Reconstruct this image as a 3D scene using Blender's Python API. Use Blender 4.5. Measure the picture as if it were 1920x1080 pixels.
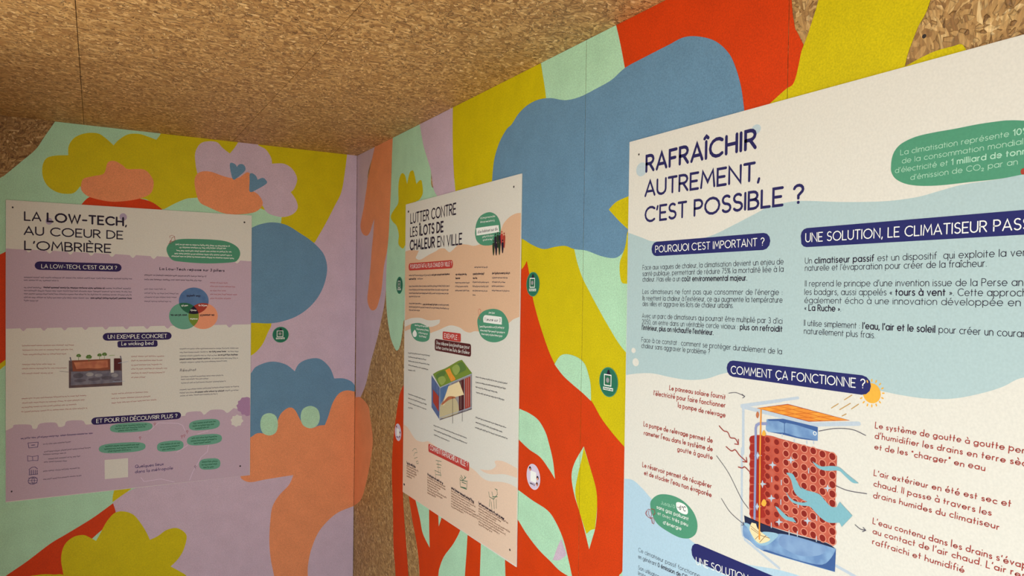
import bpy, bmesh, math, random, unicodedata
from mathutils import Vector, Matrix
from mathutils.geometry import tessellate_polygon

for o in list(bpy.data.objects): bpy.data.objects.remove(o)
sc = bpy.context.scene

# ---------------------------------------------------------------- camera
cam_data = bpy.data.cameras.new('camera')
cam_data.sensor_width = 36
cam_data.lens = 36*1333.04/1920
cam_data.shift_y = (574.6-540)/1920
cam_data.clip_start = .02
cam = bpy.data.objects.new('camera', cam_data)
sc.collection.objects.link(cam)
R_ = Vector((0.86269799, -0.50553573, 0.01363121)); U_ = Vector((-0.00261224, 0.02249918, 0.99974345)); W_ = Vector((0.50571272, 0.86251227, -0.01808942))
cam.matrix_world = Matrix(((R_.x, U_.x, -W_.x, -1.05088676), (R_.y, U_.y, -W_.y, -3.23351775), (R_.z, U_.z, -W_.z, 1.6), (0, 0, 0, 1)))
sc.camera = cam

# ---------------------------------------------------------------- daylight through the open front
world = bpy.data.worlds.new('overcast_sky'); sc.world = world
world.use_nodes = True
bg = world.node_tree.nodes['Background']
bg.inputs['Color'].default_value = (.8, .92, 1, 1)
bg.inputs['Strength'].default_value = 3.0
sun_d = bpy.data.lights.new('sun', 'SUN'); sun_d.energy = 8.0; sun_d.angle = math.radians(6); sun_d.color = (1, .96, .9)
sun = bpy.data.objects.new('sun', sun_d); sc.collection.objects.link(sun)
sun.rotation_euler = Vector((-.06, -.8, 1.1)).to_track_quat('Z', 'Y').to_euler()
sc.view_settings.view_transform = 'Standard'
sc.view_settings.look = 'None'
sc.view_settings.gamma = 1
sc.view_settings.use_curve_mapping = False
sc.view_settings.exposure = -0.33

# ---------------------------------------------------------------- helpers
T = 0.001                                        # all tracing data below is in millimetres
def back_wall(u, v, d): return (u*T, -d*T, v*T)            # wall_back: plane y = 0, u = x, v = height, d = distance off the wall
def right_wall(u, v, d): return (-d*T, -u*T, v*T)          # wall_right: plane x = 0, u = distance from the corner
FR = {'b': back_wall, 'r': right_wall}

def new_obj(name, me, parent=None, **props):
    o = bpy.data.objects.new(name, me)
    bpy.context.scene.collection.objects.link(o)
    if parent is not None:
        o.parent = parent
    for k, v in props.items():
        o[k] = v
    return o

def origin(o):
    p = Vector((0, 0, 0))
    while o is not None:
        p += o.location
        o = o.parent
    return p

def box(name, lo, hi, mat, parent=None, bevel=0, **props):
    o0 = origin(parent)
    bm = bmesh.new()
    bmesh.ops.create_cube(bm, size=1)
    for v in bm.verts:
        v.co = Vector([(lo[i]+hi[i])/2 + v.co[i]*(hi[i]-lo[i]) for i in range(3)]) - o0
    if bevel:
        bmesh.ops.bevel(bm, geom=bm.edges[:], offset=bevel, segments=2, affect='EDGES')
    me = bpy.data.meshes.new(name); bm.to_mesh(me); bm.free()
    me.materials.append(mat)
    return new_obj(name, me, parent, **props)

def parse(s):
    out = []
    for t in s.split():
        c = t.endswith('*')
        x, y = t.rstrip('*').split(',')
        out.append((float(x), float(y), c))
    return out

def smooth(pts, n=5, closed=True):
    """Catmull-Rom through the points; points marked * stay sharp corners."""
    N = len(pts); out = []
    rng = range(N if closed else N-1)
    for i in rng:
        a, b = pts[i], pts[(i+1) % N]
        p, q = pts[(i-1) % N], pts[(i+2) % N]
        if not closed:
            if i == 0: p = a
            if i+2 >= N: q = b
        if a[2]: p = a
        if b[2]: q = b
        if a[2] and b[2]:
            out.append((a[0], a[1])); continue
        for k in range(n):
            t = k/n; t2 = t*t; t3 = t2*t
            out.append(tuple(.5*((2*b0)+(-a0+c0)*t+(2*a0-5*b0+4*c0-d0)*t2+(-a0+3*b0-3*c0+d0)*t3)
                       for a0, b0, c0, d0 in zip(p[:2], a[:2], b[:2], q[:2])))
    if not closed: out.append((pts[-1][0], pts[-1][1]))
    return out

class Print:
    """collects flat ink shapes lying on one wall plane and links them as one mesh"""
    def __init__(s, wall, d0):
        s.fr = FR[wall]; s.d0 = d0; s.v = []; s.f = []; s.mi = []; s.mats = []; s.n = 0
    def m(s, mat):
        if mat not in s.mats: s.mats.append(mat)
        return s.mats.index(mat)
    def depth(s, layer):
        s.n = (s.n+1) % 27                      # no two inks share one exact plane
        return s.d0+layer*.12+s.n*.0042
    def poly(s, pts, mat, layer=0.):
        pts = [p for i, p in enumerate(pts) if abs(p[0]-pts[i-1][0])+abs(p[1]-pts[i-1][1]) > 1e-4]
        b = len(s.v); d = s.depth(layer)
        s.v += [s.fr(x, y, d) for x, y in pts]
        mi = s.m(mat)
        ar = 0
        for t in tessellate_polygon([[Vector((x, y, 0)) for x, y in pts]]):
            s.f.append(tuple(b+i for i in t)); s.mi.append(mi)
    def ell(s, cx, cy, rx, ry, mat, layer=0., n=20):
        s.poly([(cx+rx*math.cos(2*math.pi*k/n), cy+ry*math.sin(2*math.pi*k/n)) for k in range(n)], mat, layer)
    def ring(s, cx, cy, rx, ry, w, mat, layer=0., n=20):
        b = len(s.v); d = s.depth(layer); mi = s.m(mat)
        for k in range(n):
            c, q = math.cos(2*math.pi*k/n), math.sin(2*math.pi*k/n)
            s.v += [s.fr(cx+rx*c, cy+ry*q, d), s.fr(cx+(rx-w)*c, cy+(ry-w)*q, d)]
        for k in range(n):
            j = (k+1) % n
            s.f.append((b+2*k, b+2*j, b+2*j+1, b+2*k+1)); s.mi.append(mi)
    def line(s, pts, w, mat, layer=0.):
        """ribbon of width w with mitred joints and short rounded ends"""
        P = [pts[0]]
        for p in pts[1:]:
            if abs(p[0]-P[-1][0])+abs(p[1]-P[-1][1]) > w*.12: P.append(p)
        h = w/2
        if len(P) < 2:
            s.ell(P[0][0], P[0][1], h*1.15, h*1.15, mat, layer, 8); return
        d = s.depth(layer); mi = s.m(mat); b = len(s.v)
        closed = math.dist(P[0], P[-1]) < w*.5 and len(P) > 4
        N = len(P)
        def dr(a, c):
            l = math.dist(a, c) or 1
            return ((c[0]-a[0])/l, (c[1]-a[1])/l)
        rows = []
        for i, p in enumerate(P):
            a = dr(P[i-1], p) if i else (dr(P[-2], P[-1]) if closed else dr(p, P[1]))
            c = dr(p, P[i+1]) if i < N-1 else (dr(P[0], P[1]) if closed else a)
            n = (-(a[1]+c[1]), a[0]+c[0]); l = math.hypot(*n)
            if l < 1e-6: n = (-a[1], a[0]); l = 1
            n = (n[0]/l, n[1]/l)
            k = h/max(.5, n[0]*-a[1]+n[1]*a[0])
            rows.append((p[0]+n[0]*k, p[1]+n[1]*k, p[0]-n[0]*k, p[1]-n[1]*k))
        if not closed:
            a = dr(P[0], P[1]); c = dr(P[-2], P[-1])
            rows.insert(0, (P[0][0]-a[0]*h*.8-a[1]*h*.5, P[0][1]-a[1]*h*.8+a[0]*h*.5, P[0][0]-a[0]*h*.8+a[1]*h*.5, P[0][1]-a[1]*h*.8-a[0]*h*.5))
            rows.append((P[-1][0]+c[0]*h*.8-c[1]*h*.5, P[-1][1]+c[1]*h*.8+c[0]*h*.5, P[-1][0]+c[0]*h*.8+c[1]*h*.5, P[-1][1]+c[1]*h*.8-c[0]*h*.5))
        for r in rows: s.v += [s.fr(r[0], r[1], d), s.fr(r[2], r[3], d)]
        for i in range(len(rows)-1):
            s.f.append((b+2*i, b+2*i+2, b+2*i+3, b+2*i+1)); s.mi.append(mi)
    def pill(s, u0, u1, vt0, vb0, vt1, vb1, r, mat, layer=0.):
        h = (vt0-vb0+vt1-vb1)/4
        r = min(1, r)*h
        pts = []
        for k in range(7):
            a = math.pi/2+math.pi*k/6
            if r >= h*.99: pts.append((u0+r+r*math.cos(a), (vt0+vb0)/2+r*math.sin(a)))
            else: pts.append((u0+r+r*math.cos(a), (vt0-r if k <= 3 else vb0+r)+r*math.sin(a)))
        for k in range(7):
            a = -math.pi/2+math.pi*k/6
            if r >= h*.99: pts.append((u1-r+r*math.cos(a), (vt1+vb1)/2+r*math.sin(a)))
            else: pts.append((u1-r+r*math.cos(a), (vb1+r if k <= 3 else vt1-r)+r*math.sin(a)))
        s.poly(pts, mat, layer)
    def text(s, txt, u0, v0, u1, v1, h, mat, w=.085, layer=1., just=0, hand=0):
        """writes txt along the baseline (u0,v0)-(u1,v1), capitals h high; *bold*; | marks what u1 refers to"""
        seq = []; bold = False; x = 0; xm = None; nsp = 0
        rnd = random.Random(len(txt)*7+ord(txt[0]))
        for ch in txt:
            if ch == '*': bold = not bold; continue
            if ch == '|': xm = x; continue
            if ch == ' ':
                x += .42; seq.append((' ', 0, None, 0))
                if xm is None: nsp += 1
                continue
            adv, st = glyph(ch, hand)
            if hand: adv += .1
            seq.append((ch, adv, st, bold)); x += adv+(.2 if not bold else .25)
        if xm is None: xm = x-.21
        tot = math.hypot(u1-u0, v1-v0)
        sx = tot/xm; extra = 0
        if just and sx > h*just and nsp:
            sx = h*just; extra = (tot-xm*sx)/nsp
        dx, dy = (u1-u0)/tot, (v1-v0)/tot
        X = 0
        for ch, adv, st, bold in seq:
            if ch == ' ': X += .42*sx+extra; continue
            jb = rnd.uniform(-.05, .05) if hand else 0
            js = rnd.uniform(.92, 1.08) if hand else 1
            ww = h*w*((1.7 if w < .125 else 1.35) if bold else 1)
            for line in st:
                L = []
                for (gx, gy) in line:
                    if hand and ch.islower(): gy = gy*.78 if gy <= .68 else .53+(gy-.68)*1.47
                    if hand: gx, gy = gx+.08*gy+rnd.uniform(-.012, .012), (gy+jb)*js+rnd.uniform(-.012, .012)
                    a = X+gx*sx; c = gy*h
                    L.append((u0+a*dx, v0+a*dy+c))
                s.line(L, ww, mat, layer)
            X += (adv+(.2 if not bold else .25))*sx
    def greek(s, u0, v0, u1, v1, h, mat, w=.13, layer=1., seed=1, gap=.3):
        """small print too fine to read in the photograph: runs of word-like marks"""
        rnd = random.Random(seed); tot = math.hypot(u1-u0, v1-v0); dx, dy = (u1-u0)/tot, (v1-v0)/tot
        x = 0
        while x < tot-h*.5:
            L = min(rnd.choice((1.2, 2, 2.6, 3.4, 4.4))*h, tot-x)
            pts = []; y = 0
            n = max(3, int(L/(h*.21)))
            for k in range(n+1):
                y = rnd.uniform(.0, .28)*h if k % 2 else rnd.uniform(.45, .72)*h
                if rnd.random() < .14: y = h*1.0 if k % 2 == 0 else -h*.25
                q = x+L*k/n
                pts.append((u0+q*dx, v0+q*dy+y))
            s.line(pts, h*w*1.3, mat, layer)
            x += L+h*gap*rnd.uniform(1.1, 1.9)
    def build(s, name, parent, cuts=(), clip=(), **props):
        if not s.v: return None
        o0 = origin(parent)
        me = bpy.data.meshes.new(name)
        me.from_pydata([Vector(v)-o0 for v in s.v], [], s.f)
        for m_ in s.mats: me.materials.append(M[m_])
        me.polygons.foreach_set('material_index', s.mi)
        bm = bmesh.new(); bm.from_mesh(me)
        nrm = Vector(s.fr(0, 0, 1000))
        bm.normal_update()
        fl = [f for f in bm.faces if f.normal.dot(nrm) < 0]
        bmesh.ops.reverse_faces(bm, faces=fl)
        fr = lambda u, v: Vector(s.fr(u, v, 0))-o0
        for (ax, val, sign) in clip:           # keep what lies on one side of u = val or v = val
            co = fr(val, 0) if ax == 'u' else fr(0, val)
            no = (fr(1, 0)-fr(0, 0) if ax == 'u' else fr(0, 1)-fr(0, 0)).normalized()*sign
            bmesh.ops.bisect_plane(bm, geom=bm.verts[:]+bm.edges[:]+bm.faces[:], plane_co=co, plane_no=no, clear_outer=True)
        for u in cuts:                          # the paint stops at the open joints between panels
            no = (fr(1, 0)-fr(0, 0)).normalized()
            for du in (-.5, .5):
                bmesh.ops.bisect_plane(bm, geom=bm.verts[:]+bm.edges[:]+bm.faces[:], plane_co=fr(u+du, 0), plane_no=no)
            c = fr(u, 0).dot(no)
            dead = [f for f in bm.faces if abs(f.calc_center_median().dot(no)-c) < .0005]
            bmesh.ops.delete(bm, geom=dead, context='FACES')
        bm.to_mesh(me); bm.free()
        return new_obj(name, me, parent, **props)

# ---------------------------------------------------------------- a single-stroke alphabet (capitals 1 high)
GL = {
'A': '.74|0,0 .37,1 .74,0;.12,.3 .62,.3', 'B': '.58|.3,.53 0,.53;0,0 0,1 (.28,.765,.24,.235,90,-90) (.3,.265,.28,.265,90,-90) 0,0',
'C': '.78|(.47,.5,.47,.5,48,312)', 'D': '.72|0,0 0,1 (.24,.5,.48,.5,90,-90) 0,0', 'E': '.52|.52,1 0,1 0,0 .52,0;0,.5 .44,.5',
'F': '.5|.5,1 0,1 0,0;0,.5 .42,.5', 'G': '.88|(.47,.5,.47,.5,48,352) .93,.47 .55,.47', 'H': '.64|0,0 0,1;.64,0 .64,1;0,.5 .64,.5',
'I': '.02|0,0 0,1', 'J': '.42|.42,1 (.2,.25,.22,.25,0,-150)', 'K': '.58|0,0 0,1;.56,1 0,.42;.16,.56 .58,0', 'L': '.48|0,1 0,0 .48,0',
'M': '.86|0,0 .1,1 .43,.32 .76,1 .86,0', 'N': '.68|0,0 0,1 .68,0 .68,1', 'O': '.98|(.49,.5,.49,.5,0,360)',
'P': '.56|0,0 0,1 (.28,.73,.27,.27,90,-90) 0,.46', 'Q': '.98|(.49,.5,.49,.5,0,360);.6,.25 .95,-.06',
'R': '.58|0,0 0,1 (.28,.74,.27,.26,90,-90) 0,.48;.26,.48 .58,0', 'S': '.54|(.28,.75,.25,.25,40,250) (.27,.25,.27,.25,80,-150)',
'T': '.6|0,1 .6,1;.3,1 .3,0', 'U': '.64|0,1 (.32,.32,.32,.32,180,360) .64,1', 'V': '.68|0,1 .34,0 .68,1', 'W': '1.04|0,1 .26,0 .52,.9 .78,0 1.04,1',
'X': '.6|0,0 .6,1;0,1 .6,0', 'Y': '.6|0,1 .3,.45 .6,1;.3,.45 .3,0', 'Z': '.58|0,1 .58,1 0,0 .58,0',
'a': '.64|(.32,.34,.32,.34,0,360);.64,.68 .64,0', 'b': '.64|(.32,.34,.32,.34,0,360);0,1 0,0', 'c': '.52|(.33,.34,.33,.34,50,310)',
'd': '.64|(.32,.34,.32,.34,0,360);.64,1 .64,0', 'e': '.64|.01,.34 .64,.34 (.32,.34,.32,.34,0,318)', 'f': '.3|(.3,.83,.19,.19,80,180) .11,0;0,.62 .28,.62',
'g': '.64|(.32,.34,.32,.34,0,360);.64,.68 .64,-.02 (.33,-.03,.31,.25,0,-150)', 'h': '.5|0,0 0,1;0,.4 (.25,.4,.25,.28,180,0) .5,0',
'i': '.02|0,0 0,.66;0,.88 0,.9', 'j': '.1|.08,.66 .08,-.1 -.05,-.24;.08,.88 .08,.9', 'k': '.46|0,0 0,1;.44,.66 0,.28;.13,.38 .46,0', 'l': '.02|0,0 0,1',
'm': '.86|0,0 0,.66;0,.44 (.21,.44,.21,.24,180,0) .42,0;.42,.44 (.64,.44,.22,.24,180,0) .86,0', 'n': '.5|0,0 0,.66;0,.4 (.25,.42,.25,.26,180,0) .5,0',
'o': '.66|(.33,.34,.33,.34,0,360)', 'p': '.64|(.32,.34,.32,.34,0,360);0,.68 0,-.27', 'q': '.64|(.32,.34,.32,.34,0,360);.64,.68 .64,-.27',
'r': '.28|0,0 0,.66;0,.42 (.24,.42,.24,.25,180,85)', 's': '.38|(.2,.51,.17,.17,40,250) (.19,.17,.19,.17,80,-150)', 't': '.3|.12,.9 .12,0;0,.62 .3,.62',
'u': '.5|0,.66 (.25,.27,.25,.27,180,360) .5,.66;.5,.3 .5,0', 'v': '.48|0,.66 .24,0 .48,.66', 'w': '.76|0,.66 .19,0 .38,.6 .57,0 .76,.66',
'x': '.44|0,0 .44,.66;0,.66 .44,0', 'y': '.5|0,.66 .25,.02;.5,.66 .14,-.27', 'z': '.44|0,.66 .44,.66 0,0 .44,0', 'ı': '.02|0,0 0,.66',
'0': '.6|(.3,.5,.3,.5,0,360)', '1': '.2|0,.8 .2,1 .2,0', '2': '.54|(.27,.73,.26,.27,165,-35) 0,0 .54,0', '3': '.52|(.25,.76,.23,.24,140,-90) (.25,.26,.27,.26,90,-140)',
'5': '.52|.5,1 .1,1 .06,.58 (.25,.32,.27,.32,120,-140)', '6': '.54|.42,1 .06,.45;(.27,.29,.27,.29,0,360)', '7': '.5|0,1 .5,1 .15,0', '8': '.52|(.26,.76,.22,.24,0,360);(.26,.26,.26,.26,0,360)',
'.': '.05|.02,.02 .02,.05', ',': '.08|.06,.06 0,-.16', ':': '.05|.02,.06 .02,.09;.02,.5 .02,.53', "'": '.06|.06,1 .0,.76', '’': '.06|.06,1 .0,.76', '"': '.2|.04,1 0,.78;.2,1 .16,.78',
'?': '.5|(.24,.76,.24,.24,165,-60) .24,.42 .24,.26;.24,.04 .24,.06', '!': '.04|.02,1 .02,.3;.02,.03 .02,.05', '-': '.36|0,.38 .36,.38', '«': '.34|.16,.5 0,.32 .16,.14;.34,.5 .18,.32 .34,.14',
'»': '.34|0,.5 .16,.32 0,.14;.18,.5 .34,.32 .18,.14', '%': '.8|.68,1 .12,0;(.18,.78,.17,.2,0,360);(.62,.22,.17,.2,0,360)', '°': '.24|(.12,.86,.12,.12,0,360)', '₂': '.3|(.13,.12,.13,.13,165,-30) 0,-.26 .3,-.26',
}
ACC = {'\u0301': '-.06,.1 .08,.26', '\u0300': '.06,.1 -.08,.26', '\u0302': '-.13,.1 0,.23 .13,.1', '\u0308': '-.1,.16 -.1,.18;.1,.16 .1,.18', '\u0327': '.02,0 .06,-.12 -.06,-.2'}
_gc = {}
def _strokes(s):
    out = []
    for st in s.split(';'):
        L = []
        for t in st.split():
            v = [float(q) for q in t.strip('()').split(',')]
            if len(v) == 2: L.append(tuple(v))
            else:
                n = max(3, int(abs(v[5]-v[4])/26))
                for k in range(n+1):
                    a = math.radians(v[4]+(v[5]-v[4])*k/n)
                    L.append((v[0]+v[2]*math.cos(a), v[1]+v[3]*math.sin(a)))
        out.append(L)
    return out
def glyph(ch, hand=0):
    if hand and ch == 'p': return (.64, _strokes('(.32,.34,.32,.34,0,360);0,.74 0,-.5'))
    if ch in _gc: return _gc[ch]
    d = unicodedata.normalize('NFD', ch)
    base = d[0]
    if len(d) > 1 and base == 'i': base = 'ı'
    adv, st = GL.get(base, GL['-']).split('|')
    adv = float(adv); st = _strokes(st)
    for a in d[1:]:
        top = 0 if a == '\u0327' else (1.08 if base.isupper() else .74)
        for L in _strokes(ACC[a]):
            st.append([(x+adv/2, y+top) for x, y in L])
    _gc[ch] = (adv, st)
    return _gc[ch]


# ---------------------------------------------------------------- materials
def srgb(c):
    return tuple((v/255/12.92) if v/255 <= .04045 else ((v/255+.055)/1.055)**2.4 for v in c)+(1,)
M = {}
def nodes(name):
    mt = bpy.data.materials.new(name); mt.use_nodes = True
    nt = mt.node_tree
    return mt, nt, nt.nodes, nt.links, nt.nodes['Principled BSDF']

def strands(N, Lk, vec, angle, lx, ly, off):
    """one layer of pressed wood strands: cells much longer than wide"""
    mp = N.new('ShaderNodeMapping'); mp.inputs['Rotation'].default_value = (angle*.3, angle*.2, angle)
    mp.inputs['Location'].default_value = (off, off*.7, off*1.3)
    Lk.new(vec, mp.inputs['Vector'])
    ml = N.new('ShaderNodeVectorMath'); ml.operation = 'MULTIPLY'; ml.inputs[1].default_value = (1/lx, 1/ly, 1/ly)
    Lk.new(mp.outputs[0], ml.inputs[0])
    v = N.new('ShaderNodeTexVoronoi'); v.feature = 'F1'; v.inputs['Randomness'].default_value = 1
    Lk.new(ml.outputs[0], v.inputs['Vector'])
    e = N.new('ShaderNodeTexVoronoi'); e.feature = 'DISTANCE_TO_EDGE'; e.inputs['Randomness'].default_value = 1
    Lk.new(ml.outputs[0], e.inputs['Vector'])
    n = N.new('ShaderNodeTexNoise'); n.inputs['Scale'].default_value = 2.5; n.inputs['Detail'].default_value = 4
    m2 = N.new('ShaderNodeVectorMath'); m2.operation = 'MULTIPLY'; m2.inputs[1].default_value = (.35, 2.2, 2.2)
    Lk.new(ml.outputs[0], m2.inputs[0]); Lk.new(m2.outputs[0], n.inputs['Vector'])
    return v, e, n

def math_(N, Lk, op, a, b=None, clamp=False):
    m_ = N.new('ShaderNodeMath'); m_.operation = op; m_.use_clamp = clamp
    for i, x in enumerate((a, b)):
        if x is None: continue
        if isinstance(x, (int, float)): m_.inputs[i].default_value = x
        else: Lk.new(x, m_.inputs[i])
    return m_.outputs[0]

def osb(name, plane, hue=(1, 1, 1), tone=1.0, big=1.0, turn=0.0, dark=.85):
    mt, nt, N, Lk, P_ = nodes(name)
    tc = N.new('ShaderNodeTexCoord')
    # bring the board's plane into x (along the strands) and y
    sep = N.new('ShaderNodeSeparateXYZ'); Lk.new(tc.outputs['Object'], sep.inputs[0])
    cb = N.new('ShaderNodeCombineXYZ')
    a, b = {'xy': ('X', 'Y'), 'xz': ('X', 'Z'), 'zx': ('Z', 'X'), 'yz': ('Y', 'Z'), 'zy': ('Z', 'Y')}[plane]
    Lk.new(sep.outputs[a], cb.inputs['X']); Lk.new(sep.outputs[b], cb.inputs['Y'])
    warp = N.new('ShaderNodeTexNoise'); warp.inputs['Scale'].default_value = 9; warp.inputs['Detail'].default_value = 2
    Lk.new(cb.outputs[0], warp.inputs['Vector'])
    wm = N.new('ShaderNodeVectorMath'); wm.operation = 'MULTIPLY_ADD'; wm.inputs[1].default_value = (.05, .05, 0)
    Lk.new(warp.outputs['Color'], wm.inputs[0]); Lk.new(cb.outputs[0], wm.inputs[2])
    vec = wm.outputs[0]
    col = None; hgt = None
    specs = [(.1, .075, .026, 0.), (-.5, .06, .022, 3.1), (1.0, .05, .024, 7.7), (-1.3, .045, .02, 12.3), (.45, .06, .018, 17.9), (-.15, .07, .014, 23.3), (1.6, .04, .016, 31.3)]
    for i, (an, lx, ly, off) in enumerate(specs):
        v, e, n = strands(N, Lk, vec, an*(1+turn), lx*big, ly*big*(1+turn*.3), off)
        sepc = N.new('ShaderNodeSeparateColor'); Lk.new(v.outputs['Color'], sepc.inputs[0])
        tval = math_(N, Lk, 'ADD', math_(N, Lk, 'ADD', math_(N, Lk, 'MULTIPLY', sepc.outputs[0], .85), .05), math_(N, Lk, 'MULTIPLY', math_(N, Lk, 'SUBTRACT', n.outputs['Fac'], .5), .7))
        cr = N.new('ShaderNodeValToRGB')
        r_ = cr.color_ramp
        cs = [(.05, (138, 98, 52)), (.3, (164, 122, 68)), (.6, (184, 142, 84)), (.82, (202, 162, 102)), (.97, (226, 192, 136))]
        while len(r_.elements) < len(cs): r_.elements.new(.5)
        for el, (p_, c_) in zip(r_.elements, cs):
            el.position = p_; q = srgb(c_); el.color = (q[0]*hue[0]*tone, q[1]*hue[1]*tone, q[2]*hue[2]*tone, 1)
        Lk.new(tval, cr.inputs[0])
        # gaps and steep edges between strands
        ed = N.new('ShaderNodeMapRange'); ed.inputs['From Min'].default_value = 0; ed.inputs['From Max'].default_value = .16
        Lk.new(e.outputs['Distance'], ed.inputs['Value'])
        sel = math_(N, Lk, 'GREATER_THAN', sepc.outputs[2], .74)
        gap = math_(N, Lk, 'MULTIPLY', math_(N, Lk, 'SUBTRACT', 1., ed.outputs[0]), sel)
        dk = N.new('ShaderNodeMix'); dk.data_type = 'RGBA'
        Lk.new(math_(N, Lk, 'MULTIPLY', gap, dark), dk.inputs['Factor']); Lk.new(cr.outputs[0], dk.inputs['A'])
        q = srgb((72, 44, 20)); dk.inputs['B'].default_value = (q[0]*tone, q[1]*tone, q[2]*tone, 1)
        hh = math_(N, Lk, 'ADD', math_(N, Lk, 'MULTIPLY', sepc.outputs[1], .6), math_(N, Lk, 'MULTIPLY', n.outputs['Fac'], .35))
        hh = math_(N, Lk, 'SUBTRACT', hh, math_(N, Lk, 'MULTIPLY', gap, .9))
        if col is None: col, hgt = dk.outputs['Result'], hh
        else:
            msk = math_(N, Lk, 'GREATER_THAN', sepc.outputs[1], .64)
            mx = N.new('ShaderNodeMix'); mx.data_type = 'RGBA'
            Lk.new(msk, mx.inputs['Factor']); Lk.new(col, mx.inputs['A']); Lk.new(dk.outputs['Result'], mx.inputs['B'])
            mh = N.new('ShaderNodeMix'); Lk.new(msk, mh.inputs['Factor']); Lk.new(hgt, mh.inputs['A']); Lk.new(hh, mh.inputs['B'])
            col, hgt = mx.outputs['Result'], mh.outputs['Result']
    gm = N.new('ShaderNodeVectorMath'); gm.operation = 'MULTIPLY'; gm.inputs[1].default_value = (50, 260, 1)
    Lk.new(vec, gm.inputs[0]); gn = N.new('ShaderNodeTexNoise'); gn.inputs['Scale'].default_value = 1; gn.inputs['Detail'].default_value = 3
    Lk.new(gm.outputs[0], gn.inputs['Vector'])
    gr = N.new('ShaderNodeMapRange'); gr.inputs['From Min'].default_value = .3; gr.inputs['From Max'].default_value = .7; gr.inputs['To Min'].default_value = .72; gr.inputs['To Max'].default_value = 1.22
    Lk.new(gn.outputs['Fac'], gr.inputs['Value'])
    gx = N.new('ShaderNodeVectorMath'); gx.operation = 'SCALE'; Lk.new(col, gx.inputs[0]); Lk.new(gr.outputs[0], gx.inputs['Scale']); col = gx.outputs[0]
    Lk.new(col, P_.inputs['Base Color'])
    P_.inputs['Roughness'].default_value = .62
    bp = N.new('ShaderNodeBump'); bp.inputs['Strength'].default_value = .6; bp.inputs['Distance'].default_value = .003
    Lk.new(hgt, bp.inputs['Height']); Lk.new(bp.outputs[0], P_.inputs['Normal'])
    return mt

M['osb_ceiling'] = osb('osb_ceiling', 'xy', (1, .97, .98), 1.2, 2.0, .25)
M['osb_wall'] = osb('osb_wall', 'zy', big=1.8, turn=.3, dark=.55)
M['osb_back'] = osb('osb_back', 'xz', (1, .92, .84), .8, 1.8, .2, .6)

def paint_mat(name, c, rough=.6):
    """matt wall paint rolled over the board: the strands show as low relief, plus a fine roller stipple"""
    mt, nt, N, Lk, P_ = nodes(name)
    tc = N.new('ShaderNodeTexCoord')
    n1 = N.new('ShaderNodeTexNoise'); n1.inputs['Scale'].default_value = 330; n1.inputs['Detail'].default_value = 3
    n2 = N.new('ShaderNodeTexNoise'); n2.inputs['Scale'].default_value = 14; n2.inputs['Detail'].default_value = 4
    Lk.new(tc.outputs['Object'], n1.inputs['Vector']); Lk.new(tc.outputs['Object'], n2.inputs['Vector'])
    v = N.new('ShaderNodeTexVoronoi'); v.inputs['Scale'].default_value = 1
    ml = N.new('ShaderNodeVectorMath'); ml.operation = 'MULTIPLY'; ml.inputs[1].default_value = (45, 45, 14)
    Lk.new(tc.outputs['Object'], ml.inputs[0]); Lk.new(ml.outputs[0], v.inputs['Vector'])
    mx = N.new('ShaderNodeMix'); mx.data_type = 'RGBA'
    q = srgb(c)
    mx.inputs['A'].default_value = (q[0]*.8, q[1]*.8, q[2]*.8, 1); mx.inputs['B'].default_value = (min(1, q[0]*1.18), min(1, q[1]*1.18), min(1, q[2]*1.18), 1)
    s = math_(N, Lk, 'ADD', math_(N, Lk, 'MULTIPLY', n1.outputs['Fac'], .75), math_(N, Lk, 'MULTIPLY', n2.outputs['Fac'], .25))
    mr = N.new('ShaderNodeMapRange'); mr.inputs['From Min'].default_value = .3; mr.inputs['From Max'].default_value = .7
    Lk.new(s, mr.inputs['Value']); Lk.new(mr.outputs[0], mx.inputs['Factor'])
    Lk.new(mx.outputs['Result'], P_.inputs['Base Color'])
    h = math_(N, Lk, 'ADD', math_(N, Lk, 'MULTIPLY', n1.outputs['Fac'], .5), math_(N, Lk, 'MULTIPLY', v.outputs['Distance'], .6))
    bp = N.new('ShaderNodeBump'); bp.inputs['Strength'].default_value = .22; bp.inputs['Distance'].default_value = .0015
    Lk.new(h, bp.inputs['Height']); Lk.new(bp.outputs[0], P_.inputs['Normal'])
    P_.inputs['Roughness'].default_value = rough; P_.inputs['Specular IOR Level'].default_value = .2
    M[name] = mt
for k, c in dict(mint=(176, 216, 180), lilac=(202, 176, 190), yellow=(204, 184, 0), orange_red=(208, 58, 0), coral=(232, 144, 96), blue=(102, 139, 166)).items():
    paint_mat(k, c)

def print_mat(name, c, grain=.05, rough=.6):
    """ink or coated board: nearly even colour with a trace of grain"""
    mt, nt, N, Lk, P_ = nodes(name)
    tc = N.new('ShaderNodeTexCoord')
    n1 = N.new('ShaderNodeTexNoise'); n1.inputs['Scale'].default_value = 260; n1.inputs['Detail'].default_value = 2
    Lk.new(tc.outputs['Object'], n1.inputs['Vector'])
    mx = N.new('ShaderNodeMix'); mx.data_type = 'RGBA'
    q = srgb(c)
    mx.inputs['A'].default_value = tuple(min(1, v*(1-grain*2)) for v in q[:3])+(1,); mx.inputs['B'].default_value = tuple(min(1, v*(1+grain*2)) for v in q[:3])+(1,)
    Lk.new(n1.outputs['Fac'], mx.inputs['Factor']); Lk.new(mx.outputs['Result'], P_.inputs['Base Color'])
    P_.inputs['Roughness'].default_value = rough
    P_.inputs['Specular IOR Level'].default_value = .15
    M[name] = mt
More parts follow.
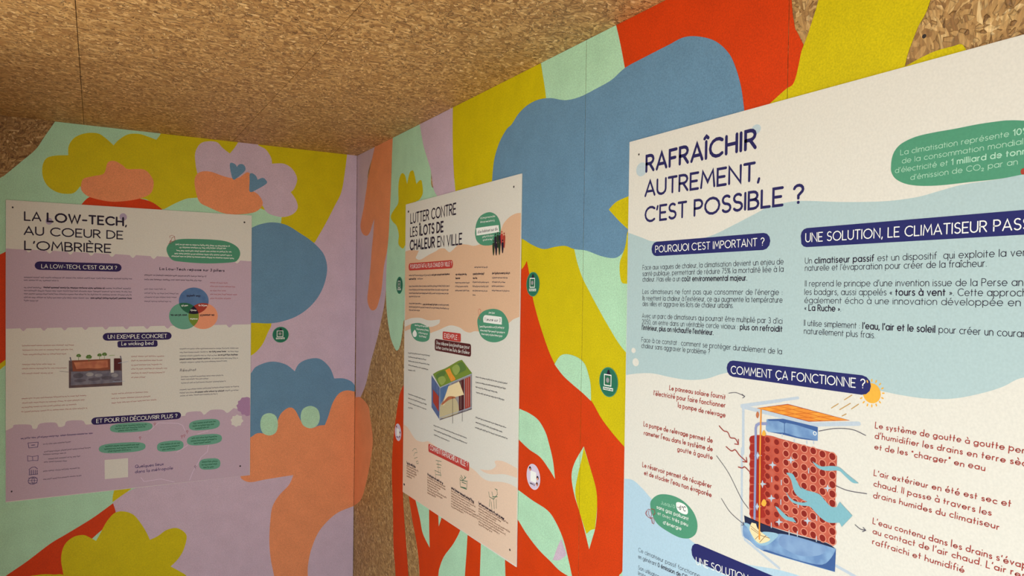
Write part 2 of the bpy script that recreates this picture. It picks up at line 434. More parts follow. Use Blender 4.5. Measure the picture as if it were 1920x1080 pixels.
def wash_mat(name, c, c2):
    """watercolour: two tones mixed by a soft noise"""
    mt, nt, N, Lk, P_ = nodes(name)
    tc = N.new('ShaderNodeTexCoord')
    n1 = N.new('ShaderNodeTexNoise'); n1.inputs['Scale'].default_value = 38; n1.inputs['Detail'].default_value = 4
    Lk.new(tc.outputs['Object'], n1.inputs['Vector'])
    mr = N.new('ShaderNodeMapRange'); mr.inputs['From Min'].default_value = .35; mr.inputs['From Max'].default_value = .65
    Lk.new(n1.outputs['Fac'], mr.inputs['Value'])
    mx = N.new('ShaderNodeMix'); mx.data_type = 'RGBA'; mx.inputs['A'].default_value = srgb(c); mx.inputs['B'].default_value = srgb(c2)
    Lk.new(mr.outputs[0], mx.inputs['Factor']); Lk.new(mx.outputs['Result'], P_.inputs['Base Color'])
    P_.inputs['Roughness'].default_value = .5; P_.inputs['Specular IOR Level'].default_value = .3
    M[name] = mt
for k, c in dict(paper=(220, 214, 202), white=(240, 238, 230), ink=(38, 26, 46), ink_grey=(72, 64, 80), ink_blue=(66, 50, 100), navy_ink=(40, 36, 88), violet=(48, 32, 84),
                 navy=(38, 40, 98), navy_dark=(32, 38, 68), red_ink=(158, 60, 52), p_lilac=(196, 170, 184), p_lilac_dark=(176, 158, 182), p_lilac_pale=(218, 196, 212), p_purple=(172, 132, 166),
                 p_green=(80, 146, 114), p_mint=(108, 164, 140), p_green_dark=(46, 104, 76), p_green_ink=(44, 60, 40), p_coral=(236, 154, 116), p_brick=(166, 62, 48), p_olive=(118, 140, 52),
                 p_olive_light=(150, 166, 84), p_leaf=(92, 122, 58), p_green_light=(150, 180, 100), p_red=(190, 62, 54), maroon=(86, 34, 34), p_peach=(222, 180, 146), p_peach2=(230, 198, 172),
                 p_brown_ink=(120, 76, 52), p_sky=(174, 194, 194), p_sky2=(176, 202, 216), p_sky_dark=(186, 200, 204), p_pale_ink=(176, 214, 188), p_frame=(186, 196, 206),
                 p_sun=(232, 172, 64), p_sun_dark=(190, 150, 90), p_orange_dark=(206, 110, 36), p_tank_dark=(62, 92, 146), p_arrow=(126, 176, 186),
                 p_cream=(238, 214, 166), p_pipe=(140, 146, 184), p_blue_pale=(170, 180, 200), p_sand=(196, 180, 140), p_soil=(138, 74, 52), p_terra_light=(222, 140, 114), p_terra_mid=(200, 84, 60), p_hole=(136, 34, 26), p_terra_dark=(160, 42, 32),
                 p_water=(150, 186, 204), screw=(52, 44, 42), sticker_green=(40, 110, 84), sticker_lilac=(214, 196, 214), sticker_edge=(226, 214, 226)).items():
    print_mat(k, c)
wash_mat('p_blue', (84, 118, 160), (72, 104, 150)); wash_mat('p_blue_dark', (70, 88, 130), (90, 108, 150)); wash_mat('p_tank', (98, 132, 178), (130, 164, 200)); wash_mat('p_tank_light', (130, 160, 196), (112, 142, 184))
wash_mat('p_orange', (236, 160, 52), (226, 130, 36)); wash_mat('p_terra', (180, 68, 48), (198, 96, 72)); wash_mat('p_stone', (120, 112, 122), (92, 84, 98)); wash_mat('p_stone_light', (160, 154, 152), (132, 126, 132))
wash_mat('p_stone_dark', (96, 82, 92), (74, 64, 74)); wash_mat('p_clay', (196, 118, 74), (170, 88, 56)); wash_mat('soil_dark', (96, 66, 62), (74, 50, 54))

# ---------------------------------------------------------------- the room
H = 2.2324
BACK_Y, FRONT_Y, LEFT_X = 0, -4.0, -1.45
SEAMS = (1790.2, 2390.6)
CLB = (('v', 2231.6, 1), ('u', -2.2, 1)); CLR = (('v', 2231.6, 1), ('u', .4, -1))
gap = .0007
def panels(name, kind, spans, mk, mat):
    root = new_obj(name, None, None, kind='structure')
    root.location = mk(*spans[0])[0]
    bpy.context.view_layer.update()
    for s in spans:
        lo, hi = mk(*s)
        box('osb_panel', lo, hi, mat, root, bevel=.0006)
    return root
WB = panels('wall_back', 'wall', [(LEFT_X, -1.0815), (-1.0815, -.0022)], lambda a, b: ((a+0, 0, 0), (b-0, .015, H)), M['osb_back'])
WR = panels('wall_right', 'wall', [(0, 1.7902), (1.7902, 2.3906), (2.3906, 2.9909), (2.9909, 4.0)], lambda a, b: ((0, -b+gap, 0), (.015, -a-(gap if a else -.015), H)), M['osb_wall'])
CE = panels('ceiling', 'ceiling', [(-1.45, -1.0906, -4.0, 0), (-1.0906, -.5466, -4.0, 0), (-.5466, .015, -1.5035, 0), (-.5466, .015, -4.0, -1.5035)],
            lambda a, b, c, d: ((a+gap, c+gap, H), (b-gap, d-gap+(.015 if d == 0 else 0), H+.015)), M['osb_ceiling'])
WL = panels('wall_left', 'wall', [(0, 1.0)], lambda a, b: ((LEFT_X-.015, -b+gap, 0), (LEFT_X, -a-gap, H)), M['osb_wall'])
mt, nt, N, Lk, P_ = nodes('floor_boards'); P_.inputs['Base Color'].default_value = srgb((150, 140, 126)); P_.inputs['Roughness'].default_value = .7
nz = N.new('ShaderNodeTexNoise'); nz.inputs['Scale'].default_value = 6; cr = N.new('ShaderNodeValToRGB'); cr.color_ramp.elements[0].color = srgb((160, 150, 138)); cr.color_ramp.elements[1].color = srgb((196, 188, 174))
Lk.new(nz.outputs['Fac'], cr.inputs[0]); Lk.new(cr.outputs[0], P_.inputs['Base Color']); M['floor'] = mt
box('roof', (LEFT_X-.04, -4.0, H+.016), (.04, .04, H+.07), M['floor'], kind='structure')  # unseen slab added above the ceiling to stop sky light leaking through its joints
box('hidden_backing_1', (.016, -4.0, -.05), (.04, .04, H+.015), M['floor'], kind='structure')  # unseen sheets added behind the right and back walls, blocking light at the joints
box('hidden_backing_2', (LEFT_X-.04, .016, -.05), (.015, .04, H+.015), M['floor'], kind='structure')
box('floor', (LEFT_X-.015, -4.0, -.05), (.015, .015, 0), M['floor'], kind='structure')
mt, nt, N, Lk, P_ = nodes('gravel_ground'); P_.inputs['Roughness'].default_value = .9
nz = N.new('ShaderNodeTexNoise'); nz.inputs['Scale'].default_value = 40; cr = N.new('ShaderNodeValToRGB'); cr.color_ramp.elements[0].color = srgb((150, 142, 130)); cr.color_ramp.elements[1].color = srgb((205, 198, 184))
Lk.new(nz.outputs['Fac'], cr.inputs[0]); Lk.new(cr.outputs[0], P_.inputs['Base Color']); M['ground'] = mt
box('ground', (-14, -16, -.25), (12, 4, -.15), M['ground'], kind='structure')

# ---------------------------------------------------------------- posters
def ink(wall, name, parent, items, d0=None, clip=(), cuts=(), **props):
    """one printed or painted part: flat colour areas, lines and lettering in the wall's own plane (mm)"""
    p = Print(wall, 4.62 if d0 is None else d0)
    for it in items:
        k = it[0]
        if k == 'P':
            _, mat, layer, n, s = it
            p.poly(smooth(parse(s), n), mat, layer)
        elif k == 'L':
            _, mat, layer, wd, sm, s = it
            q = parse(s)
            p.line(smooth(q, sm, False) if sm > 1 else [(a, b) for a, b, c in q], wd, mat, layer)
        elif k == 'E':
            _, mat, layer, cx, cy, rx, ry, rg, n = it
            if rg: p.ring(cx, cy, rx, ry, rg, mat, layer, n)
            else: p.ell(cx, cy, rx, ry, mat, layer, n)
        elif k == 'T':
            _, t, a, b, c, d, h, mat, w, layer, just, hand = it
            p.text(t, a, b, c, d, h, mat, w, layer, just, hand)
        elif k == 'G':
            _, a, b, c, d, h, mat, w, layer, seed = it
            p.greek(a, b, c, d, h, mat, w, layer, seed)
        elif k == 'B':
            _, mat, layer, a, b, vt, vb, r = it
            p.pill(a, b, vt, vb, vt, vb, r, mat, layer)
    if not clip and parent is not None and 'edges' in POSTER.get(parent.name, {}): clip = POSTER[parent.name]['edges']
    return p.build(name, parent, cuts, clip, **props)

POSTER = {}
def poster(wall, u0, u1, vb, vt, label, cat='poster'):
    root = new_obj('poster', None, None, label=label, category=cat, group='exhibition posters on the walls')
    fr = FR[wall]
    root.location = fr((u0+u1)/2, vb, 1.6)
    a = fr(u0, vb, 1.6); b = fr(u1, vt, 4.6)
    box('board', [min(a[i], b[i]) for i in range(3)], [max(a[i], b[i]) for i in range(3)], M['paper'], root, bevel=.0004)
    POSTER[root.name] = dict(edges=(('u', u0+.6, -1), ('u', u1-.6, 1), ('v', vb+.6, -1), ('v', vt-.6, 1)))
    return root
P1 = poster('b', -1337.9, -468.0, 794.3, 1922.2, 'white, lilac and purple poster on the back wall, headed LA LOW-TECH')
P2 = poster('r', 617.0, 1493.0, 813.5, 1942.5, 'white and peach poster nearest the corner, headed LUTTER CONTRE LES ÎLOTS DE CHALEUR')
P3 = poster('r', 1966.5, 2843.0, 818.0, 1948.0, 'white and pale blue poster on the right, headed RAFRAÎCHIR AUTREMENT')

def sticker(wall, u, v, r, label, kind):
    root = new_obj('sticker', None, None, label=label, category='sticker', group='small round stickers on the painted walls')
    fr = FR[wall]; root.location = fr(u, v, 1.2)
    p = Print(wall, 1.25)
    p.ell(u, v, r, r, 'sticker_green' if kind == 'green' else 'sticker_lilac', 0, 32)
    p.ring(u, v, r*1.0, r*1.0, r*.05, 'p_green' if kind == 'green' else 'sticker_edge', 1, 32)
    p.build('disc', root)
    p = Print(wall, 1.25)
    if kind == 'green':
        x, y, a = u-r*.08, v+r*.12, r*.36
        p.poly([(x-a, y-a), (x+a, y-a), (x+a, y+a), (x-a, y+a)], 'p_green_dark', 2)
        p.line([(x-a, y-a), (x+a, y-a), (x+a, y+a), (x-a, y+a), (x-a, y-a)], r*.07, 'white', 3)
        p.ell(x, y, a*.5, a*.5, 'p_stone_light', 3, 12)
        p.build('printed_frame', root)
        p = Print(wall, 1.25)
        p.poly([(u-r*.56, v-r*.56), (u+r*.5, v-r*.56), (u+r*.5, v-r*.36), (u-r*.56, v-r*.36)], 'white', 2)
        p.greek(u-r*.5, v-r*.52, u+r*.45, v-r*.52, r*.14, 'p_green_dark', .2, 3, 5)
        p.build('printed_caption', root)
        p = Print(wall, 1.25)
        p.ell(u, v+r*.7, r*.13, r*.13, 'ink', 2, 12); p.poly([(u-r*.22, v+r*.52), (u+r*.22, v+r*.52), (u+r*.14, v+r*.66), (u-r*.14, v+r*.66)], 'ink', 2)
        p.build('printed_icon', root)
    else:
        a = r*.42
        p.poly([(u-a, v-a), (u+a, v-a), (u+a, v+a), (u-a, v+a)], 'white', 2)
        p.build('printed_card', root)
        p = Print(wall, 1.25)
        for (x, y, s, c) in ((-.5, .55, .17, 'ink'), (.62, .05, .16, 'ink'), (.55, -.45, .15, 'maroon')):
            p.ell(u+x*r, v+y*r, s*r, s*r, c, 3, 12); p.ell(u+x*r, v+y*r-s*r*.5, s*r*.6, s*r*.7, 'p_coral', 4, 10)
        p.greek(u-r*.5, v-r*.66, u+r*.3, v-r*.66, r*.14, 'ink_grey', .2, 3, 9)
        p.build('printed_figure', root)
    return root

# mural on the back wall
ink('b', 'painted_field', WB, [
  ('P', 'mint', 0, 6, '-1450.4,1903.1* -1355.8,2000.8 -1344.5,2009.7 -1290.8,2068.5 -1246,2119.4 -1219.2,2168.7 -1185.2,2231.6 -1176.7,2259.1* 76.6,2270.1* 100.1,37.1* -1450.7,380.2*'),
], d0=0.27, clip=CLB, label='mint green painted field')
ink('b', 'painted_field', WB, [
  ('P', 'lilac', 0, 6, '-46.3,2256.1* -57.9,2156.7 -74.4,2057.1 -106.1,1988.6 -147.1,1905.5 -194.9,1830.3 -264.9,1659.8 -383.6,1448.2 -396.9,1413.2 -416.8,1366.7 -441.2,1334.7 -463.3,1316.8 -617.4,1108.7 -897.1,798.2* -955.8,771.2 -987.5,745.4* -979.9,703.7 -896.4,606.7 -757.3,249.2* 47.3,48.8* 24.9,2264.2*'),
], d0=0.39, clip=CLB, label='lilac painted field')
ink('b', 'painted_cloud', WB, [
  ('P', 'yellow', 0, 6, '-1224.1,2061.5 -1212.3,2088.9 -1186.7,2101.8 -1141.9,2108.7* -1140.2,2145.7 -1121.1,2178.7 -1085.8,2199.5 -1044.7,2204.6 -1017.5,2189.3 -990,2164.3* -971.6,2188.5 -940,2213.5 -902.4,2220.3 -869.9,2213.7 -839,2204.5* -825.5,2225.6 -813.9,2255.2* -44,2280.9* -57.9,2156.7 -74.4,2057.1 -106.1,1988.6 -147.1,1905.5 -194.8,1818.3* -266.3,1826.8 -345.7,1881.6* -341.4,1924.2* -405.2,1947.9 -580.3,1992.1 -694.7,1980.7* -721.1,1976.4* -739.2,1968.4 -771.1,1950.6 -808.5,1926* -843.7,1923.5* -868.9,1958.2 -920.4,1964.9 -1103.1,1991.5* -1124.1,1965 -1158.9,1960.1 -1186.5,1967.9 -1210.4,1988.1 -1224,2021.2'),
], d0=0.51, clip=CLB, label='yellow cloud-shaped paint')
ink('b', 'painted_stem', WB, [
  ('P', 'orange_red', 0, 6, '-1097.6,1923.8* -1072.8,1952.7 -1031.4,1960.2 -897.6,1962.4* -863.1,1954.4 -837.9,1941.2 -812.5,1921.4* -824,1864.1* -1085,1848.2*'),
], d0=0.63, clip=CLB, label='orange-red paint under the coral bloom')
ink('b', 'painted_bloom', WB, [
  ('P', 'coral', 0, 6, '-1099.5,1998 -1090.7,2023.5 -1055,2037.3 -1022.5,2050.8 -1009.9,2093.9 -986.1,2102.7 -958.3,2088.8 -939.6,2075.8 -882.8,2079.4 -853.9,2049.9 -847.9,2020.3 -859.4,1984.8 -895.7,1962.6 -948.5,1947.8 -1000.3,1941.7 -1049.4,1948.3 -1079.9,1958.3 -1097.7,1977.5'),
], d0=0.75, clip=CLB, label='small coral bloom on the yellow cloud')
ink('b', 'painted_flower', WB, [
  ('P', 'lilac', 0, 6, '-691.3,2116.2 -693.6,2166.8 -675.4,2206.6 -644.5,2221.3 -609,2221.1 -585.7,2199.1 -558,2179.6* -538.9,2206.7 -523.9,2233.5* -517.5,2243.4* -447.5,2251.8* -442.9,2229.3 -411.6,2214.4 -388.9,2182.1 -384.2,2154.7* -334,2159.9 -296.9,2140.1 -275.5,2099.5 -286.9,2055.9 -303,2037.9* -279.5,2004.3 -272.1,1969.2 -295.3,1939.1 -341.4,1924.2 -398.4,1936.8 -421,1965.4* -450.2,2002.5 -537.9,2052.4 -685,2083.6*'),
], d0=0.63, clip=CLB, label='lilac flower with two blue hearts')
ink('b', 'painted_petal', WB, [
  ('P', 'coral', 0, 6, '-695,2033.9 -691.1,2071.9 -670.7,2091.6 -633.4,2095.3 -585,2082 -548.8,2076.3 -520.8,2081.2 -488.4,2107.2 -473,2099.5* -476.9,2030.2* -445.9,2019 -423.4,1988.4 -427.7,1962.6 -456.4,1937.4 -519.8,1923.9 -579.9,1924.3 -643,1946.8 -678.2,1968.7'),
], d0=0.75, clip=CLB, label='coral petal of the lilac flower')
ink('b', 'painted_heart', WB, [
  ('P', 'blue', 0, 6, '-557.7,2136.7 -547,2141.2 -534.1,2134.6 -529.7,2125.9* -521.2,2137 -506,2139.7 -495,2127.2 -499.3,2108.4 -538,2070.5* -546.6,2074.3 -555.4,2107.5'),
], d0=0.87, clip=CLB, label='blue heart, left of the pair')
ink('b', 'painted_heart', WB, [
  ('P', 'blue', 0, 6, '-477.3,2099.1 -466.4,2104.8 -450.9,2094.7 -444.1,2079.2* -424.1,2089.2 -410.7,2082.3 -408.3,2063.9 -465.9,2024.3* -478,2027.8 -477.2,2069.3'),
], d0=0.87, clip=CLB, label='blue heart, right of the pair')
ink('b', 'painted_circle', WB, [
  ('P', 'blue', 0, 6, '-467,1869.8 -427.2,1888.4 -377.8,1898.4 -320.4,1890.2 -261.8,1858 -209.3,1824.8 -160.6,1778.7 -140.7,1733.3 -137.8,1685.9 -151.9,1624.7 -179.2,1569.8 -218.7,1523.6 -270.6,1486.5 -329.4,1464.2 -381.3,1455.2 -437.6,1456.9 -490.7,1465.5 -577.5,1527.6 -610,1651.8 -568.6,1811.7'),
], d0=0.75, clip=CLB, label='large blue round shape beside the purple poster')
ink('b', 'painted_patch', WB, [
  ('P', 'yellow', 0, 6, '-501.7,1470.2* -381.4,1464.6* -383.5,1441.2 -396.9,1413.2 -416.8,1366.7 -441.2,1334.7 -467.7,1314.6 -511.5,1297.6*'),
], d0=0.63, clip=CLB, label='yellow patch under the blue round shape')
ink('b', 'painted_cloud', WB, [
  ('P', 'blue', 0, 6, '-532.2,1137.4* -500,1204.8 -468.1,1236.4 -443,1267.2 -382.4,1285.9 -320.3,1271.8 -279,1239* -259.4,1273 -216.8,1291.9 -166.1,1290.2 -121.6,1249.4 -99.6,1197.7* -56.2,1195.6 -18.1,1179.1 5.2,1149.1* 24.1,1065.1* -113.2,877.3* -487.1,914.1*'),
], d0=0.63, clip=CLB, label='blue scalloped cloud')
ink('b', 'painted_figure', WB, [
  ('P', 'coral', 0, 6, '23.4,1130.5* -2.3,1132 -40.6,1139.2 -76.7,1126.9 -106,1084.8 -126.9,1021.3 -141.4,985.6* -168.3,985.4 -206.9,976.4 -243,1001.2 -274.3,1061.3 -298.5,1077.4 -325.7,1065 -346.2,1038 -373.2,969.1 -434.3,974.5 -466.2,958.6 -509.2,939.4* -519.3,813.1* -508.3,798.9* -499.5,779 -464.1,762.3 -399.1,766.9 -281.4,772.1* -300.5,730.2 -343.6,687.9 -370.9,642.6 -379.6,585.9 -383.5,498.7 -378.4,421.8 -361.7,330.5 -323.4,154.9* -204.6,129* -213.3,302.2 -211.4,361.5 -196.2,428.8 -167.1,493.9 -122.6,542.5 -72,574.8 0.5,593* 28.8,598.1*'),
], d0=0.75, clip=CLB, label='coral branching shape reaching the corner')
ink('b', 'painted_spot', WB, [
  ('P', 'mint', 0, 6, '-425.6,1012.4 -416.9,1048.1 -388.5,1058.9 -360.1,1043.8 -350.6,1006.3 -359.5,970.3 -387.7,959.8 -416.3,975.3'),
], d0=0.87, clip=CLB, label='left mint spot')
ink('b', 'painted_spot', WB, [
  ('P', 'mint', 0, 6, '-251.3,1030.8 -241.2,1066.2 -207.8,1078.4 -176.2,1061.6 -164.7,1024.2 -175.6,988.4 -206.9,976.4 -240.6,993.7'),
], d0=0.87, clip=CLB, label='right mint spot')
ink('b', 'painted_patch', WB, [
  ('P', 'yellow', 0, 6, '-963.6,853.8* -893.5,845.5* -920,796.8 -959.6,767.4 -989.3,746.8* -988.5,771.2 -980.2,808.7*'),
], d0=0.63, clip=CLB, label='small yellow patch under the purple poster')
ink('b', 'painted_band', WB, [
  ('P', 'orange_red', 0, 6, '-1450.7,439.4* -1335.5,518 -1272.7,559 -1198.1,614.5 -1144.2,644.2 -1058.8,692.5 -987.5,742.2* -978.1,703.4 -983.5,674.2* -1099.8,555.2 -1117.1,327.4* -1450.7,380.2*'),
], d0=0.63, clip=CLB, label='orange-red diagonal band')
ink('b', 'painted_flower', WB, [
  ('P', 'yellow', 0, 6, '-1154.4,481.5 -1162.3,552.2 -1151.2,602.3 -1122.2,628.2 -1089.3,631.2 -1065.8,616.9 -1045.9,600.9* -1032.3,626.3 -1009.5,671.7 -982.5,701.9 -951.9,704.6 -915.8,685.8 -887.8,644.6 -867.5,604.3 -855.8,573.9* -826.5,584.5 -793.9,604.8 -756.9,606.8 -726.5,584.1 -718.2,558.1 -730.8,508.5 -752.3,474.2 -778.3,449.9* -733.8,414.8 -717.4,398.3 -655,318.1 -696.1,235.9* -1134.8,310.3*'),
], d0=0.75, clip=CLB, label='big yellow flower at the bottom')
ink('b', 'painted_patch', WB, [
  ('P', 'yellow', 0, 6, '-1289.2,364.9* -1272.6,487.7 -1238.9,501.7 -1187.5,494 -1143.9,471.1 -1099.3,323.6*'),
], d0=0.87, clip=CLB, label='yellow petal tip')
ink('b', 'painted_band', WB, [
  ('P', 'orange_red', 0, 6, '-1450.5,1670.9* -1355.6,1719.2 -1323.3,1742.4* -1323,1340.4* -1355.4,1313.7 -1450.5,1223.8*'),
], d0=0.63, clip=CLB, label='orange-red band left of the purple poster')
ink('b', 'painted_patch', WB, [
  ('P', 'yellow', 0, 6, '-1450.5,1223.8* -1355.4,1313.7 -1323,1340.4* -1323,1320.4* -1355.4,1291.9 -1450.5,1194.5*'),
], d0=0.75, clip=CLB, label='yellow line left of the purple poster')
# mural on the right wall
ink('r', 'painted_field', WR, [
  ('P', 'lilac', 0, 6, '-10.8,2287.9* 287.2,2247.6* 240.8,2214 153,2093.1 412.9,1926.9* 418.1,1749.3 385.6,1571.4 343,1480 286,1385.4 212.9,1286.3 151.4,1184.6 71.5,1108.9 7.1,1055.2* 10.7,1068.3*'),
], d0=0.27, clip=CLR, cuts=SEAMS, label='lilac strip in the corner')
ink('r', 'painted_drip', WR, [
  ('P', 'coral', 0, 6, '246.8,2243.1* 152.6,2105.1 139.2,2071 118.6,2025.5 97.9,1979.5 69.3,1933.5 55.2,1898 86.4,1864.1 145.8,1850.7 188.5,1864.5 215.8,1893.1 242.8,1916.6* 231,1850 212.2,1780.8 200.2,1710.6 174.6,1616.2 161.6,1568.5 184.2,1533.2 227,1517.7 281.7,1528.5 320.6,1570.6 345.5,1616.2 368.8,1706.2 404.9,1772.1 421.8,1837.7 431.6,1925.2 441.3,2012.1 444.9,2099.3 458.7,2249.8*'),
], d0=0.51, clip=CLR, cuts=SEAMS, label='coral drip')
ink('r', 'painted_drip', WR, [
  ('P', 'mint', 0, 6, '446.5,2252.1* 449.7,2142.3 441.3,2012.1 431.6,1925.2 421.8,1837.7 405.3,1760.9 396.3,1638.6 402.1,1549.3 419.8,1483 439.7,1439.6 459.1,1407.6 490.2,1381.2 520.6,1363.9 549.6,1372.5 571.7,1403.9 587.6,1447.3 603.2,1490.2 695.1,1514.2* 1042.9,1688.9* 1075.6,1992* 871.1,1975.6 845.6,2042.5 805.4,2101 769.2,2158.2 741.5,2246.9*'),
], d0=0.39, clip=CLR, cuts=SEAMS, label='mint drip beside the orange poster')
ink('r', 'painted_bloom', WR, [
  ('P', 'yellow', 0, 6, '525.4,2002.3 530,2044.5 552.3,2069.2 575.1,2070.3 597.9,2056.7 618.3,2022.7* 641.8,2061.1 663.2,2068.3 684.7,2061.2 712.3,2010.9* 737.8,2019.7 758.1,2019.1 768.6,2003.9 774.6,1969.5 744.9,1948.9 688.3,1934.6 711.5,1859.4* 633.5,1782.5* 605.9,1783.9 583.8,1772.4 549.2,1782.6 531.3,1798.5 536.2,1830.3 511.8,1866.3 469.4,1886.9 444.4,1906.5 456.2,1923 485.9,1937.6 526.6,1959.4'),
], d0=0.63, clip=CLR, cuts=SEAMS, label='yellow hand-shaped bloom')
ink('r', 'painted_band', WR, [
  ('P', 'lilac', 0, 6, '731.2,2248.9* 769.2,2158.2 805.4,2101 845.6,2042.5 876.1,1967.4 950.4,1915.7* 1098.3,1900.4* 1052.3,1946.6 1032.7,2052.2 1026,2143.9 1027.1,2252.3*'),
], d0=0.51, clip=CLR, cuts=SEAMS, label='upright lilac band')
ink('r', 'painted_field', WR, [
  ('P', 'yellow', 0, 6, '1025,2252.7* 1026,2143.9 1032.7,2052.2 1052.3,1946.6* 1079.1,1866.7* 1523.2,1826.6* 1627.3,2017.3* 1608.5,2131.4 1602.5,2158.6 1590.8,2197.6 1573.2,2253.1*'),
], d0=0.63, clip=CLR, cuts=SEAMS, label='yellow field above the orange poster')
ink('r', 'painted_field', WR, [
  ('P', 'mint', 0, 6, '1573,2260.4* 1590.8,2197.6 1602.5,2158.6 1611.4,2120.7* 1795.9,2000.1* 1957.3,2079.1* 1941,2123.4 1932.6,2152.6 1919.9,2193.1 1902.9,2241.7* 1873.9,2276.2*'),
], d0=0.63, clip=CLR, cuts=SEAMS, label='mint field under the ceiling')
ink('r', 'painted_field', WR, [
  ('P', 'orange_red', 0, 6, '1893.9,2282* 1902.9,2241.7* 1919.9,2193.1 1932.6,2152.6 1941,2123.4 1949.4,2093.2* 2083.6,1946.4* 2325.6,1901.2* 2354.4,1947.6* 2386.2,1966.8 2404.8,1976.2 2417.7,2024.3* 2421.7,2035* 2408.2,2061 2402.4,2074.8 2394.2,2139.6 2384.2,2366.5* 1890.3,2420.5*'),
], d0=0.63, clip=CLR, cuts=SEAMS, label='orange-red field at the top')
ink('r', 'painted_field', WR, [
  ('P', 'yellow', 0, 6, '2435.8,2064.2 2421.8,2033.1* 2417.7,2024.3* 2404.8,1976.2 2386.2,1966.8 2352,1949* 2337.3,1918.4* 2702.6,1896.9* 2688.7,1950.1* 2682.1,1959.4 2670.6,1959.8 2648.3,1960.1 2627.6,1956.7 2601.3,1949.6* 2605.8,1968.3 2613.4,1987.5 2620.2,2003.5 2640.8,2051 2673.1,2248.4* 2507.2,2337.5* 2458.8,2134.1'),
], d0=0.75, clip=CLR, cuts=SEAMS, label='yellow field above the blue poster')
ink('r', 'painted_field', WR, [
  ('P', 'yellow', 0, 6, '1435.1,1787.9* 1709.5,1754.6* 1866.7,1757.3* 1984.3,1748.9* 1995.7,1664.3* 2001.9,1063.2* 1459,900.6*'),
], d0=0.27, clip=CLR, cuts=SEAMS, label='yellow field between the posters')
ink('r', 'painted_field', WR, [
  ('P', 'mint', 0, 6, '1733.9,1739.4* 1751,1714 1763.4,1683.8 1787.3,1643.1 1821.6,1603.3 1857,1564.8 1893.2,1527.7 1934.1,1488.6 1969.3,1464.1 2001.2,1448.7* 1993.8,1736.3*'),
], d0=0.39, clip=CLR, cuts=SEAMS, label='mint field between the posters')
ink('r', 'painted_patch', WR, [
  ('P', 'yellow', 0, 6, '1965.6,1756.3 1953.4,1714.4 1944.3,1695.2 1935.1,1678.3 1933.7,1657.3 1940.1,1632.4 1955.7,1626.2 1996.6,1628.4* 1993.2,1760.3*'),
], d0=0.51, clip=CLR, cuts=SEAMS, label='yellow patch at the edge of the blue poster')
ink('r', 'painted_cloud', WR, [
  ('P', 'blue', 0, 6, '1304.9,1920.1* 1311,1943.8 1322.8,2007.3 1354.7,2055.3 1395.8,2085.8 1426.8,2095.4 1465.7,2118.3 1515,2131.9 1570.9,2134.2 1632.2,2124.5 1700.3,2103.4 1764.1,2097 1830.3,2101.1 1892.4,2107.5 1942.9,2122.9 2010.8,2128.4 2083.8,2132.9 2131.4,2135.4 2176.9,2122.8 2220.3,2100.3 2253.8,2067.9 2271.7,2035.6 2285.7,1995.8 2294.5,1949.9 2297.9,1916.3* 2016.6,1900* 1993.5,1748.3* 1962,1746.8 1953.4,1714.4 1942.4,1696.5 1913.3,1686.5 1862.1,1693.5 1803.5,1708.9 1751,1715.4 1710.3,1725.6 1660.7,1725.3 1608.8,1722.1 1553.9,1735 1496.1,1756.2 1435.5,1772.3* 1400.8,1900.7*'),
], d0=0.87, clip=CLR, cuts=SEAMS, label='large blue cloud between the two posters')
ink('r', 'painted_star', WR, [
  ('P', 'yellow', 0, 6, '1890.2,1802.3* 1919.7,1818.2 1971.2,1827.3* 2019,1805.4* 2002.9,1735.7* 1961.9,1750.5* 1926.8,1774.1'),
], d0=0.99, clip=CLR, cuts=SEAMS, label='yellow point on the blue cloud')
ink('r', 'painted_roots', WR, [
  ('P', 'orange_red', 0, 6, '1438.9,1647.5* 1498.4,1672.6 1521,1693.1* 1533.3,1661.3 1555,1591.1 1578.4,1542.9 1606.8,1495.8 1642.4,1444.8 1674,1411.9 1706.9,1390 1750.6,1371.4 1797.1,1354.1 1835.1,1338 1872.1,1304.6 1913.8,1277.1 1965.3,1249.3 2006.7,1233.3* 2016.5,850.9* 729.7,313.4* 785.4,538.1* 773.4,600.5 745.8,666.6 707.1,730.9 672.8,804.4 643.6,866* 1063.1,964.3* 1454.8,1056*'),
], d0=0.51, clip=CLR, cuts=SEAMS, label='orange-red root shape')
ink('r', 'painted_bump', WR, [
  ('P', 'mint', 0, 6, '1668.9,1414.3* 1693.3,1437.5 1724.9,1445.7 1772,1441.4 1804.2,1426.8 1822.6,1396.9 1829.7,1375.4 1831.8,1338.9* 1797.1,1354.1 1750.6,1371.4 1706.9,1390'),
], d0=0.63, clip=CLR, cuts=SEAMS, label='mint bump on the orange-red shape')
ink('r', 'painted_leaf', WR, [
  ('P', 'mint', 0, 6, '1473.4,1272.6* 1497.4,1269.9 1546.8,1265.2 1594.3,1253.4 1629.8,1227.3 1648.9,1197.6 1668,1158.6 1679.4,1111.4* 1650.7,1130.6 1605.1,1154.2 1549.5,1163.7 1499.8,1178.4 1469.5,1191.4*'),
], d0=0.63, clip=CLR, cuts=SEAMS, label='upper mint leaf')
ink('r', 'painted_leaf', WR, [
  ('P', 'mint', 0, 6, '1473.7,1037.1* 1497.8,1035.3 1564.4,1026.4 1645.9,1018.6 1687.5,997.3 1723.1,961.6 1748.4,914.3 1765.9,876.4* 1708.1,876.9 1664.9,886.4 1603.7,899.8 1538.7,924.5 1497.1,947.4 1469.7,958.3*'),
], d0=0.63, clip=CLR, cuts=SEAMS, label='lower mint leaf')
ink('r', 'painted_mark', WR, [
  ('P', 'lilac', 0, 6, '1713.2,962.8* 1694.2,932.9 1675,894* 1707.4,904.8 1738.4,929*'),
], d0=0.75, clip=CLR, cuts=SEAMS, label='lilac mark in the lower leaf')
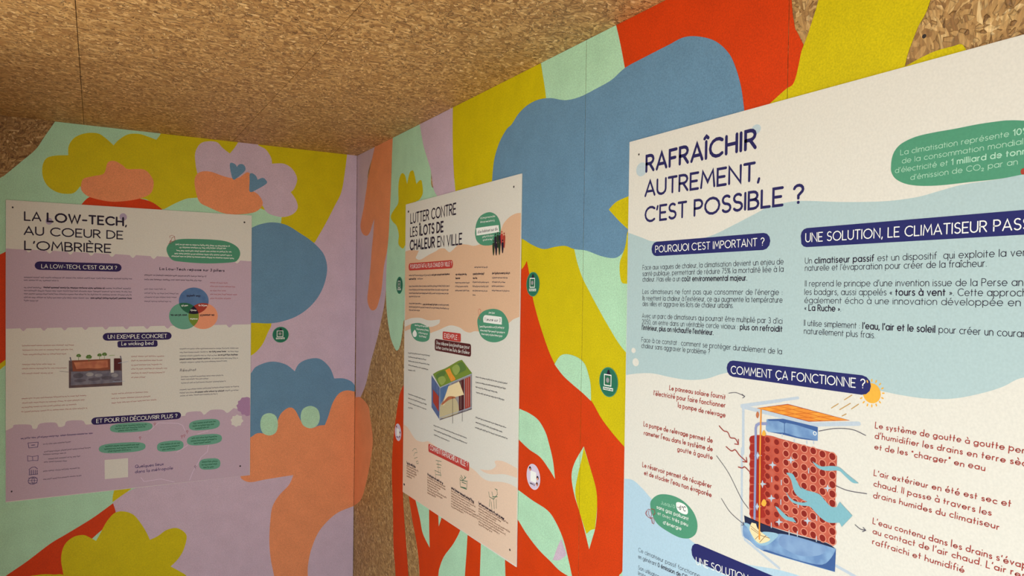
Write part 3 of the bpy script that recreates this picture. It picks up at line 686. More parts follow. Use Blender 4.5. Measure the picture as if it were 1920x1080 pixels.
ink('r', 'painted_leaf', WR, [
  ('P', 'mint', 0, 6, '1805,1222* 1832.8,1174.8 1857.7,1128.2 1863,1086.6 1857.9,1037 1843.9,998.8 1833.7,973.2* 1815,1011.2 1791.3,1054 1767.3,1092.4 1754.4,1135.7 1767.5,1174'),
], d0=0.63, clip=CLR, cuts=SEAMS, label='narrow leaf right of the orange poster')
ink('r', 'painted_mark', WR, [
  ('P', 'yellow', 0, 6, '1805.1,1219.4* 1832.8,1174.8 1857.7,1128.2 1863,1086.6 1856,1030* 1838.9,1022.3 1821.7,1007.9* 1791.3,1054 1771.8,1096.3 1782.1,1146.1 1796.9,1189.7'),
], d0=0.75, clip=CLR, cuts=SEAMS, label='yellow half of the narrow leaf')
ink('r', 'painted_patch', WR, [
  ('P', 'mint', 0, 6, '1948.2,941.2 1957.5,956.9 1972.4,975.6 2012.5,1006.2* 2015.6,886.8* 1930.8,853*'),
], d0=0.63, clip=CLR, cuts=SEAMS, label='mint patch at the foot')
ink('r', 'painted_gap', WR, [
  ('P', 'mint', 0, 6, '720.1,832.8* 779.1,757.2 810.7,706.4 875,673* 868.1,749 866.2,814.8 870,850.9*'),
], d0=0.63, clip=CLR, cuts=SEAMS)
ink('r', 'painted_gap', WR, [
  ('P', 'mint', 0, 6, '936,829.7* 945.6,809.6 951.2,773.2* 964.1,793.9 976.9,816.4 994,836.1*'),
], d0=0.63, clip=CLR, cuts=SEAMS)
ink('r', 'painted_gap', WR, [
  ('P', 'mint', 0, 6, '1131.8,838.2* 1120.7,808.2 1069.2,747.4 998.3,682.2 964.2,633.2 951.7,596.6 924.2,433.1* 1148.5,523.9* 1160.1,670 1169.6,748.9 1175.6,810.5 1186,853.7*'),
], d0=0.63, clip=CLR, cuts=SEAMS)
ink('r', 'painted_gap', WR, [
  ('P', 'mint', 0, 6, '1267.7,843.3* 1268.5,814.8 1266.5,758.3 1264.3,706.7 1260.8,569.3* 1434.9,639.8* 1425.2,763.3 1420.7,814.3 1416.4,855.9*'),
], d0=0.63, clip=CLR, cuts=SEAMS)
ink('r', 'painted_root', WR, [
  ('P', 'orange_red', 0, 6, '632.4,1251.2* 583,1213.7 550,1160.3 512,1046.4 490.9,946.5 487.9,844.9 503.7,717.4 513.9,573.8 541.3,452.2 564.4,266* 702.9,322.9* 676.1,499.6 657.3,583 625.8,714.3 611.6,816.2 660,869.9* 707.5,1086*'),
], d0=0.63, clip=CLR, cuts=SEAMS, label='thin orange-red root')
ink('r', 'painted_patch', WR, [
  ('P', 'coral', 0, 6, '-6.4,1111* 17.4,1106.6 79,1114.8 183.1,1092.9 213,1049.8 250.7,961.9 238.9,889.1 192.4,784.3 144,700.6 93.3,643.9 -6.5,590.3*'),
], d0=0.39, clip=CLR, cuts=SEAMS, label='coral patch wrapping the corner')
# purple poster on the back wall
ink('b', 'printed_band', P1, [
  ('P', 'p_lilac', 0, 3, '-1337.4,1741.7* -1277.2,1740* -1267.2,1729.6 -1257.3,1740.8* -1211.7,1738.7* -1201.5,1728.2 -1191.3,1739.6* -1144.6,1737.2* -1134.1,1726.6 -1123.6,1738.1* -1075.8,1735.9* -1065,1725.1 -1054.3,1736.8* -1005.2,1734.4* -994.1,1723.4 -983.1,1735.3* -932.7,1733* -921.4,1721.9 -910.1,1733.9* -858.4,1731.6* -846.7,1720.3 -835.1,1732.5* -782,1729.9* -770,1718.5 -758.1,1730.8* -703.6,1728.4* -691.3,1716.9 -679,1729.3* -623,1726.9* -610.4,1715.2 -597.8,1727.8* -540.2,1725.1* -527.2,1713.2 -514.2,1726* -467.6,1724.4* -468,1451.4* -542.8,1450.6* -555.6,1438.4 -568.5,1450.8* -624.8,1449.8* -637.3,1437.8 -649.9,1450.1* -704.6,1449.3* -716.8,1437.5 -729,1449.6* -782.4,1448.6* -794.2,1436.9 -806.1,1448.9* -858,1448* -869.6,1436.4 -881.2,1448.2* -931.8,1447.3* -943,1435.9 -954.3,1447.6* -1003.6,1446.9* -1014.6,1435.6 -1025.6,1447.1* -1073.7,1446.2* -1084.4,1435.1 -1095.1,1446.5* -1142,1445.6* -1152.4,1434.6 -1162.8,1445.9* -1208.6,1445* -1218.8,1434.2 -1229,1445.3* -1273.6,1444.6* -1283.5,1433.9 -1293.5,1444.9* -1337.2,1443.3*'),
])
ink('b', 'printed_band', P1, [
  ('P', 'p_lilac', 0, 3, '-1336.8,797.5* -1337,1063.7* -1316.2,1073.9 -1309.7,1083.4 -1261.5,1079.5 -1254.8,1064.7 -1241.3,1063.6 -1230.3,1081.8 -1181.6,1081.2 -1171.2,1063.9 -1152,1066.4 -1143.3,1084.3 -1093.9,1082.5 -1082.2,1067 -1063.4,1065.4 -898.2,1073.6 -741,1072.6 -726.8,1077.1 -716.7,1087.5 -669.5,1087.4 -654.9,1071.7 -638.3,1083.6 -623.7,1090.9 -581.3,1087.9 -564.1,1073 -549.1,1081.1 -536.3,1091.6 -521.1,1088.3 -468.5,1098.5* -469.6,794.5*'),
])
ink('b', 'printed_flower', P1, [
  ('P', 'p_purple', 1, 3, '-469.8,1131.2* -482,1136.6 -493,1135 -503.9,1134.5 -510.4,1124.5 -519.1,1120.4 -519,1108.9 -525.5,1102.4 -521.1,1090.6 -518.8,1078.9 -507.9,1073.5 -503.5,1061.6 -492.5,1060.8 -483.7,1053.1 -470,1056.8*'),
])
ink('b', 'printed_flower', P1, [
  ('P', 'paper', 1, 3, '-523.1,1063 -514.3,1057.8 -503.4,1054.6 -503.3,1043.1 -496.7,1033.3 -505.4,1024.7 -507.5,1015.6 -518.4,1014.2 -527.1,1010.3 -535.8,1017.9 -544.5,1021 -544.5,1032.5 -548.9,1042 -542.5,1048.4 -540.4,1057.4 -531.7,1056.8'),
])
ink('b', 'printed_flower', P1, [
  ('E', 'p_lilac_dark', 0.5, -955.7, 1883.6, 13.1, 14.8, 0, 20),
])
ink('b', 'printed_flower', P1, [
  ('E', 'p_lilac_dark', 0.5, -1203.4, 1851.1, 11.1, 13.2, 0, 20),
])
ink('b', 'printed_title', P1, [
  ('T', 'LA *LOW-TECH*,', -1279.8, 1850.4, -944.8, 1849.4, 31.1, 'ink', 0.155, 1, 0, 0),
  ('T', 'AU COEUR DE', -1280.9, 1796.5, -957.6, 1796.2, 30, 'ink', 0.155, 1, 0, 0),
  ('T', "L'OMBRIÈRE", -1279.2, 1740.5, -999, 1740.8, 31.7, 'ink', 0.155, 1, 0, 0),
])
B_ = ink('b', 'printed_badge', P1, [
  ('B', 'violet', 1, -1248.8, -960.7, 1697.6, 1665.5, 1),
])
ink('b', 'lettering', B_, [
  ('T', "LA LOW-TECH, C'EST QUOI ?", -1226.9, 1672.8, -977.4, 1673.9, 14.2, 'white', 0.13, 2.2, 0, 0),
])
B_ = ink('b', 'printed_badge', P1, [
  ('B', 'violet', 1, -1025.3, -779.3, 1422.8, 1391.8, 1),
])
ink('b', 'lettering', B_, [
  ('T', 'UN EXEMPLE CONCRET', -1007, 1399.8, -797.4, 1399.9, 14.8, 'white', 0.13, 2.2, 0, 0),
])
B_ = ink('b', 'printed_badge', P1, [
  ('B', 'violet', 1, -974.6, -830.8, 1390.1, 1363.8, 0.6),
])
ink('b', 'lettering', B_, [
  ('T', 'Le wicking bed', -959.7, 1372.2, -846.3, 1372.6, 14.9, 'white', 0.12, 2.2, 0, 1),
])
B_ = ink('b', 'printed_badge', P1, [
  ('B', 'violet', 2, -1063.4, -742.1, 1091.1, 1061.9, 1),
])
ink('b', 'lettering', B_, [
  ('T', 'ET POUR EN DÉCOUVRIR PLUS ?', -1045.3, 1069.2, -757.1, 1068.3, 14.8, 'white', 0.13, 3.2, 0, 0),
])
B_ = ink('b', 'printed_bubble', P1, [
  ('P', 'p_green', 1, 5, '-800,1758.7 -788.2,1787.6 -759.3,1803.5 -714.2,1808.9 -627.7,1810.1 -568.5,1804.9 -528.3,1785.4 -514.4,1758.5 -523.8,1729.3 -548.7,1717 -645.9,1709.2 -740,1712.7 -781,1721.2'),
])
ink('b', 'lettering', B_, [
  ('G', -766.6, 1781.5, -556.1, 1782.8, 6.5, 'white', 0.16, 2.2, 1),
  ('G', -751.7, 1769.2, -571.9, 1772.9, 6.5, 'white', 0.16, 2.2, 2),
  ('G', -762.8, 1755.7, -550, 1759.1, 6.5, 'white', 0.16, 2.2, 3),
  ('G', -770.1, 1744, -547.9, 1744.4, 6.5, 'white', 0.16, 2.2, 4),
  ('G', -781.1, 1732.2, -539.9, 1732, 6.5, 'white', 0.16, 2.2, 5),
])
ink('b', 'printed_doodle', P1, [
  ('L', 'red_ink', 2, 1.6, 1, '-792.3,1783.6 -785,1794 -779.6,1810.5 -770.4,1815 -768.5,1800.9 -777.7,1792.4 -785.1,1798.1 -788.7,1791.8 -781.3,1786.1'),
  ('L', 'red_ink', 2, 1.2, 1, '-786.9,1808.1 -788.8,1816.1 -779.6,1820.6 -770.4,1816.3'),
])
ink('b', 'printed_caption', P1, [
  ('T', 'La Low-Tech repose sur 3 piliers', -824.6, 1677.4, -577.2, 1676.9, 10.5, 'ink', 0.2, 1, 0, 1),
  ('G', -880.1, 1652.6, -649.1, 1651.7, 6.4, 'ink', 0.15, 1, 6),
  ('G', -880, 1634.7, -666.3, 1634.7, 6.4, 'ink', 0.15, 1, 7),
  ('G', -879.9, 1595.9, -802.5, 1596.3, 6.4, 'ink_grey', 0.13, 1, 8),
  ('G', -879.8, 1578.8, -754.5, 1578.2, 6.4, 'ink_grey', 0.13, 1, 9),
  ('G', -879.8, 1562.8, -761.9, 1563.4, 6.4, 'ink_grey', 0.13, 1, 10),
  ('G', -879.7, 1546, -776.6, 1546.2, 6.4, 'ink_grey', 0.13, 1, 11),
])
ink('b', 'printed_caption', P1, [
  ('G', -633.5, 1626.6, -563.1, 1625.9, 6.2, 'red_ink', 0.12, 1, 12),
  ('G', -633.4, 1610.8, -533.2, 1610.3, 6.2, 'red_ink', 0.12, 1, 13),
  ('G', -633.3, 1592.5, -566.9, 1592.9, 6.3, 'red_ink', 0.12, 1, 14),
  ('G', -633.3, 1577.9, -522.9, 1576.5, 6.3, 'red_ink', 0.12, 1, 15),
  ('G', -633.2, 1560, -550.8, 1560.2, 6.3, 'red_ink', 0.12, 1, 16),
])
ink('b', 'printed_paragraph', P1, [
  ('G', -1282.1, 1634.1, -922.4, 1635.9, 6, 'ink_grey', 0.15, 1, 17),
  ('G', -1282.1, 1623.4, -1172.2, 1623, 6, 'ink_grey', 0.15, 1, 18),
  ('G', -1282.1, 1595.3, -1223.4, 1595.6, 6, 'ink_grey', 0.15, 1, 19),
  ('G', -1282, 1584, -925.3, 1583.8, 6, 'ink_grey', 0.15, 1, 20),
  ('G', -1282, 1572, -925.3, 1571, 6, 'ink_grey', 0.15, 1, 21),
  ('G', -1282, 1558.6, -1072.4, 1557.6, 6, 'ink_grey', 0.15, 1, 22),
  ('G', -1282, 1546.6, -1237.4, 1545.5, 6, 'ink_grey', 0.15, 1, 23),
  ('G', -1220.6, 1596.3, -1018.2, 1596.7, 6.1, 'ink', 0.24, 1, 24),
  ('G', -1015.2, 1596.7, -925.4, 1597.3, 6.3, 'ink_grey', 0.15, 1, 25),
  ('G', -1066.4, 1557.7, -925.2, 1557.4, 6.3, 'ink', 0.24, 1, 26),
])
ink('b', 'printed_diagram', P1, [
  ('P', 'p_blue', 1, 1, '-638.8,1552.2* -639.8,1541.2* -643.1,1530.7* -648.4,1521* -655.6,1512.5* -664.4,1505.6* -674.3,1500.4* -685.1,1497.3* -696.3,1496.3* -707.5,1497.3* -718.2,1500.5* -728,1505.7* -736.6,1512.5* -743.7,1520.9* -748.9,1530.4* -752.2,1540.7* -753.3,1551.4* -752.3,1562.1* -749.1,1572.5* -744,1582.1* -737,1590.5* -728.4,1597.5* -718.7,1602.7* -708,1606* -696.9,1607.3* -685.7,1606.4* -674.9,1603.4* -664.8,1598.4* -656,1591.6* -648.8,1583.2* -643.3,1573.6* -639.9,1563.1*'),
  ('P', 'p_mint', 1, 1, '-676.6,1488.2* -677.6,1477.3* -680.8,1466.9* -686.1,1457.3* -693.2,1448.9* -701.8,1442.1* -711.7,1437.1* -722.3,1434.1* -733.4,1433.2* -744.4,1434.4* -755,1437.7* -764.7,1442.9* -773.2,1449.8* -780.2,1458.2* -785.4,1467.7* -788.6,1478* -789.7,1488.7* -788.7,1499.3* -785.5,1509.6* -780.4,1519* -773.6,1527.4* -765.1,1534.2* -755.5,1539.3* -744.9,1542.5* -733.9,1543.6* -722.9,1542.6* -712.2,1539.5* -702.3,1534.4* -693.6,1527.6* -686.4,1519.1* -681.1,1509.5* -677.7,1499.1*'),
  ('P', 'p_coral', 1, 1, '-602.7,1487.9* -603.8,1477.1* -607,1466.7* -612.3,1457.2* -619.5,1448.9* -628.2,1442.1* -638.1,1437.1* -648.8,1434.1* -659.9,1433.2* -671,1434.4* -681.7,1437.7* -691.5,1442.8* -700,1449.7* -707.1,1458.1* -712.3,1467.5* -715.5,1477.7* -716.6,1488.4* -715.6,1499* -712.5,1509.2* -707.4,1518.6* -700.4,1526.8* -691.9,1533.6* -682.2,1538.7* -671.6,1541.9* -660.5,1543* -649.4,1542* -638.6,1538.9* -628.7,1533.9* -619.9,1527* -612.7,1518.7* -607.3,1509.1* -603.9,1498.7*'),
  ('P', 'p_green_dark', 2, 1, '-752,1540.3* -744.9,1542.5* -733.9,1543.6* -722.9,1542.6* -712.2,1539.5* -702.3,1534.4* -693.6,1527.6* -686.4,1519.1* -681.1,1509.5* -677.8,1499.4* -685.1,1497.3* -696.3,1496.3* -707.5,1497.3* -718.2,1500.5* -728,1505.7* -736.6,1512.5* -743.7,1520.9* -748.9,1530.4*'),
  ('P', 'p_brick', 2, 1, '-715.4,1499.7* -712.5,1509.2* -707.4,1518.6* -700.4,1526.8* -691.9,1533.6* -682.2,1538.7* -671.6,1541.9* -660.5,1543* -649.4,1542* -640.4,1539.4* -643.1,1530.7* -648.4,1521* -655.6,1512.5* -664.4,1505.6* -674.3,1500.4* -685.1,1497.3* -696.3,1496.3* -707.5,1497.3*'),
  ('P', 'p_olive', 2, 1, '-676.6,1488.2* -677.6,1477.3* -680.8,1466.9* -686.1,1457.3* -693.2,1448.9* -696.2,1446.6* -700,1449.7* -707.1,1458.1* -712.3,1467.5* -715.5,1477.7* -716.6,1488.4* -715.6,1499* -712.5,1509.2* -707.4,1518.6* -700.4,1526.8* -696.6,1529.9* -693.6,1527.6* -686.4,1519.1* -681.1,1509.5* -677.7,1499.1*'),
  ('P', 'ink', 3, 1, '-715.4,1499.7* -712.5,1509.2* -707.4,1518.6* -700.4,1526.8* -696.6,1529.9* -693.6,1527.6* -686.4,1519.1* -681.1,1509.5* -677.8,1499.4* -685.1,1497.3* -696.3,1496.3* -707.5,1497.3*'),
  ('G', -723.1, 1569.3, -672, 1569.8, 8.9, 'ink', 0.2, 3, 27),
  ('G', -782.9, 1489.7, -722.7, 1489.5, 8.8, 'ink', 0.2, 3, 28),
  ('G', -671.6, 1489.3, -609.1, 1489, 9, 'ink', 0.2, 3, 29),
  ('G', -708.6, 1509.5, -686.1, 1509.4, 6.7, 'white', 0.2, 4, 30),
  ('G', -743.1, 1529.4, -718.9, 1529.4, 6.6, 'white', 0.2, 4, 31),
  ('G', -678, 1529.6, -644.9, 1529.6, 6.7, 'white', 0.2, 4, 32),
  ('G', -710.5, 1473.9, -681.8, 1473.7, 6.7, 'white', 0.2, 4, 33),
], label='three overlapping circles in blue, green and coral')
ink('b', 'printed_illustration', P1, [
  ('P', 'soil_dark', 1, 1, '-1138.3,1318.1* -958.9,1320.6* -957,1211.9* -1138,1211.3*'),
  ('P', 'p_stone', 2, 1, '-1130.9,1274.7* -958.7,1270.8* -958.6,1224.5* -1132.2,1221.3*'),
  ('P', 'p_soil', 2, 4, '-1128,1317.8* -1000.6,1320.3* -1000.5,1277.9* -1026.4,1275.4 -1056.7,1278.5 -1086.6,1274.5 -1125,1276.2*'),
  ('P', 'p_clay', 3, 1, '-1122.1,1310.6* -1008.2,1315.2* -1006.6,1287* -1041.6,1283.1* -1074.7,1286.2* -1113.3,1284.4*'),
  ('P', 'maroon', 3, 1, '-985.2,1321.5* -963.5,1320.8* -963.4,1274.5* -985.1,1274.7*'),
  ('P', 'paper', 4, 1, '-999.1,1332.6* -986.8,1332.9* -986.6,1264.9* -997.4,1264.7*'),
  ('L', 'p_green_light', 5, 2, 1, '-1002.2,1332.7 -983.7,1333.8'),
  ('E', 'p_stone_light', 3, -1068.6, 1261.6, 13.5, 7.7, 0, 10),
  ('E', 'p_stone_dark', 3, -1107.3, 1258.1, 17.7, 10.4, 0, 10),
  ('E', 'p_stone_light', 3, -1038.5, 1256.7, 13.6, 7, 0, 10),
  ('E', 'p_stone_dark', 3, -1101.3, 1238.8, 20.7, 6.2, 0, 10),
  ('E', 'p_stone_dark', 3, -1053.5, 1241.6, 21.1, 6.3, 0, 10),
  ('E', 'p_stone_dark', 3, -1011, 1244.8, 18.4, 7.8, 0, 10),
  ('E', 'p_stone_light', 3, -983.4, 1254.1, 12.4, 7.8, 0, 10),
  ('E', 'p_stone_dark', 3, -974.1, 1232.4, 10.8, 5, 0, 10),
  ('L', 'p_leaf', 4, 1.5, 1, '-1106,1318.7 -1106,1334.3'),
  ('E', 'p_leaf', 4, -1110.3, 1336.3, 4, 3, 0, 8),
  ('E', 'p_leaf', 4, -1108.1, 1339.3, 4, 3, 0, 8),
  ('E', 'p_leaf', 4, -1104.6, 1339.9, 4, 3, 0, 8),
  ('E', 'p_leaf', 4, -1101.7, 1336.6, 4, 3.1, 0, 8),
  ('E', 'p_leaf', 4, -1109.5, 1333.8, 4, 3, 0, 8),
  ('E', 'p_leaf', 4, -1102.4, 1333.2, 4, 3.1, 0, 8),
  ('L', 'p_leaf', 4, 1.5, 1, '-1071.8,1312.3 -1071.8,1327.9'),
  ('E', 'p_leaf', 4, -1077.2, 1330.5, 5.1, 3.8, 0, 8),
  ('E', 'p_leaf', 4, -1074.5, 1334.3, 5.1, 3.8, 0, 8),
  ('E', 'p_leaf', 4, -1070, 1334.9, 5.1, 3.8, 0, 8),
  ('E', 'p_leaf', 4, -1066.4, 1330.9, 5.1, 3.8, 0, 8),
  ('E', 'p_leaf', 4, -1076.3, 1327.3, 5.1, 3.8, 0, 8),
  ('E', 'p_leaf', 4, -1067.3, 1326.6, 5.1, 3.8, 0, 8),
  ('L', 'p_leaf', 4, 1.5, 1, '-1035.7,1318.7 -1035.7,1334.4'),
  ('E', 'p_leaf', 4, -1039.9, 1336.4, 3.9, 2.9, 0, 8),
  ('E', 'p_leaf', 4, -1037.8, 1339.3, 3.9, 2.9, 0, 8),
  ('E', 'p_leaf', 4, -1034.3, 1339.8, 3.9, 2.9, 0, 8),
  ('E', 'p_leaf', 4, -1031.6, 1336.7, 3.9, 2.9, 0, 8),
  ('E', 'p_leaf', 4, -1039.2, 1334, 3.9, 2.9, 0, 8),
  ('E', 'p_leaf', 4, -1032.2, 1333.4, 3.9, 2.9, 0, 8),
  ('L', 'p_leaf', 4, 1.5, 1, '-1019,1320.9 -1019,1336.7'),
  ('E', 'p_leaf', 4, -1023.6, 1338.9, 4.3, 3.2, 0, 8),
  ('E', 'p_leaf', 4, -1021.3, 1342.1, 4.3, 3.2, 0, 8),
  ('E', 'p_leaf', 4, -1017.5, 1342.7, 4.4, 3.3, 0, 8),
  ('E', 'p_leaf', 4, -1014.4, 1339.2, 4.4, 3.3, 0, 8),
  ('E', 'p_leaf', 4, -1022.8, 1336.2, 4.3, 3.2, 0, 8),
  ('E', 'p_leaf', 4, -1015.2, 1335.6, 4.4, 3.3, 0, 8),
  ('L', 'p_blue_pale', 5, 1.4, 1, '-971.2,1301.5 -936.9,1307.3'),
  ('L', 'p_blue_pale', 5, 1.4, 1, '-989.6,1229.6 -949.2,1229.3'),
  ('L', 'ink_grey', 5, 1.2, 1, '-1168.7,1278.1 -1139.6,1273.4'),
  ('L', 'p_stone', 4, 4, 1, '-1133.9,1330 -1131,1316.1'),
  ('L', 'p_stone', 4, 4, 1, '-963.6,1329.6 -961.3,1317.1'),
], label='planter cut open to show soil, gravel and seedlings')
ink('b', 'printed_caption', P1, [
  ('G', -1287.4, 1377, -1122.3, 1375.9, 5.7, 'red_ink', 0.12, 1, 34),
  ('G', -1286, 1360.3, -1122.2, 1358.6, 5.7, 'red_ink', 0.12, 1, 35),
  ('G', -1284.6, 1343.5, -1147.1, 1342.2, 5.7, 'red_ink', 0.12, 1, 36),
  ('G', -1287.3, 1306.7, -1181.7, 1304.3, 5.7, 'red_ink', 0.12, 1, 37),
  ('G', -1287.3, 1290.6, -1145.5, 1288.1, 5.7, 'red_ink', 0.12, 1, 38),
  ('G', -1287.3, 1272.2, -1190.2, 1270.5, 5.7, 'red_ink', 0.12, 1, 39),
])
ink('b', 'printed_caption', P1, [
  ('G', -1288.5, 1177.7, -1080.4, 1177.4, 5.7, 'red_ink', 0.12, 1, 40),
  ('G', -1287.2, 1160.8, -1086.3, 1160.4, 5.7, 'red_ink', 0.12, 1, 41),
  ('G', -1288.5, 1144.8, -1113, 1144.7, 5.7, 'red_ink', 0.12, 1, 42),
  ('G', -1289.9, 1128.1, -1077.3, 1127.7, 5.7, 'red_ink', 0.12, 1, 43),
])
ink('b', 'printed_caption', P1, [
  ('G', -926, 1324.8, -803.6, 1321.5, 6.1, 'red_ink', 0.12, 1, 44),
  ('G', -925.9, 1307.7, -813.4, 1305.4, 6.1, 'red_ink', 0.12, 1, 45),
  ('G', -925.9, 1289.8, -815, 1289, 6.1, 'red_ink', 0.12, 1, 46),
  ('G', -925.8, 1273.6, -795.2, 1271.8, 6.1, 'red_ink', 0.12, 1, 47),
  ('G', -925.8, 1257.2, -805, 1255, 6.1, 'red_ink', 0.12, 1, 48),
  ('G', -925.7, 1240, -871.6, 1239.2, 6.1, 'red_ink', 0.12, 1, 49),
])
ink('b', 'printed_caption', P1, [
  ('G', -994.3, 1177.8, -865.9, 1178.8, 5.9, 'red_ink', 0.12, 1, 50),
  ('G', -994.3, 1159.8, -854.2, 1159.6, 6, 'red_ink', 0.12, 1, 51),
  ('G', -994.2, 1141.7, -832.7, 1145.1, 6, 'red_ink', 0.12, 1, 52),
])
ink('b', 'printed_paragraph', P1, [
  ('G', -749, 1350.3, -519.1, 1346.9, 5.9, 'ink_grey', 0.14, 1, 53),
  ('G', -748.9, 1335.5, -639.7, 1334.5, 5.9, 'ink_grey', 0.14, 1, 54),
  ('G', -562.1, 1333.7, -519, 1333.1, 6.1, 'ink_grey', 0.14, 1, 55),
  ('G', -748.9, 1321.5, -604.6, 1319, 5.9, 'ink_grey', 0.14, 1, 56),
  ('G', -625.6, 1306.2, -520.6, 1304.4, 6, 'ink_grey', 0.14, 1, 57),
  ('G', -748.7, 1293.5, -565.5, 1293.8, 5.9, 'ink_grey', 0.14, 1, 58),
  ('G', -743.4, 1233.8, -575.8, 1233, 5.9, 'ink_grey', 0.14, 1, 59),
  ('G', -743.4, 1223.8, -639, 1221.6, 5.9, 'ink_grey', 0.14, 1, 60),
  ('G', -743.3, 1207.9, -570.3, 1207.2, 5.9, 'ink_grey', 0.14, 1, 61),
  ('G', -748.2, 1180.4, -516.2, 1182.5, 5.9, 'ink_grey', 0.14, 1, 62),
  ('G', -748.1, 1167.5, -693.9, 1166.9, 5.9, 'ink_grey', 0.14, 1, 63),
  ('G', -571.8, 1166.5, -517.9, 1166.1, 6.1, 'ink_grey', 0.14, 1, 64),
  ('G', -746.4, 1155.2, -601.9, 1155.4, 5.9, 'ink_grey', 0.14, 1, 65),
  ('G', -636.2, 1334.4, -565.7, 1333.8, 6.4, 'ink', 0.22, 1, 66),
  ('G', -601.1, 1319.7, -518.9, 1318.6, 6.4, 'ink', 0.22, 1, 67),
  ('G', -748.8, 1307.5, -629, 1306.3, 6.3, 'ink', 0.22, 1, 68),
  ('G', -690.5, 1167, -575.4, 1166.3, 6.3, 'ink', 0.22, 1, 69),
  ('T', 'Résultat', -746.9, 1259, -685.9, 1259, 10.3, 'ink', 0.14, 1, 0, 1),
])
ink('b', 'printed_list', P1, [
  ('G', -1290.9, 1027.1, -1170.8, 1027.1, 7, 'ink_blue', 0.17, 1, 70),
  ('G', -1165.4, 1027.2, -1058, 1027.2, 7.1, 'ink_blue', 0.17, 1, 71),
  ('G', -1220.8, 999.4, -1130.9, 1000.6, 5.5, 'ink_grey', 0.15, 1, 72),
  ('G', -1218.1, 970.2, -1065, 971.2, 5.5, 'ink_grey', 0.15, 1, 73),
  ('G', -1220.7, 960.2, -1143.3, 957.7, 5.5, 'ink_grey', 0.15, 1, 74),
  ('G', -1204.6, 941.1, -1100.1, 941.4, 5.5, 'ink_grey', 0.15, 1, 75),
  ('G', -1218, 930.9, -1139.1, 927.2, 5.5, 'ink_grey', 0.15, 1, 76),
  ('G', -1220.6, 896.4, -1097.2, 895.4, 5.5, 'ink_grey', 0.15, 1, 77),
  ('G', -1220.6, 864.2, -1095.8, 865.5, 5.5, 'ink_grey', 0.15, 1, 78),
  ('L', 'ink_blue', 1, 1.8, 1, '-1268.6,1011 -1236.8,1011.2 -1238.1,992.7 -1265.9,991.6 -1268.6,1011'),
  ('L', 'ink_blue', 1, 2.5, 1, '-1258,1001.1 -1247.4,1001.6'),
  ('L', 'ink_blue', 1, 1.6, 1, '-1269.8,962.4 -1255.3,957.7 -1236.8,959.9 -1237.5,940.7 -1254,943.1 -1269.3,942.2 -1269.8,962.4'),
  ('L', 'ink_blue', 1, 1.5, 1, '-1254.5,957.6 -1253.5,943.1'),
  ('L', 'ink_blue', 1, 2, 1, '-1265.8,909.3 -1256.6,917.2 -1246,917.3 -1238.6,909.4'),
  ('L', 'ink_blue', 1, 2, 1, '-1264,907.5 -1264,891.5'),
  ('L', 'ink_blue', 1, 2, 1, '-1257.9,906.8 -1257.9,890.8'),
  ('L', 'ink_blue', 1, 2, 1, '-1251.8,906.1 -1251.8,890.1'),
  ('L', 'ink_blue', 1, 2, 1, '-1245.7,905.4 -1245.7,889.4'),
  ('L', 'ink_blue', 1, 2, 1, '-1239.6,904.7 -1239.6,888.6'),
  ('L', 'ink_blue', 1, 2, 1, '-1265.8,889.5 -1237.5,889.4'),
  ('E', 'ink_blue', 1, -1253.3, 866.2, 15.5, 14.7, 1.8, 20),
  ('L', 'ink_blue', 1, 1.6, 1, '-1267.1,877.5 -1239.6,874.8'),
  ('L', 'ink_blue', 1, 1.6, 1, '-1267.1,867.9 -1239.6,865.2'),
  ('L', 'ink_blue', 1, 1.6, 1, '-1267.1,858.3 -1239.6,855.6'),
  ('L', 'ink_blue', 1, 1.5, 5, '-1253.4,879.7 -1256.6,866.6 -1253.4,852.8'),
  ('L', 'ink_blue', 1, 1.5, 5, '-1251.3,879.4 -1248.1,865.6 -1251.2,852.5'),
])
ink('b', 'printed_card', P1, [
  ('P', 'paper', 1, 1, '-1017.5,919.6* -935.6,918.4* -935.4,841.8* -1016.4,843*'),
])
ink('b', 'printed_caption', P1, [
  ('T', 'Quelques lieux', -910.2, 875.3, -806.7, 875.8, 12.3, 'ink_blue', 0.15, 1, 0, 1),
  ('T', 'dans la métropole', -910.1, 854.7, -771.8, 855.3, 12.3, 'ink_blue', 0.15, 1, 0, 1),
])
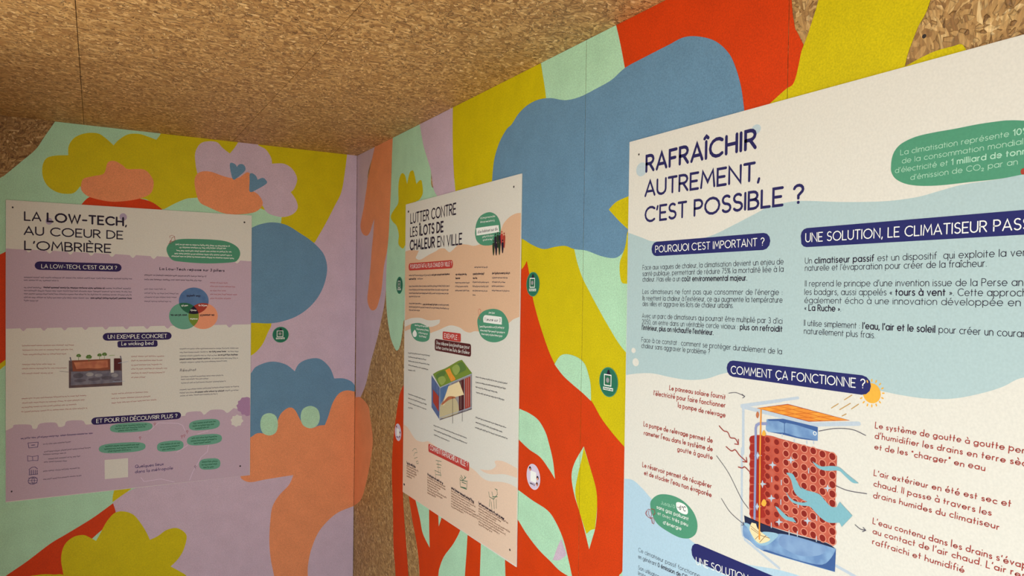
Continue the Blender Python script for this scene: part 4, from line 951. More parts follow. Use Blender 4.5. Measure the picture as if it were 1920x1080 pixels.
ink('b', 'printed_map', P1, [
  ('L', 'p_lilac_pale', 1, 2.2, 1, '-827.1,1051.7 -846.5,1033.2 -861.1,1019.2'),
  ('L', 'p_lilac_pale', 1, 2.2, 1, '-827.1,1051.7 -754.3,1044 -736.7,1034.4 -727.2,1012.1'),
  ('L', 'p_lilac_pale', 1, 2.2, 1, '-716.7,949.7 -740.3,934.5 -758.7,924.1'),
  ('L', 'p_lilac_pale', 1, 2.2, 1, '-635.8,940.8 -640.8,914.1 -665,894 -675.3,872.5 -695.7,837.3 -709.2,801.4'),
  ('L', 'p_lilac_pale', 1, 2.2, 1, '-889.3,834.2 -878,816.5 -816.3,820 -766.5,801'),
  ('L', 'p_lilac_pale', 1, 2.2, 1, '-637.8,1002.5 -679.3,993'),
  ('E', 'red_ink', 1, -718.7, 1008, 3.9, 4.2, 1.3, 10),
  ('L', 'red_ink', 1, 1.2, 1, '-718.7,1003.9 -718.6,997.6'),
  ('E', 'red_ink', 1, -738.9, 989.3, 3.8, 4.2, 1.3, 10),
  ('L', 'red_ink', 1, 1.2, 1, '-738.9,985.3 -738.8,978.9'),
  ('E', 'red_ink', 1, -729.8, 991.5, 3.9, 4.2, 1.3, 10),
  ('L', 'red_ink', 1, 1.2, 1, '-729.8,987.4 -729.7,981.1'),
  ('E', 'red_ink', 1, -840.1, 1049.5, 3.7, 4.2, 1.3, 10),
  ('L', 'red_ink', 1, 1.2, 1, '-840.1,1045.5 -840.1,1039.3'),
  ('E', 'red_ink', 1, -893.1, 997.8, 3.6, 4.1, 1.3, 10),
  ('L', 'red_ink', 1, 1.2, 1, '-893.1,993.8 -893.1,987.6'),
  ('E', 'ink', 1, -687.2, 856.9, 3.9, 4.3, 1.3, 10),
  ('L', 'ink', 1, 1.2, 1, '-687.2,853.2 -687.2,847.5'),
])
B_ = ink('b', 'printed_bubble', P1, [
  ('P', 'p_mint', 1, 1, '-591.6,1030.8* -593.4,1021.3* -598.9,1015.3* -608.3,1011.1* -622.5,1008.4* -652.5,1007.2* -682.2,1007.7* -696.1,1009.9* -705.2,1013.9* -710.5,1019.6* -712.3,1028.8* -710.6,1038.1* -705.3,1044* -696.2,1048.2* -682.4,1051* -652.7,1052.4* -622.7,1052.1* -608.5,1049.9* -599.1,1045.9* -593.5,1040.2*'),
])
ink('b', 'lettering', B_, [
  ('G', -695.8, 1036.3, -608.9, 1037.8, 6.3, 'p_green_dark', 0.2, 2, 79),
  ('G', -698.1, 1025, -611, 1026.8, 6.3, 'p_green_dark', 0.2, 2, 80),
  ('G', -688.5, 1013.9, -630.7, 1016.1, 6.3, 'p_green_dark', 0.2, 2, 81),
])
B_ = ink('b', 'printed_bubble', P1, [
  ('P', 'p_mint', 1, 1, '-582.7,966.1* -584.8,956.6* -591,950.8* -601.8,946.8* -618,944.4* -652.1,943.9* -685.9,945* -701.7,947.6* -712.1,951.8* -718.1,957.6* -720.2,966.9* -718.2,976.1* -712.2,981.8* -701.9,985.9* -686.1,988.3* -652.4,989.1* -618.2,988.2* -602,985.7* -591.2,981.5* -584.9,975.6*'),
])
ink('b', 'lettering', B_, [
  ('G', -701.4, 973.9, -602.4, 973.5, 6.3, 'p_green_dark', 0.2, 2, 82),
  ('G', -704, 962.7, -604.9, 962.6, 6.3, 'p_green_dark', 0.2, 2, 83),
  ('G', -693.1, 951.4, -627.3, 952.4, 6.3, 'p_green_dark', 0.2, 2, 84),
])
B_ = ink('b', 'printed_bubble', P1, [
  ('P', 'p_mint', 1, 1, '-732.3,952.1* -733.8,942.9* -738.3,937.2* -746,933.1* -757.7,930.7* -782.4,929.9* -806.9,930.7* -818.4,933.1* -826,937.1* -830.4,942.8* -831.9,951.8* -830.5,960.9* -826.1,966.6* -818.6,970.6* -807.1,973.1* -782.6,974.1* -757.9,973.5* -746.2,971.1* -738.4,967.1* -733.8,961.4*'),
])
ink('b', 'lettering', B_, [
  ('G', -818.2, 958.9, -746.5, 959.2, 6.2, 'p_green_dark', 0.2, 2, 85),
  ('G', -820.1, 947.9, -748.2, 948.5, 6.2, 'p_green_dark', 0.2, 2, 86),
  ('G', -812.2, 936.9, -764.5, 938.2, 6.2, 'p_green_dark', 0.2, 2, 87),
])
B_ = ink('b', 'printed_bubble', P1, [
  ('P', 'p_mint', 1, 1, '-588.5,859.3* -589.7,849.4* -593.5,843.4* -600,839.4* -609.8,837.2* -630.7,837.4* -651.3,839.3* -661,842.3* -667.4,847* -671.2,853.2* -672.5,863.1* -671.3,872.9* -667.6,878.8* -661.3,882.8* -651.6,885.1* -630.9,885.1* -610.1,883.4* -600.2,880.3* -593.7,875.7* -589.8,869.4*'),
])
ink('b', 'lettering', B_, [
  ('G', -660.9, 870.2, -600.5, 867.5, 6.3, 'p_green_dark', 0.2, 2, 88),
  ('G', -662.5, 858.4, -601.9, 855.8, 6.3, 'p_green_dark', 0.2, 2, 89),
  ('G', -655.8, 846.2, -615.5, 844.9, 6.3, 'p_green_dark', 0.2, 2, 90),
])
B_ = ink('b', 'printed_bubble', P1, [
  ('P', 'p_mint', 1, 1, '-847.9,1040* -850.1,1031.9* -857.1,1027* -869,1023.7* -886.9,1021.8* -924.6,1021.8* -961.8,1023.2* -979.2,1025.7* -990.6,1029.4* -997.3,1034.4* -999.5,1042.4* -997.3,1050.3* -990.7,1055.1* -979.3,1058.4* -962,1060.3* -924.8,1060.6* -887,1059.4* -869.1,1057.1* -857.2,1053.4* -850.2,1048.2*'),
])
ink('b', 'lettering', B_, [
  ('G', -978.8, 1048.2, -869.6, 1046.6, 6, 'p_green_dark', 0.2, 2, 91),
  ('G', -981.7, 1038.6, -872.4, 1037.3, 6, 'p_green_dark', 0.2, 2, 92),
  ('G', -969.8, 1028.8, -897.2, 1028.8, 6, 'p_green_dark', 0.2, 2, 93),
])
B_ = ink('b', 'printed_bubble', P1, [
  ('P', 'p_mint', 1, 1, '-872.8,960* -875.2,951.5* -882.8,946.4* -895.8,943.1* -915.3,941.4* -956.4,942* -996.9,944.1* -1015.7,947* -1028.1,951* -1035.3,956.4* -1037.7,964.8* -1035.4,973.1* -1028.2,978* -1015.8,981.4* -997,983.1* -956.5,982.8* -915.5,981* -895.9,978.2* -882.9,974.1* -875.3,968.6*'),
])
ink('b', 'lettering', B_, [
  ('G', -1015.2, 970.6, -896.5, 967.2, 5.9, 'p_green_dark', 0.2, 2, 94),
  ('G', -1018.4, 960.6, -899.5, 957.5, 5.9, 'p_green_dark', 0.2, 2, 95),
  ('G', -1005.5, 950.1, -926.6, 949, 6, 'p_green_dark', 0.2, 2, 96),
])
ink('b', 'screw_head', P1, [
  ('E', 'screw', 1, -497.9, 1890.9, 3.7, 3.9, 0, 10),
])
ink('b', 'screw_head', P1, [
  ('E', 'screw', 1, -508.6, 838.6, 3.7, 3.9, 0, 10),
])
ink('b', 'screw_head', P1, [
  ('E', 'screw', 1, -1316.8, 1895.5, 2.8, 3.4, 0, 10),
])
ink('b', 'screw_head', P1, [
  ('E', 'screw', 1, -1319.3, 833.3, 2.8, 3.4, 0, 10),
])
# peach poster on the right wall
ink('r', 'printed_band', P2, [
  ('P', 'p_peach', 0, 5, '584.2,1755.5* 628.7,1759.9* 672,1762 755.5,1756.2* 735.6,1741 725.6,1729.3 766.6,1721.9 844.8,1736.7 928.1,1753.2 977,1753.7 1003.2,1744.1 1020.4,1738.8 1041.4,1743.3 1074,1756.2 1106.2,1761.7 1161,1757 1206.3,1751.2 1271.1,1757.9 1339.3,1770.4 1375,1788.9 1393.8,1808.2 1427.9,1824.3 1464.4,1831.2 1492.1,1830.2* 1493.3,1534* 1459,1525.7 1438.1,1516.4 1379.8,1491.6 1278.7,1479.8 1217.5,1478.3 1182.6,1471.9 1145.6,1474.5 1105.9,1484.8 1044.3,1489.2 997.6,1482.4 948.2,1469.8 885.8,1457 865.2,1453.9 774.1,1462.9 696.7,1461.1 622.3,1447* 623,1574.5*'),
  ('P', 'paper', 1, 4, '622.8,1488.8* 690.2,1500.7 775.4,1504.8 851.6,1498.5 948.5,1505.5* 940,1490.1 864.6,1475.2 773.4,1484.8 696.1,1479.5 621.8,1463.7*'),
  ('P', 'paper', 0.5, 4, '755.5,1757.2* 735.6,1741 725.6,1729.3 766.6,1721.9 844.8,1736.7 928.1,1753.2 863,1766.8*'),
])
ink('r', 'printed_band', P2, [
  ('P', 'p_peach2', 0, 5, '619,1081.5* 664.9,1074.6 708.4,1055.4 750.5,1042.7 810.9,1047 868.8,1058.8 974.8,1046.8 1102,1045.1 1180.8,1038.9 1231.6,1033.6 1280.7,1021.9 1329.3,1023.3 1392.2,1036.5 1449,1043.6 1494,1042.1* 1493.8,817.6* 609.4,813.6*'),
  ('P', 'p_peach2', 0, 5, '1262.2,1045.5* 1328.4,1057.7 1364.8,1077.1 1359.4,1092.2 1412.9,1101.8 1492.2,1098.6* 1492.9,1071.1* 1420.2,1065.3 1345.6,1048.4 1297.7,1042.5'),
])
ink('r', 'printed_title', P2, [
  ('T', 'LUTTER CONTRE', 668.7, 1865, 1066.8, 1865.3, 36, 'ink', 0.16, 1, 0, 0),
  ('T', 'LES *ÎLOTS DE*', 667.4, 1814.1, 968.7, 1813.9, 33.3, 'ink', 0.16, 1, 0, 0),
  ('T', '*CHALEUR* EN VILLE', 666.7, 1763.5, 1115.1, 1762, 34.7, 'ink', 0.16, 1, 0, 0),
])
B_ = ink('r', 'printed_badge', P2, [
  ('B', 'p_red', 1, 654.1, 1049.8, 1711.4, 1683.3, 1),
])
ink('r', 'lettering', B_, [
  ('T', 'POURQUOI FAIT-IL PLUS CHAUD EN VILLE ?', 671.4, 1691.3, 1040.7, 1691.7, 14.4, 'white', 0.12, 2.2, 0, 0),
])
B_ = ink('r', 'printed_bubble', P2, [
  ('P', 'p_green', 1, 5, '1210.5,1800.4 1219,1824.2 1247.5,1843.8 1301.6,1849.9 1345.5,1837.8 1369.4,1816.5 1376.6,1788.8 1372.3,1768.4 1346.4,1753.8 1313,1747.4 1258.9,1750.7 1224.3,1764.6 1211,1783.4'),
])
ink('r', 'lettering', B_, [
  ('P', 'white', 2, 3, '1217.8,1803.3* 1226.8,1806.9 1351.6,1805.9 1363.2,1802.6* 1365.9,1788 1358.8,1784.5 1231.1,1782.9 1220.1,1786.2*'),
  ('T', "d'un habitant sur dix", 1229.1, 1789.8, 1357.6, 1791, 9.3, 'ink', 0.15, 3, 0, 1),
  ('G', 1244.2, 1833.3, 1341, 1831.8, 6.7, 'white', 0.13, 2, 97),
  ('G', 1244.5, 1820.7, 1338, 1819.1, 6.7, 'white', 0.13, 2, 98),
  ('G', 1260.1, 1773.6, 1332.5, 1774, 6.7, 'white', 0.13, 2, 99),
  ('G', 1263.9, 1763.3, 1326.1, 1763.1, 6.7, 'white', 0.13, 2, 100),
])
ink('r', 'printed_crowd', P2, [
  ('E', 'ink', 3, 1344.1, 1778.2, 4, 3.2, 0, 10),
  ('P', 'ink', 3, 2, '1338.3,1772.1 1350.2,1772.1 1351.3,1756.8 1348.2,1735.9 1342.3,1736.2 1338,1757.5'),
  ('E', 'p_green_ink', 3, 1358.9, 1782, 3.9, 3.2, 0, 10),
  ('P', 'p_green_ink', 3, 2, '1353.1,1776 1364.9,1776 1366,1759.9 1363,1738.4 1357.1,1738.7 1352.9,1760.7'),
  ('E', 'ink', 3, 1372, 1779.6, 3.9, 3.2, 0, 10),
  ('P', 'ink', 3, 2, '1366.3,1773.5 1378,1773.6 1379.1,1756.8 1376.1,1734.6 1370.3,1734.9 1366.1,1757.5'),
  ('E', 'p_red', 3, 1383.2, 1783.6, 3.9, 3.2, 0, 10),
  ('P', 'p_red', 3, 2, '1377.6,1777.6 1389.2,1777.6 1390.2,1762.5 1387.2,1742 1381.4,1742.3 1377.3,1763.3'),
  ('E', 'p_brick', 3, 1397.8, 1777.9, 3.8, 3.2, 0, 10),
  ('P', 'p_brick', 3, 2, '1392.2,1771.9 1403.7,1772 1404.7,1756.9 1401.8,1736.5 1396,1736.8 1391.9,1757.6'),
  ('E', 'p_green_ink', 3, 1332.9, 1759.4, 4, 3.3, 0, 10),
  ('P', 'p_green_ink', 3, 2, '1327.1,1753.2 1339.1,1753.4 1340.2,1737.9 1337.1,1717 1331.1,1717.2 1326.8,1738.6'),
  ('E', 'ink', 3, 1349.7, 1756.8, 4, 3.2, 0, 10),
  ('P', 'ink', 3, 2, '1343.9,1750.7 1355.8,1750.9 1356.8,1736.3 1353.7,1716.3 1347.8,1716.6 1343.6,1737'),
  ('E', 'p_green_ink', 3, 1369.4, 1757.3, 3.9, 3.2, 0, 10),
  ('P', 'p_green_ink', 3, 2, '1363.6,1751.2 1375.4,1751.4 1376.4,1737 1373.4,1717.2 1367.5,1717.4 1363.4,1737.6'),
  ('E', 'ink', 3, 1388.7, 1757.8, 3.9, 3.2, 0, 10),
  ('P', 'ink', 3, 2, '1383.1,1751.8 1394.7,1751.9 1395.6,1739.2 1392.6,1721.1 1386.8,1721.4 1382.8,1739.9'),
], label='small group of standing people printed in dark ink')
ink('r', 'printed_paragraph', P2, [
  ('G', 658.9, 1662.1, 872.5, 1659.9, 6.9, 'ink_grey', 0.15, 1, 101),
  ('G', 743.4, 1647.8, 799.3, 1647.5, 6.7, 'ink_grey', 0.15, 1, 102),
  ('G', 660.2, 1620, 1025.5, 1620.4, 6.9, 'ink_grey', 0.15, 1, 103),
  ('G', 660.5, 1606.5, 1017, 1606.9, 6.9, 'ink_grey', 0.15, 1, 104),
  ('G', 660.9, 1593.3, 1020.3, 1594.7, 6.9, 'ink_grey', 0.15, 1, 105),
  ('G', 661.3, 1580.7, 770, 1581.4, 6.9, 'ink_grey', 0.15, 1, 106),
  ('G', 662.1, 1554.1, 788.1, 1555.2, 6.9, 'ink_grey', 0.15, 1, 107),
  ('G', 926.9, 1554, 1021.4, 1555.3, 6.3, 'ink_grey', 0.15, 1, 108),
  ('G', 662.4, 1541.2, 1021.8, 1542.6, 6.9, 'ink_grey', 0.15, 1, 109),
  ('G', 662.8, 1528.3, 774.9, 1529.5, 6.9, 'ink_grey', 0.15, 1, 110),
  ('G', 875.8, 1660.1, 1024.4, 1661, 6.9, 'ink', 0.22, 1, 111),
  ('G', 659.4, 1647.2, 729.1, 1647.7, 7.5, 'ink', 0.22, 1, 112),
  ('G', 795.1, 1553.1, 923.7, 1554, 7.1, 'ink', 0.22, 1, 113),
])
ink('r', 'printed_paragraph', P2, [
  ('G', 1070.7, 1658.7, 1153.6, 1658.4, 6.7, 'ink', 0.24, 1, 114),
  ('G', 1071.1, 1645.7, 1107.6, 1645.9, 6.7, 'ink', 0.24, 1, 115),
  ('G', 1198.3, 1658.7, 1276.3, 1658.4, 6.4, 'ink', 0.24, 1, 116),
  ('G', 1198.7, 1645.1, 1229.4, 1645, 6.4, 'ink', 0.24, 1, 117),
  ('G', 1326.5, 1658.5, 1434.3, 1657.6, 6.1, 'ink', 0.24, 1, 118),
  ('G', 1208.1, 1680.4, 1297.5, 1678.2, 5.7, 'ink_grey', 0.15, 1, 119),
  ('G', 1068.6, 1632, 1175.6, 1630.7, 6, 'ink_grey', 0.15, 1, 120),
  ('G', 1069, 1618.8, 1165.3, 1618.7, 6, 'ink_grey', 0.15, 1, 121),
  ('G', 1069.4, 1605.3, 1173.7, 1604.8, 6, 'ink_grey', 0.15, 1, 122),
  ('G', 1196.5, 1633, 1306, 1631.4, 5.7, 'ink_grey', 0.15, 1, 123),
  ('G', 1196.8, 1619.2, 1303.9, 1618.6, 5.7, 'ink_grey', 0.15, 1, 124),
  ('G', 1197.2, 1605.8, 1301.9, 1604.9, 5.7, 'ink_grey', 0.15, 1, 125),
  ('G', 1197.6, 1592, 1218.2, 1591.7, 5.7, 'ink_grey', 0.15, 1, 126),
  ('G', 1326.9, 1645.8, 1423.9, 1644.2, 5.4, 'ink_grey', 0.15, 1, 127),
  ('G', 1327.2, 1632.6, 1411.2, 1630.8, 5.4, 'ink_grey', 0.15, 1, 128),
  ('G', 1325.2, 1620, 1402.7, 1619, 5.4, 'ink_grey', 0.15, 1, 129),
  ('G', 1325.6, 1606.4, 1433.6, 1605.5, 5.4, 'ink_grey', 0.15, 1, 130),
])
B_ = ink('r', 'printed_bubble', P2, [
  ('P', 'p_green', 1, 5, '1233.3,1505.2 1241.8,1526.9 1277,1544.7 1334.2,1552.8 1384.8,1547.7 1416.2,1531.3 1431.8,1509.9 1427.8,1483 1404.7,1464.3 1354.6,1452 1298.7,1452.8 1254.2,1468.4'),
])
ink('r', 'lettering', B_, [
  ('P', 'white', 2, 3, '1272.6,1522.9 1280.9,1530.7 1298.2,1532.1 1378.8,1530 1389.5,1527.2 1390,1511.2 1382.6,1507.2 1285,1508.9 1274.3,1511.3'),
  ('T', '1 jeune sur 3', 1283, 1515.8, 1382.4, 1514.9, 9.1, 'ink', 0.15, 3, 0, 1),
  ('G', 1308.4, 1537.4, 1349, 1537.8, 6.6, 'white', 0.15, 2, 131),
  ('G', 1249.9, 1491.8, 1405.4, 1496.1, 6.7, 'white', 0.15, 2, 132),
  ('G', 1253.9, 1480.2, 1409, 1482, 6.7, 'white', 0.15, 2, 133),
  ('G', 1261.3, 1468.8, 1399.7, 1470.4, 6.7, 'white', 0.15, 2, 134),
])
ink('r', 'printed_doodle', P2, [
  ('L', 'p_red', 2, 1.2, 1, '1252.9,1513.8 1245.3,1528.7 1237.7,1543.6 1244.7,1550.6 1255.6,1547.5 1252.3,1537.3 1245.3,1528.7'),
  ('L', 'p_red', 2, 1.2, 1, '1238.3,1521.7 1252.8,1518.8'),
])
B_ = ink('r', 'printed_bubble', P2, [
  ('P', 'p_green', 1, 5, '683,1472.7 722.1,1489.7 781.7,1495.1 831.2,1485.9 859.6,1467.8 862.7,1442.2 848.8,1425.8 800.3,1416.8 732.9,1419.4 692,1439'),
])
ink('r', 'lettering', B_, [
  ('P', 'white', 2, 3, '723,1458.3* 741.4,1447.2 739.2,1435 723.8,1430 708,1433.2 702.4,1445.1'),
  ('G', 722.6, 1472.5, 847.5, 1472.4, 7.3, 'white', 0.15, 2, 135),
  ('G', 738.5, 1459.1, 852.7, 1459.1, 7.2, 'white', 0.15, 2, 136),
  ('G', 759.4, 1446.2, 848.3, 1445.2, 7.2, 'white', 0.15, 2, 137),
  ('G', 764.8, 1434.5, 839, 1433, 7.2, 'white', 0.15, 2, 138),
])
B_ = ink('r', 'printed_badge', P2, [
  ('B', 'maroon', 1, 907.4, 1192.6, 1435.3, 1393.7, 0.5),
])
ink('r', 'lettering', B_, [
  ('T', 'Une cabane bioclimatique pour', 921.6, 1417.1, 1181.7, 1419.3, 12.3, 'white', 0.13, 2.2, 0, 1),
  ('T', 'lutter contre les îlots de chaleur', 919.8, 1400.9, 1182.2, 1402, 12.3, 'white', 0.13, 2.2, 0, 1),
])
B_ = ink('r', 'printed_badge', P2, [
  ('B', 'p_red', 3, 974.1, 1117.2, 1465.3, 1436.6, 0.45),
])
ink('r', 'lettering', B_, [
  ('T', 'EXEMPLE :', 987.8, 1443.9, 1103, 1442.9, 14.8, 'white', 0.13, 4.2, 0, 0),
])
ink('r', 'printed_caption', P2, [
  ('G', 659.3, 1363, 866.4, 1368.9, 5.9, 'ink', 0.13, 1, 139),
  ('G', 659.8, 1347.6, 834.9, 1351.6, 5.9, 'ink', 0.13, 1, 140),
  ('G', 660.2, 1332.1, 863.3, 1335.6, 5.9, 'ink', 0.13, 1, 141),
  ('G', 660.7, 1315.9, 851.9, 1316.7, 5.9, 'ink', 0.13, 1, 142),
  ('G', 661.2, 1296.6, 731.9, 1300.3, 5.9, 'ink', 0.13, 1, 143),
])
ink('r', 'printed_caption', P2, [
  ('G', 663.9, 1204.7, 831, 1203.4, 5.8, 'ink', 0.13, 1, 144),
  ('G', 664.4, 1187.5, 843.6, 1188.2, 5.8, 'ink', 0.13, 1, 145),
  ('G', 664.9, 1170.3, 840, 1170.4, 5.8, 'ink', 0.13, 1, 146),
  ('G', 665.4, 1151.4, 709.9, 1154.5, 5.8, 'ink', 0.13, 1, 147),
])
ink('r', 'printed_caption', P2, [
  ('G', 1225.9, 1331.4, 1431.9, 1332.9, 5.4, 'ink', 0.15, 1, 148),
  ('G', 1226.3, 1314.4, 1421.8, 1317.2, 5.4, 'ink', 0.15, 1, 149),
  ('G', 1226.8, 1298.8, 1368.7, 1299.9, 5.4, 'ink', 0.15, 1, 150),
  ('G', 1230.3, 1282.2, 1412.2, 1283, 5.4, 'ink', 0.15, 1, 151),
])
ink('r', 'printed_caption', P2, [
  ('G', 1229.4, 1202.6, 1424.9, 1202.4, 5.4, 'ink', 0.15, 1, 152),
  ('G', 1229.9, 1186.4, 1401.6, 1185.9, 5.4, 'ink', 0.15, 1, 153),
  ('G', 1227.3, 1169.5, 1433.6, 1171.9, 5.4, 'ink', 0.15, 1, 154),
])
ink('r', 'printed_caption', P2, [
  ('G', 904.6, 1122.5, 1168.9, 1124.6, 5.7, 'ink', 0.14, 1, 155),
  ('G', 909, 1106.6, 1172.5, 1107.8, 5.7, 'ink', 0.14, 1, 156),
  ('G', 909.4, 1089.7, 1038.6, 1090, 5.7, 'ink', 0.14, 1, 157),
])
ink('r', 'printed_illustration', P2, [
  ('P', 'p_blue_dark', 1, 1, '882.4,1302.7* 955.3,1265.3* 954.7,1153.5* 885.7,1186.2*'),
  ('P', 'p_brick', 2, 1, '897.1,1252.5* 947.2,1233.5* 948.8,1179.6* 898.4,1207.2*'),
  ('P', 'p_stone_light', 1, 1, '956,1266* 1200.9,1340.2* 1202.8,1226.5* 959.2,1153*'),
  ('P', 'p_blue', 2, 1, '957.6,1263.7* 1033.1,1287* 1005.7,1247.4* 959.2,1206.3*'),
  ('P', 'p_sand', 2, 3, '963,1204.3 999.2,1221.8 1055.3,1244.7 1096.7,1235.3 1099.1,1196.3 965.7,1160.3'),
  ('P', 'maroon', 2, 1, '1104.8,1304.9* 1144.1,1317.3* 1146.9,1217.4* 1109.6,1206.8*'),
  ('P', 'p_brick', 2, 1, '1150.6,1318.8* 1188.6,1330.8* 1191.3,1231.7* 1153.4,1219.2*'),
  ('L', 'paper', 3, 1.2, 1, '1124,1215.5 1121.4,1306.8'),
  ('L', 'paper', 3, 1.2, 1, '1166,1227.8 1163.4,1320.8'),
  ('L', 'paper', 3, 1.2, 1, '1178.7,1231.6 1176.1,1325.1'),
  ('P', 'p_cream', 3, 1, '1026.2,1279.1* 1108.2,1304.7* 1145.6,1265.6* 1082.7,1249.9* 1030.8,1241.5* 990.8,1208.3* 977.6,1209.5*'),
  ('P', 'p_clay', 4, 3, '1027.2,1244.1 1069,1249.6 1082.8,1246.9 1027.6,1231.9 984.9,1210.5 970.2,1210 999,1228'),
  ('P', 'p_olive', 2, 3, '895.5,1307.3* 937.2,1322.1 995.9,1337.3 1052.2,1356.4 1099.6,1372.8 1127.4,1378.8* 1165.6,1359.7 1202.7,1341.8* 957.5,1267.5*'),
  ('P', 'p_leaf', 3, 4, '922.5,1306.4 981.6,1328.1 1003.6,1321.1 967.7,1298.7 945.7,1286.8'),
  ('P', 'p_leaf', 3, 4, '1079.8,1353 1126.2,1372.2 1159.4,1351.9 1120.6,1336.2 1094,1330.5'),
  ('P', 'p_olive_light', 3, 4, '938,1295.4 982.1,1309.6 1004.3,1296.5 968.4,1276.9'),
  ('P', 'p_olive_light', 3, 4, '1052.5,1344.4 1093.2,1360.3 1113.8,1344.4 1080.7,1323.1'),
  ('P', 'p_orange', 4, 4, '999.7,1331.5* 1035,1343.3* 1053,1326.2 1081,1309.7 1046.8,1297.7* 1025.2,1314.2'),
  ('L', 'p_blue_pale', 5, 2.2, 1, '895.6,1306.7 957.5,1266.8 1200.9,1340.2'),
  ('L', 'p_blue_pale', 5, 1.8, 1, '956,1266 954.7,1153.5'),
  ('L', 'p_stone_dark', 5, 2.5, 1, '958.5,1152.8 1202.8,1227.1'),
  ('L', 'p_blue_pale', 5, 1.6, 1, '958.3,1159.7 1202.6,1232.8'),
  ('L', 'ink', 6, 2, 1, '1060.8,1247 1063.3,1158.2'),
  ('L', 'ink', 6, 2, 1, '1133.8,1264 1136.3,1176.6'),
], label='small kiosk with a planted roof')
B_ = ink('r', 'printed_badge', P2, [
  ('B', 'p_red', 1, 861.9, 1189.2, 1051.3, 1021.6, 0.5),
])
ink('r', 'lettering', B_, [
  ('T', 'COMMENT RAFRAÎCHIR LA VILLE ?', 876.7, 1032.2, 1179.1, 1033.3, 16.4, 'white', 0.12, 2.2, 0, 0),
])
ink('r', 'printed_icons', P2, [
  ('L', 'p_green_dark', 1, 1.5, 1, '712.6,993.9 730.4,1006.8 748.4,1009.4 754.5,1002.2'),
  ('L', 'p_green_dark', 1, 1.5, 1, '725.2,977.5 736.9,991.6 760.6,998.7'),
  ('L', 'p_green_dark', 1, 1.5, 1, '731.5,969.4 761.1,980.2'),
  ('L', 'p_green_dark', 1, 1.5, 1, '749.7,961.4 767.4,967.5 771.2,959 755.9,954.8 749.7,961.4'),
  ('L', 'p_green_dark', 1, 1.7, 1, '928.5,1003.6 975.3,1009.1'),
  ('L', 'p_green_dark', 1, 1.7, 1, '934.1,991.6 975.6,996.2'),
  ('L', 'p_green_dark', 1, 1.7, 1, '939.7,981.8 970.8,986.4'),
  ('L', 'p_green_dark', 1, 1.7, 1, '918.9,966.2 971.3,967'),
  ('L', 'p_green_dark', 1, 1.7, 1, '947.4,1005.4 952.8,962.8'),
  ('L', 'p_green_dark', 1, 1.7, 1, '929.9,953.2 976.6,961.6'),
  ('L', 'p_green_dark', 1, 1.7, 1, '924.3,965.2 930.2,944.4'),
  ('L', 'p_green_dark', 1, 1.7, 1, '965.8,978.8 971.7,954'),
  ('L', 'p_green_dark', 1, 2.4, 1, '1122.1,984.5 1127.5,956.9 1172.7,959.8 1176.4,989'),
  ('L', 'p_green_dark', 1, 2.4, 1, '1126.6,989.7 1145,983.7 1167.2,999'),
  ('L', 'p_green_dark', 1, 2.4, 1, '1131,996.8 1144.9,989.8'),
  ('L', 'p_green_dark', 1, 2.4, 1, '1153.7,1000 1162.8,993.9'),
  ('L', 'p_green_dark', 1, 2.4, 1, '1126.9,979.4 1172,985.9'),
  ('L', 'p_green_dark', 1, 2.4, 1, '1136.2,975.5 1167.8,976.8'),
  ('L', 'p_green_dark', 1, 2.4, 1, '1132.1,958 1168.2,962.7'),
  ('L', 'p_green_dark', 1, 2, 1, '1323.3,989.1 1327.7,974.9 1355.1,974.4'),
  ('L', 'p_green_dark', 1, 2, 1, '1342.9,994 1355.1,974.4 1359.8,945.4'),
  ('L', 'p_green_dark', 1, 2, 1, '1355.1,974.4 1377.6,995.1 1373.4,1009'),
  ('L', 'p_green_dark', 1, 2, 1, '1331.8,968.4 1328.5,944.6'),
  ('L', 'p_green_dark', 1, 2, 1, '1339.8,962.8 1344.3,941.3'),
  ('L', 'p_green_dark', 1, 2, 1, '1377.2,1008.1 1361.9,1008.1'),
  ('L', 'p_green_dark', 1, 2, 1, '1347.2,979.9 1377.8,987.7'),
  ('L', 'p_green_dark', 1, 2, 1, '1370.4,978.3 1372.7,950.8'),
])
ink('r', 'printed_paragraph', P2, [
  ('G', 657.1, 933.7, 752.9, 935.2, 9.6, 'ink', 0.26, 1, 158),
  ('G', 656.1, 923.3, 772.3, 926.9, 7.7, 'p_brown_ink', 0.14, 1, 159),
  ('G', 656.4, 913.3, 751.3, 916.5, 7.7, 'p_brown_ink', 0.14, 1, 160),
  ('G', 656.7, 903.2, 756.9, 906.9, 7.7, 'p_brown_ink', 0.14, 1, 161),
  ('G', 657, 893.1, 735.8, 896.4, 7.7, 'p_brown_ink', 0.14, 1, 162),
  ('G', 657.3, 883.1, 708.8, 885.4, 7.7, 'p_brown_ink', 0.14, 1, 163),
])
ink('r', 'printed_paragraph', P2, [
  ('G', 856.6, 934.3, 990.1, 932.6, 9, 'ink', 0.26, 1, 164),
  ('G', 855.8, 924.6, 1012.3, 926, 7.2, 'p_brown_ink', 0.14, 1, 165),
  ('G', 856, 915.1, 1012.5, 917, 7.2, 'p_brown_ink', 0.14, 1, 166),
  ('G', 856.3, 905.7, 975.5, 907.6, 7.2, 'p_brown_ink', 0.14, 1, 167),
  ('G', 856.6, 896.3, 952.9, 898.1, 7.2, 'p_brown_ink', 0.14, 1, 168),
  ('G', 856.8, 886.8, 1020.6, 890.3, 7.2, 'p_brown_ink', 0.14, 1, 169),
  ('G', 857.1, 877.4, 991.3, 880.7, 7.2, 'p_brown_ink', 0.14, 1, 170),
  ('G', 857.4, 867.9, 930.4, 870.1, 7.2, 'p_brown_ink', 0.14, 1, 171),
])
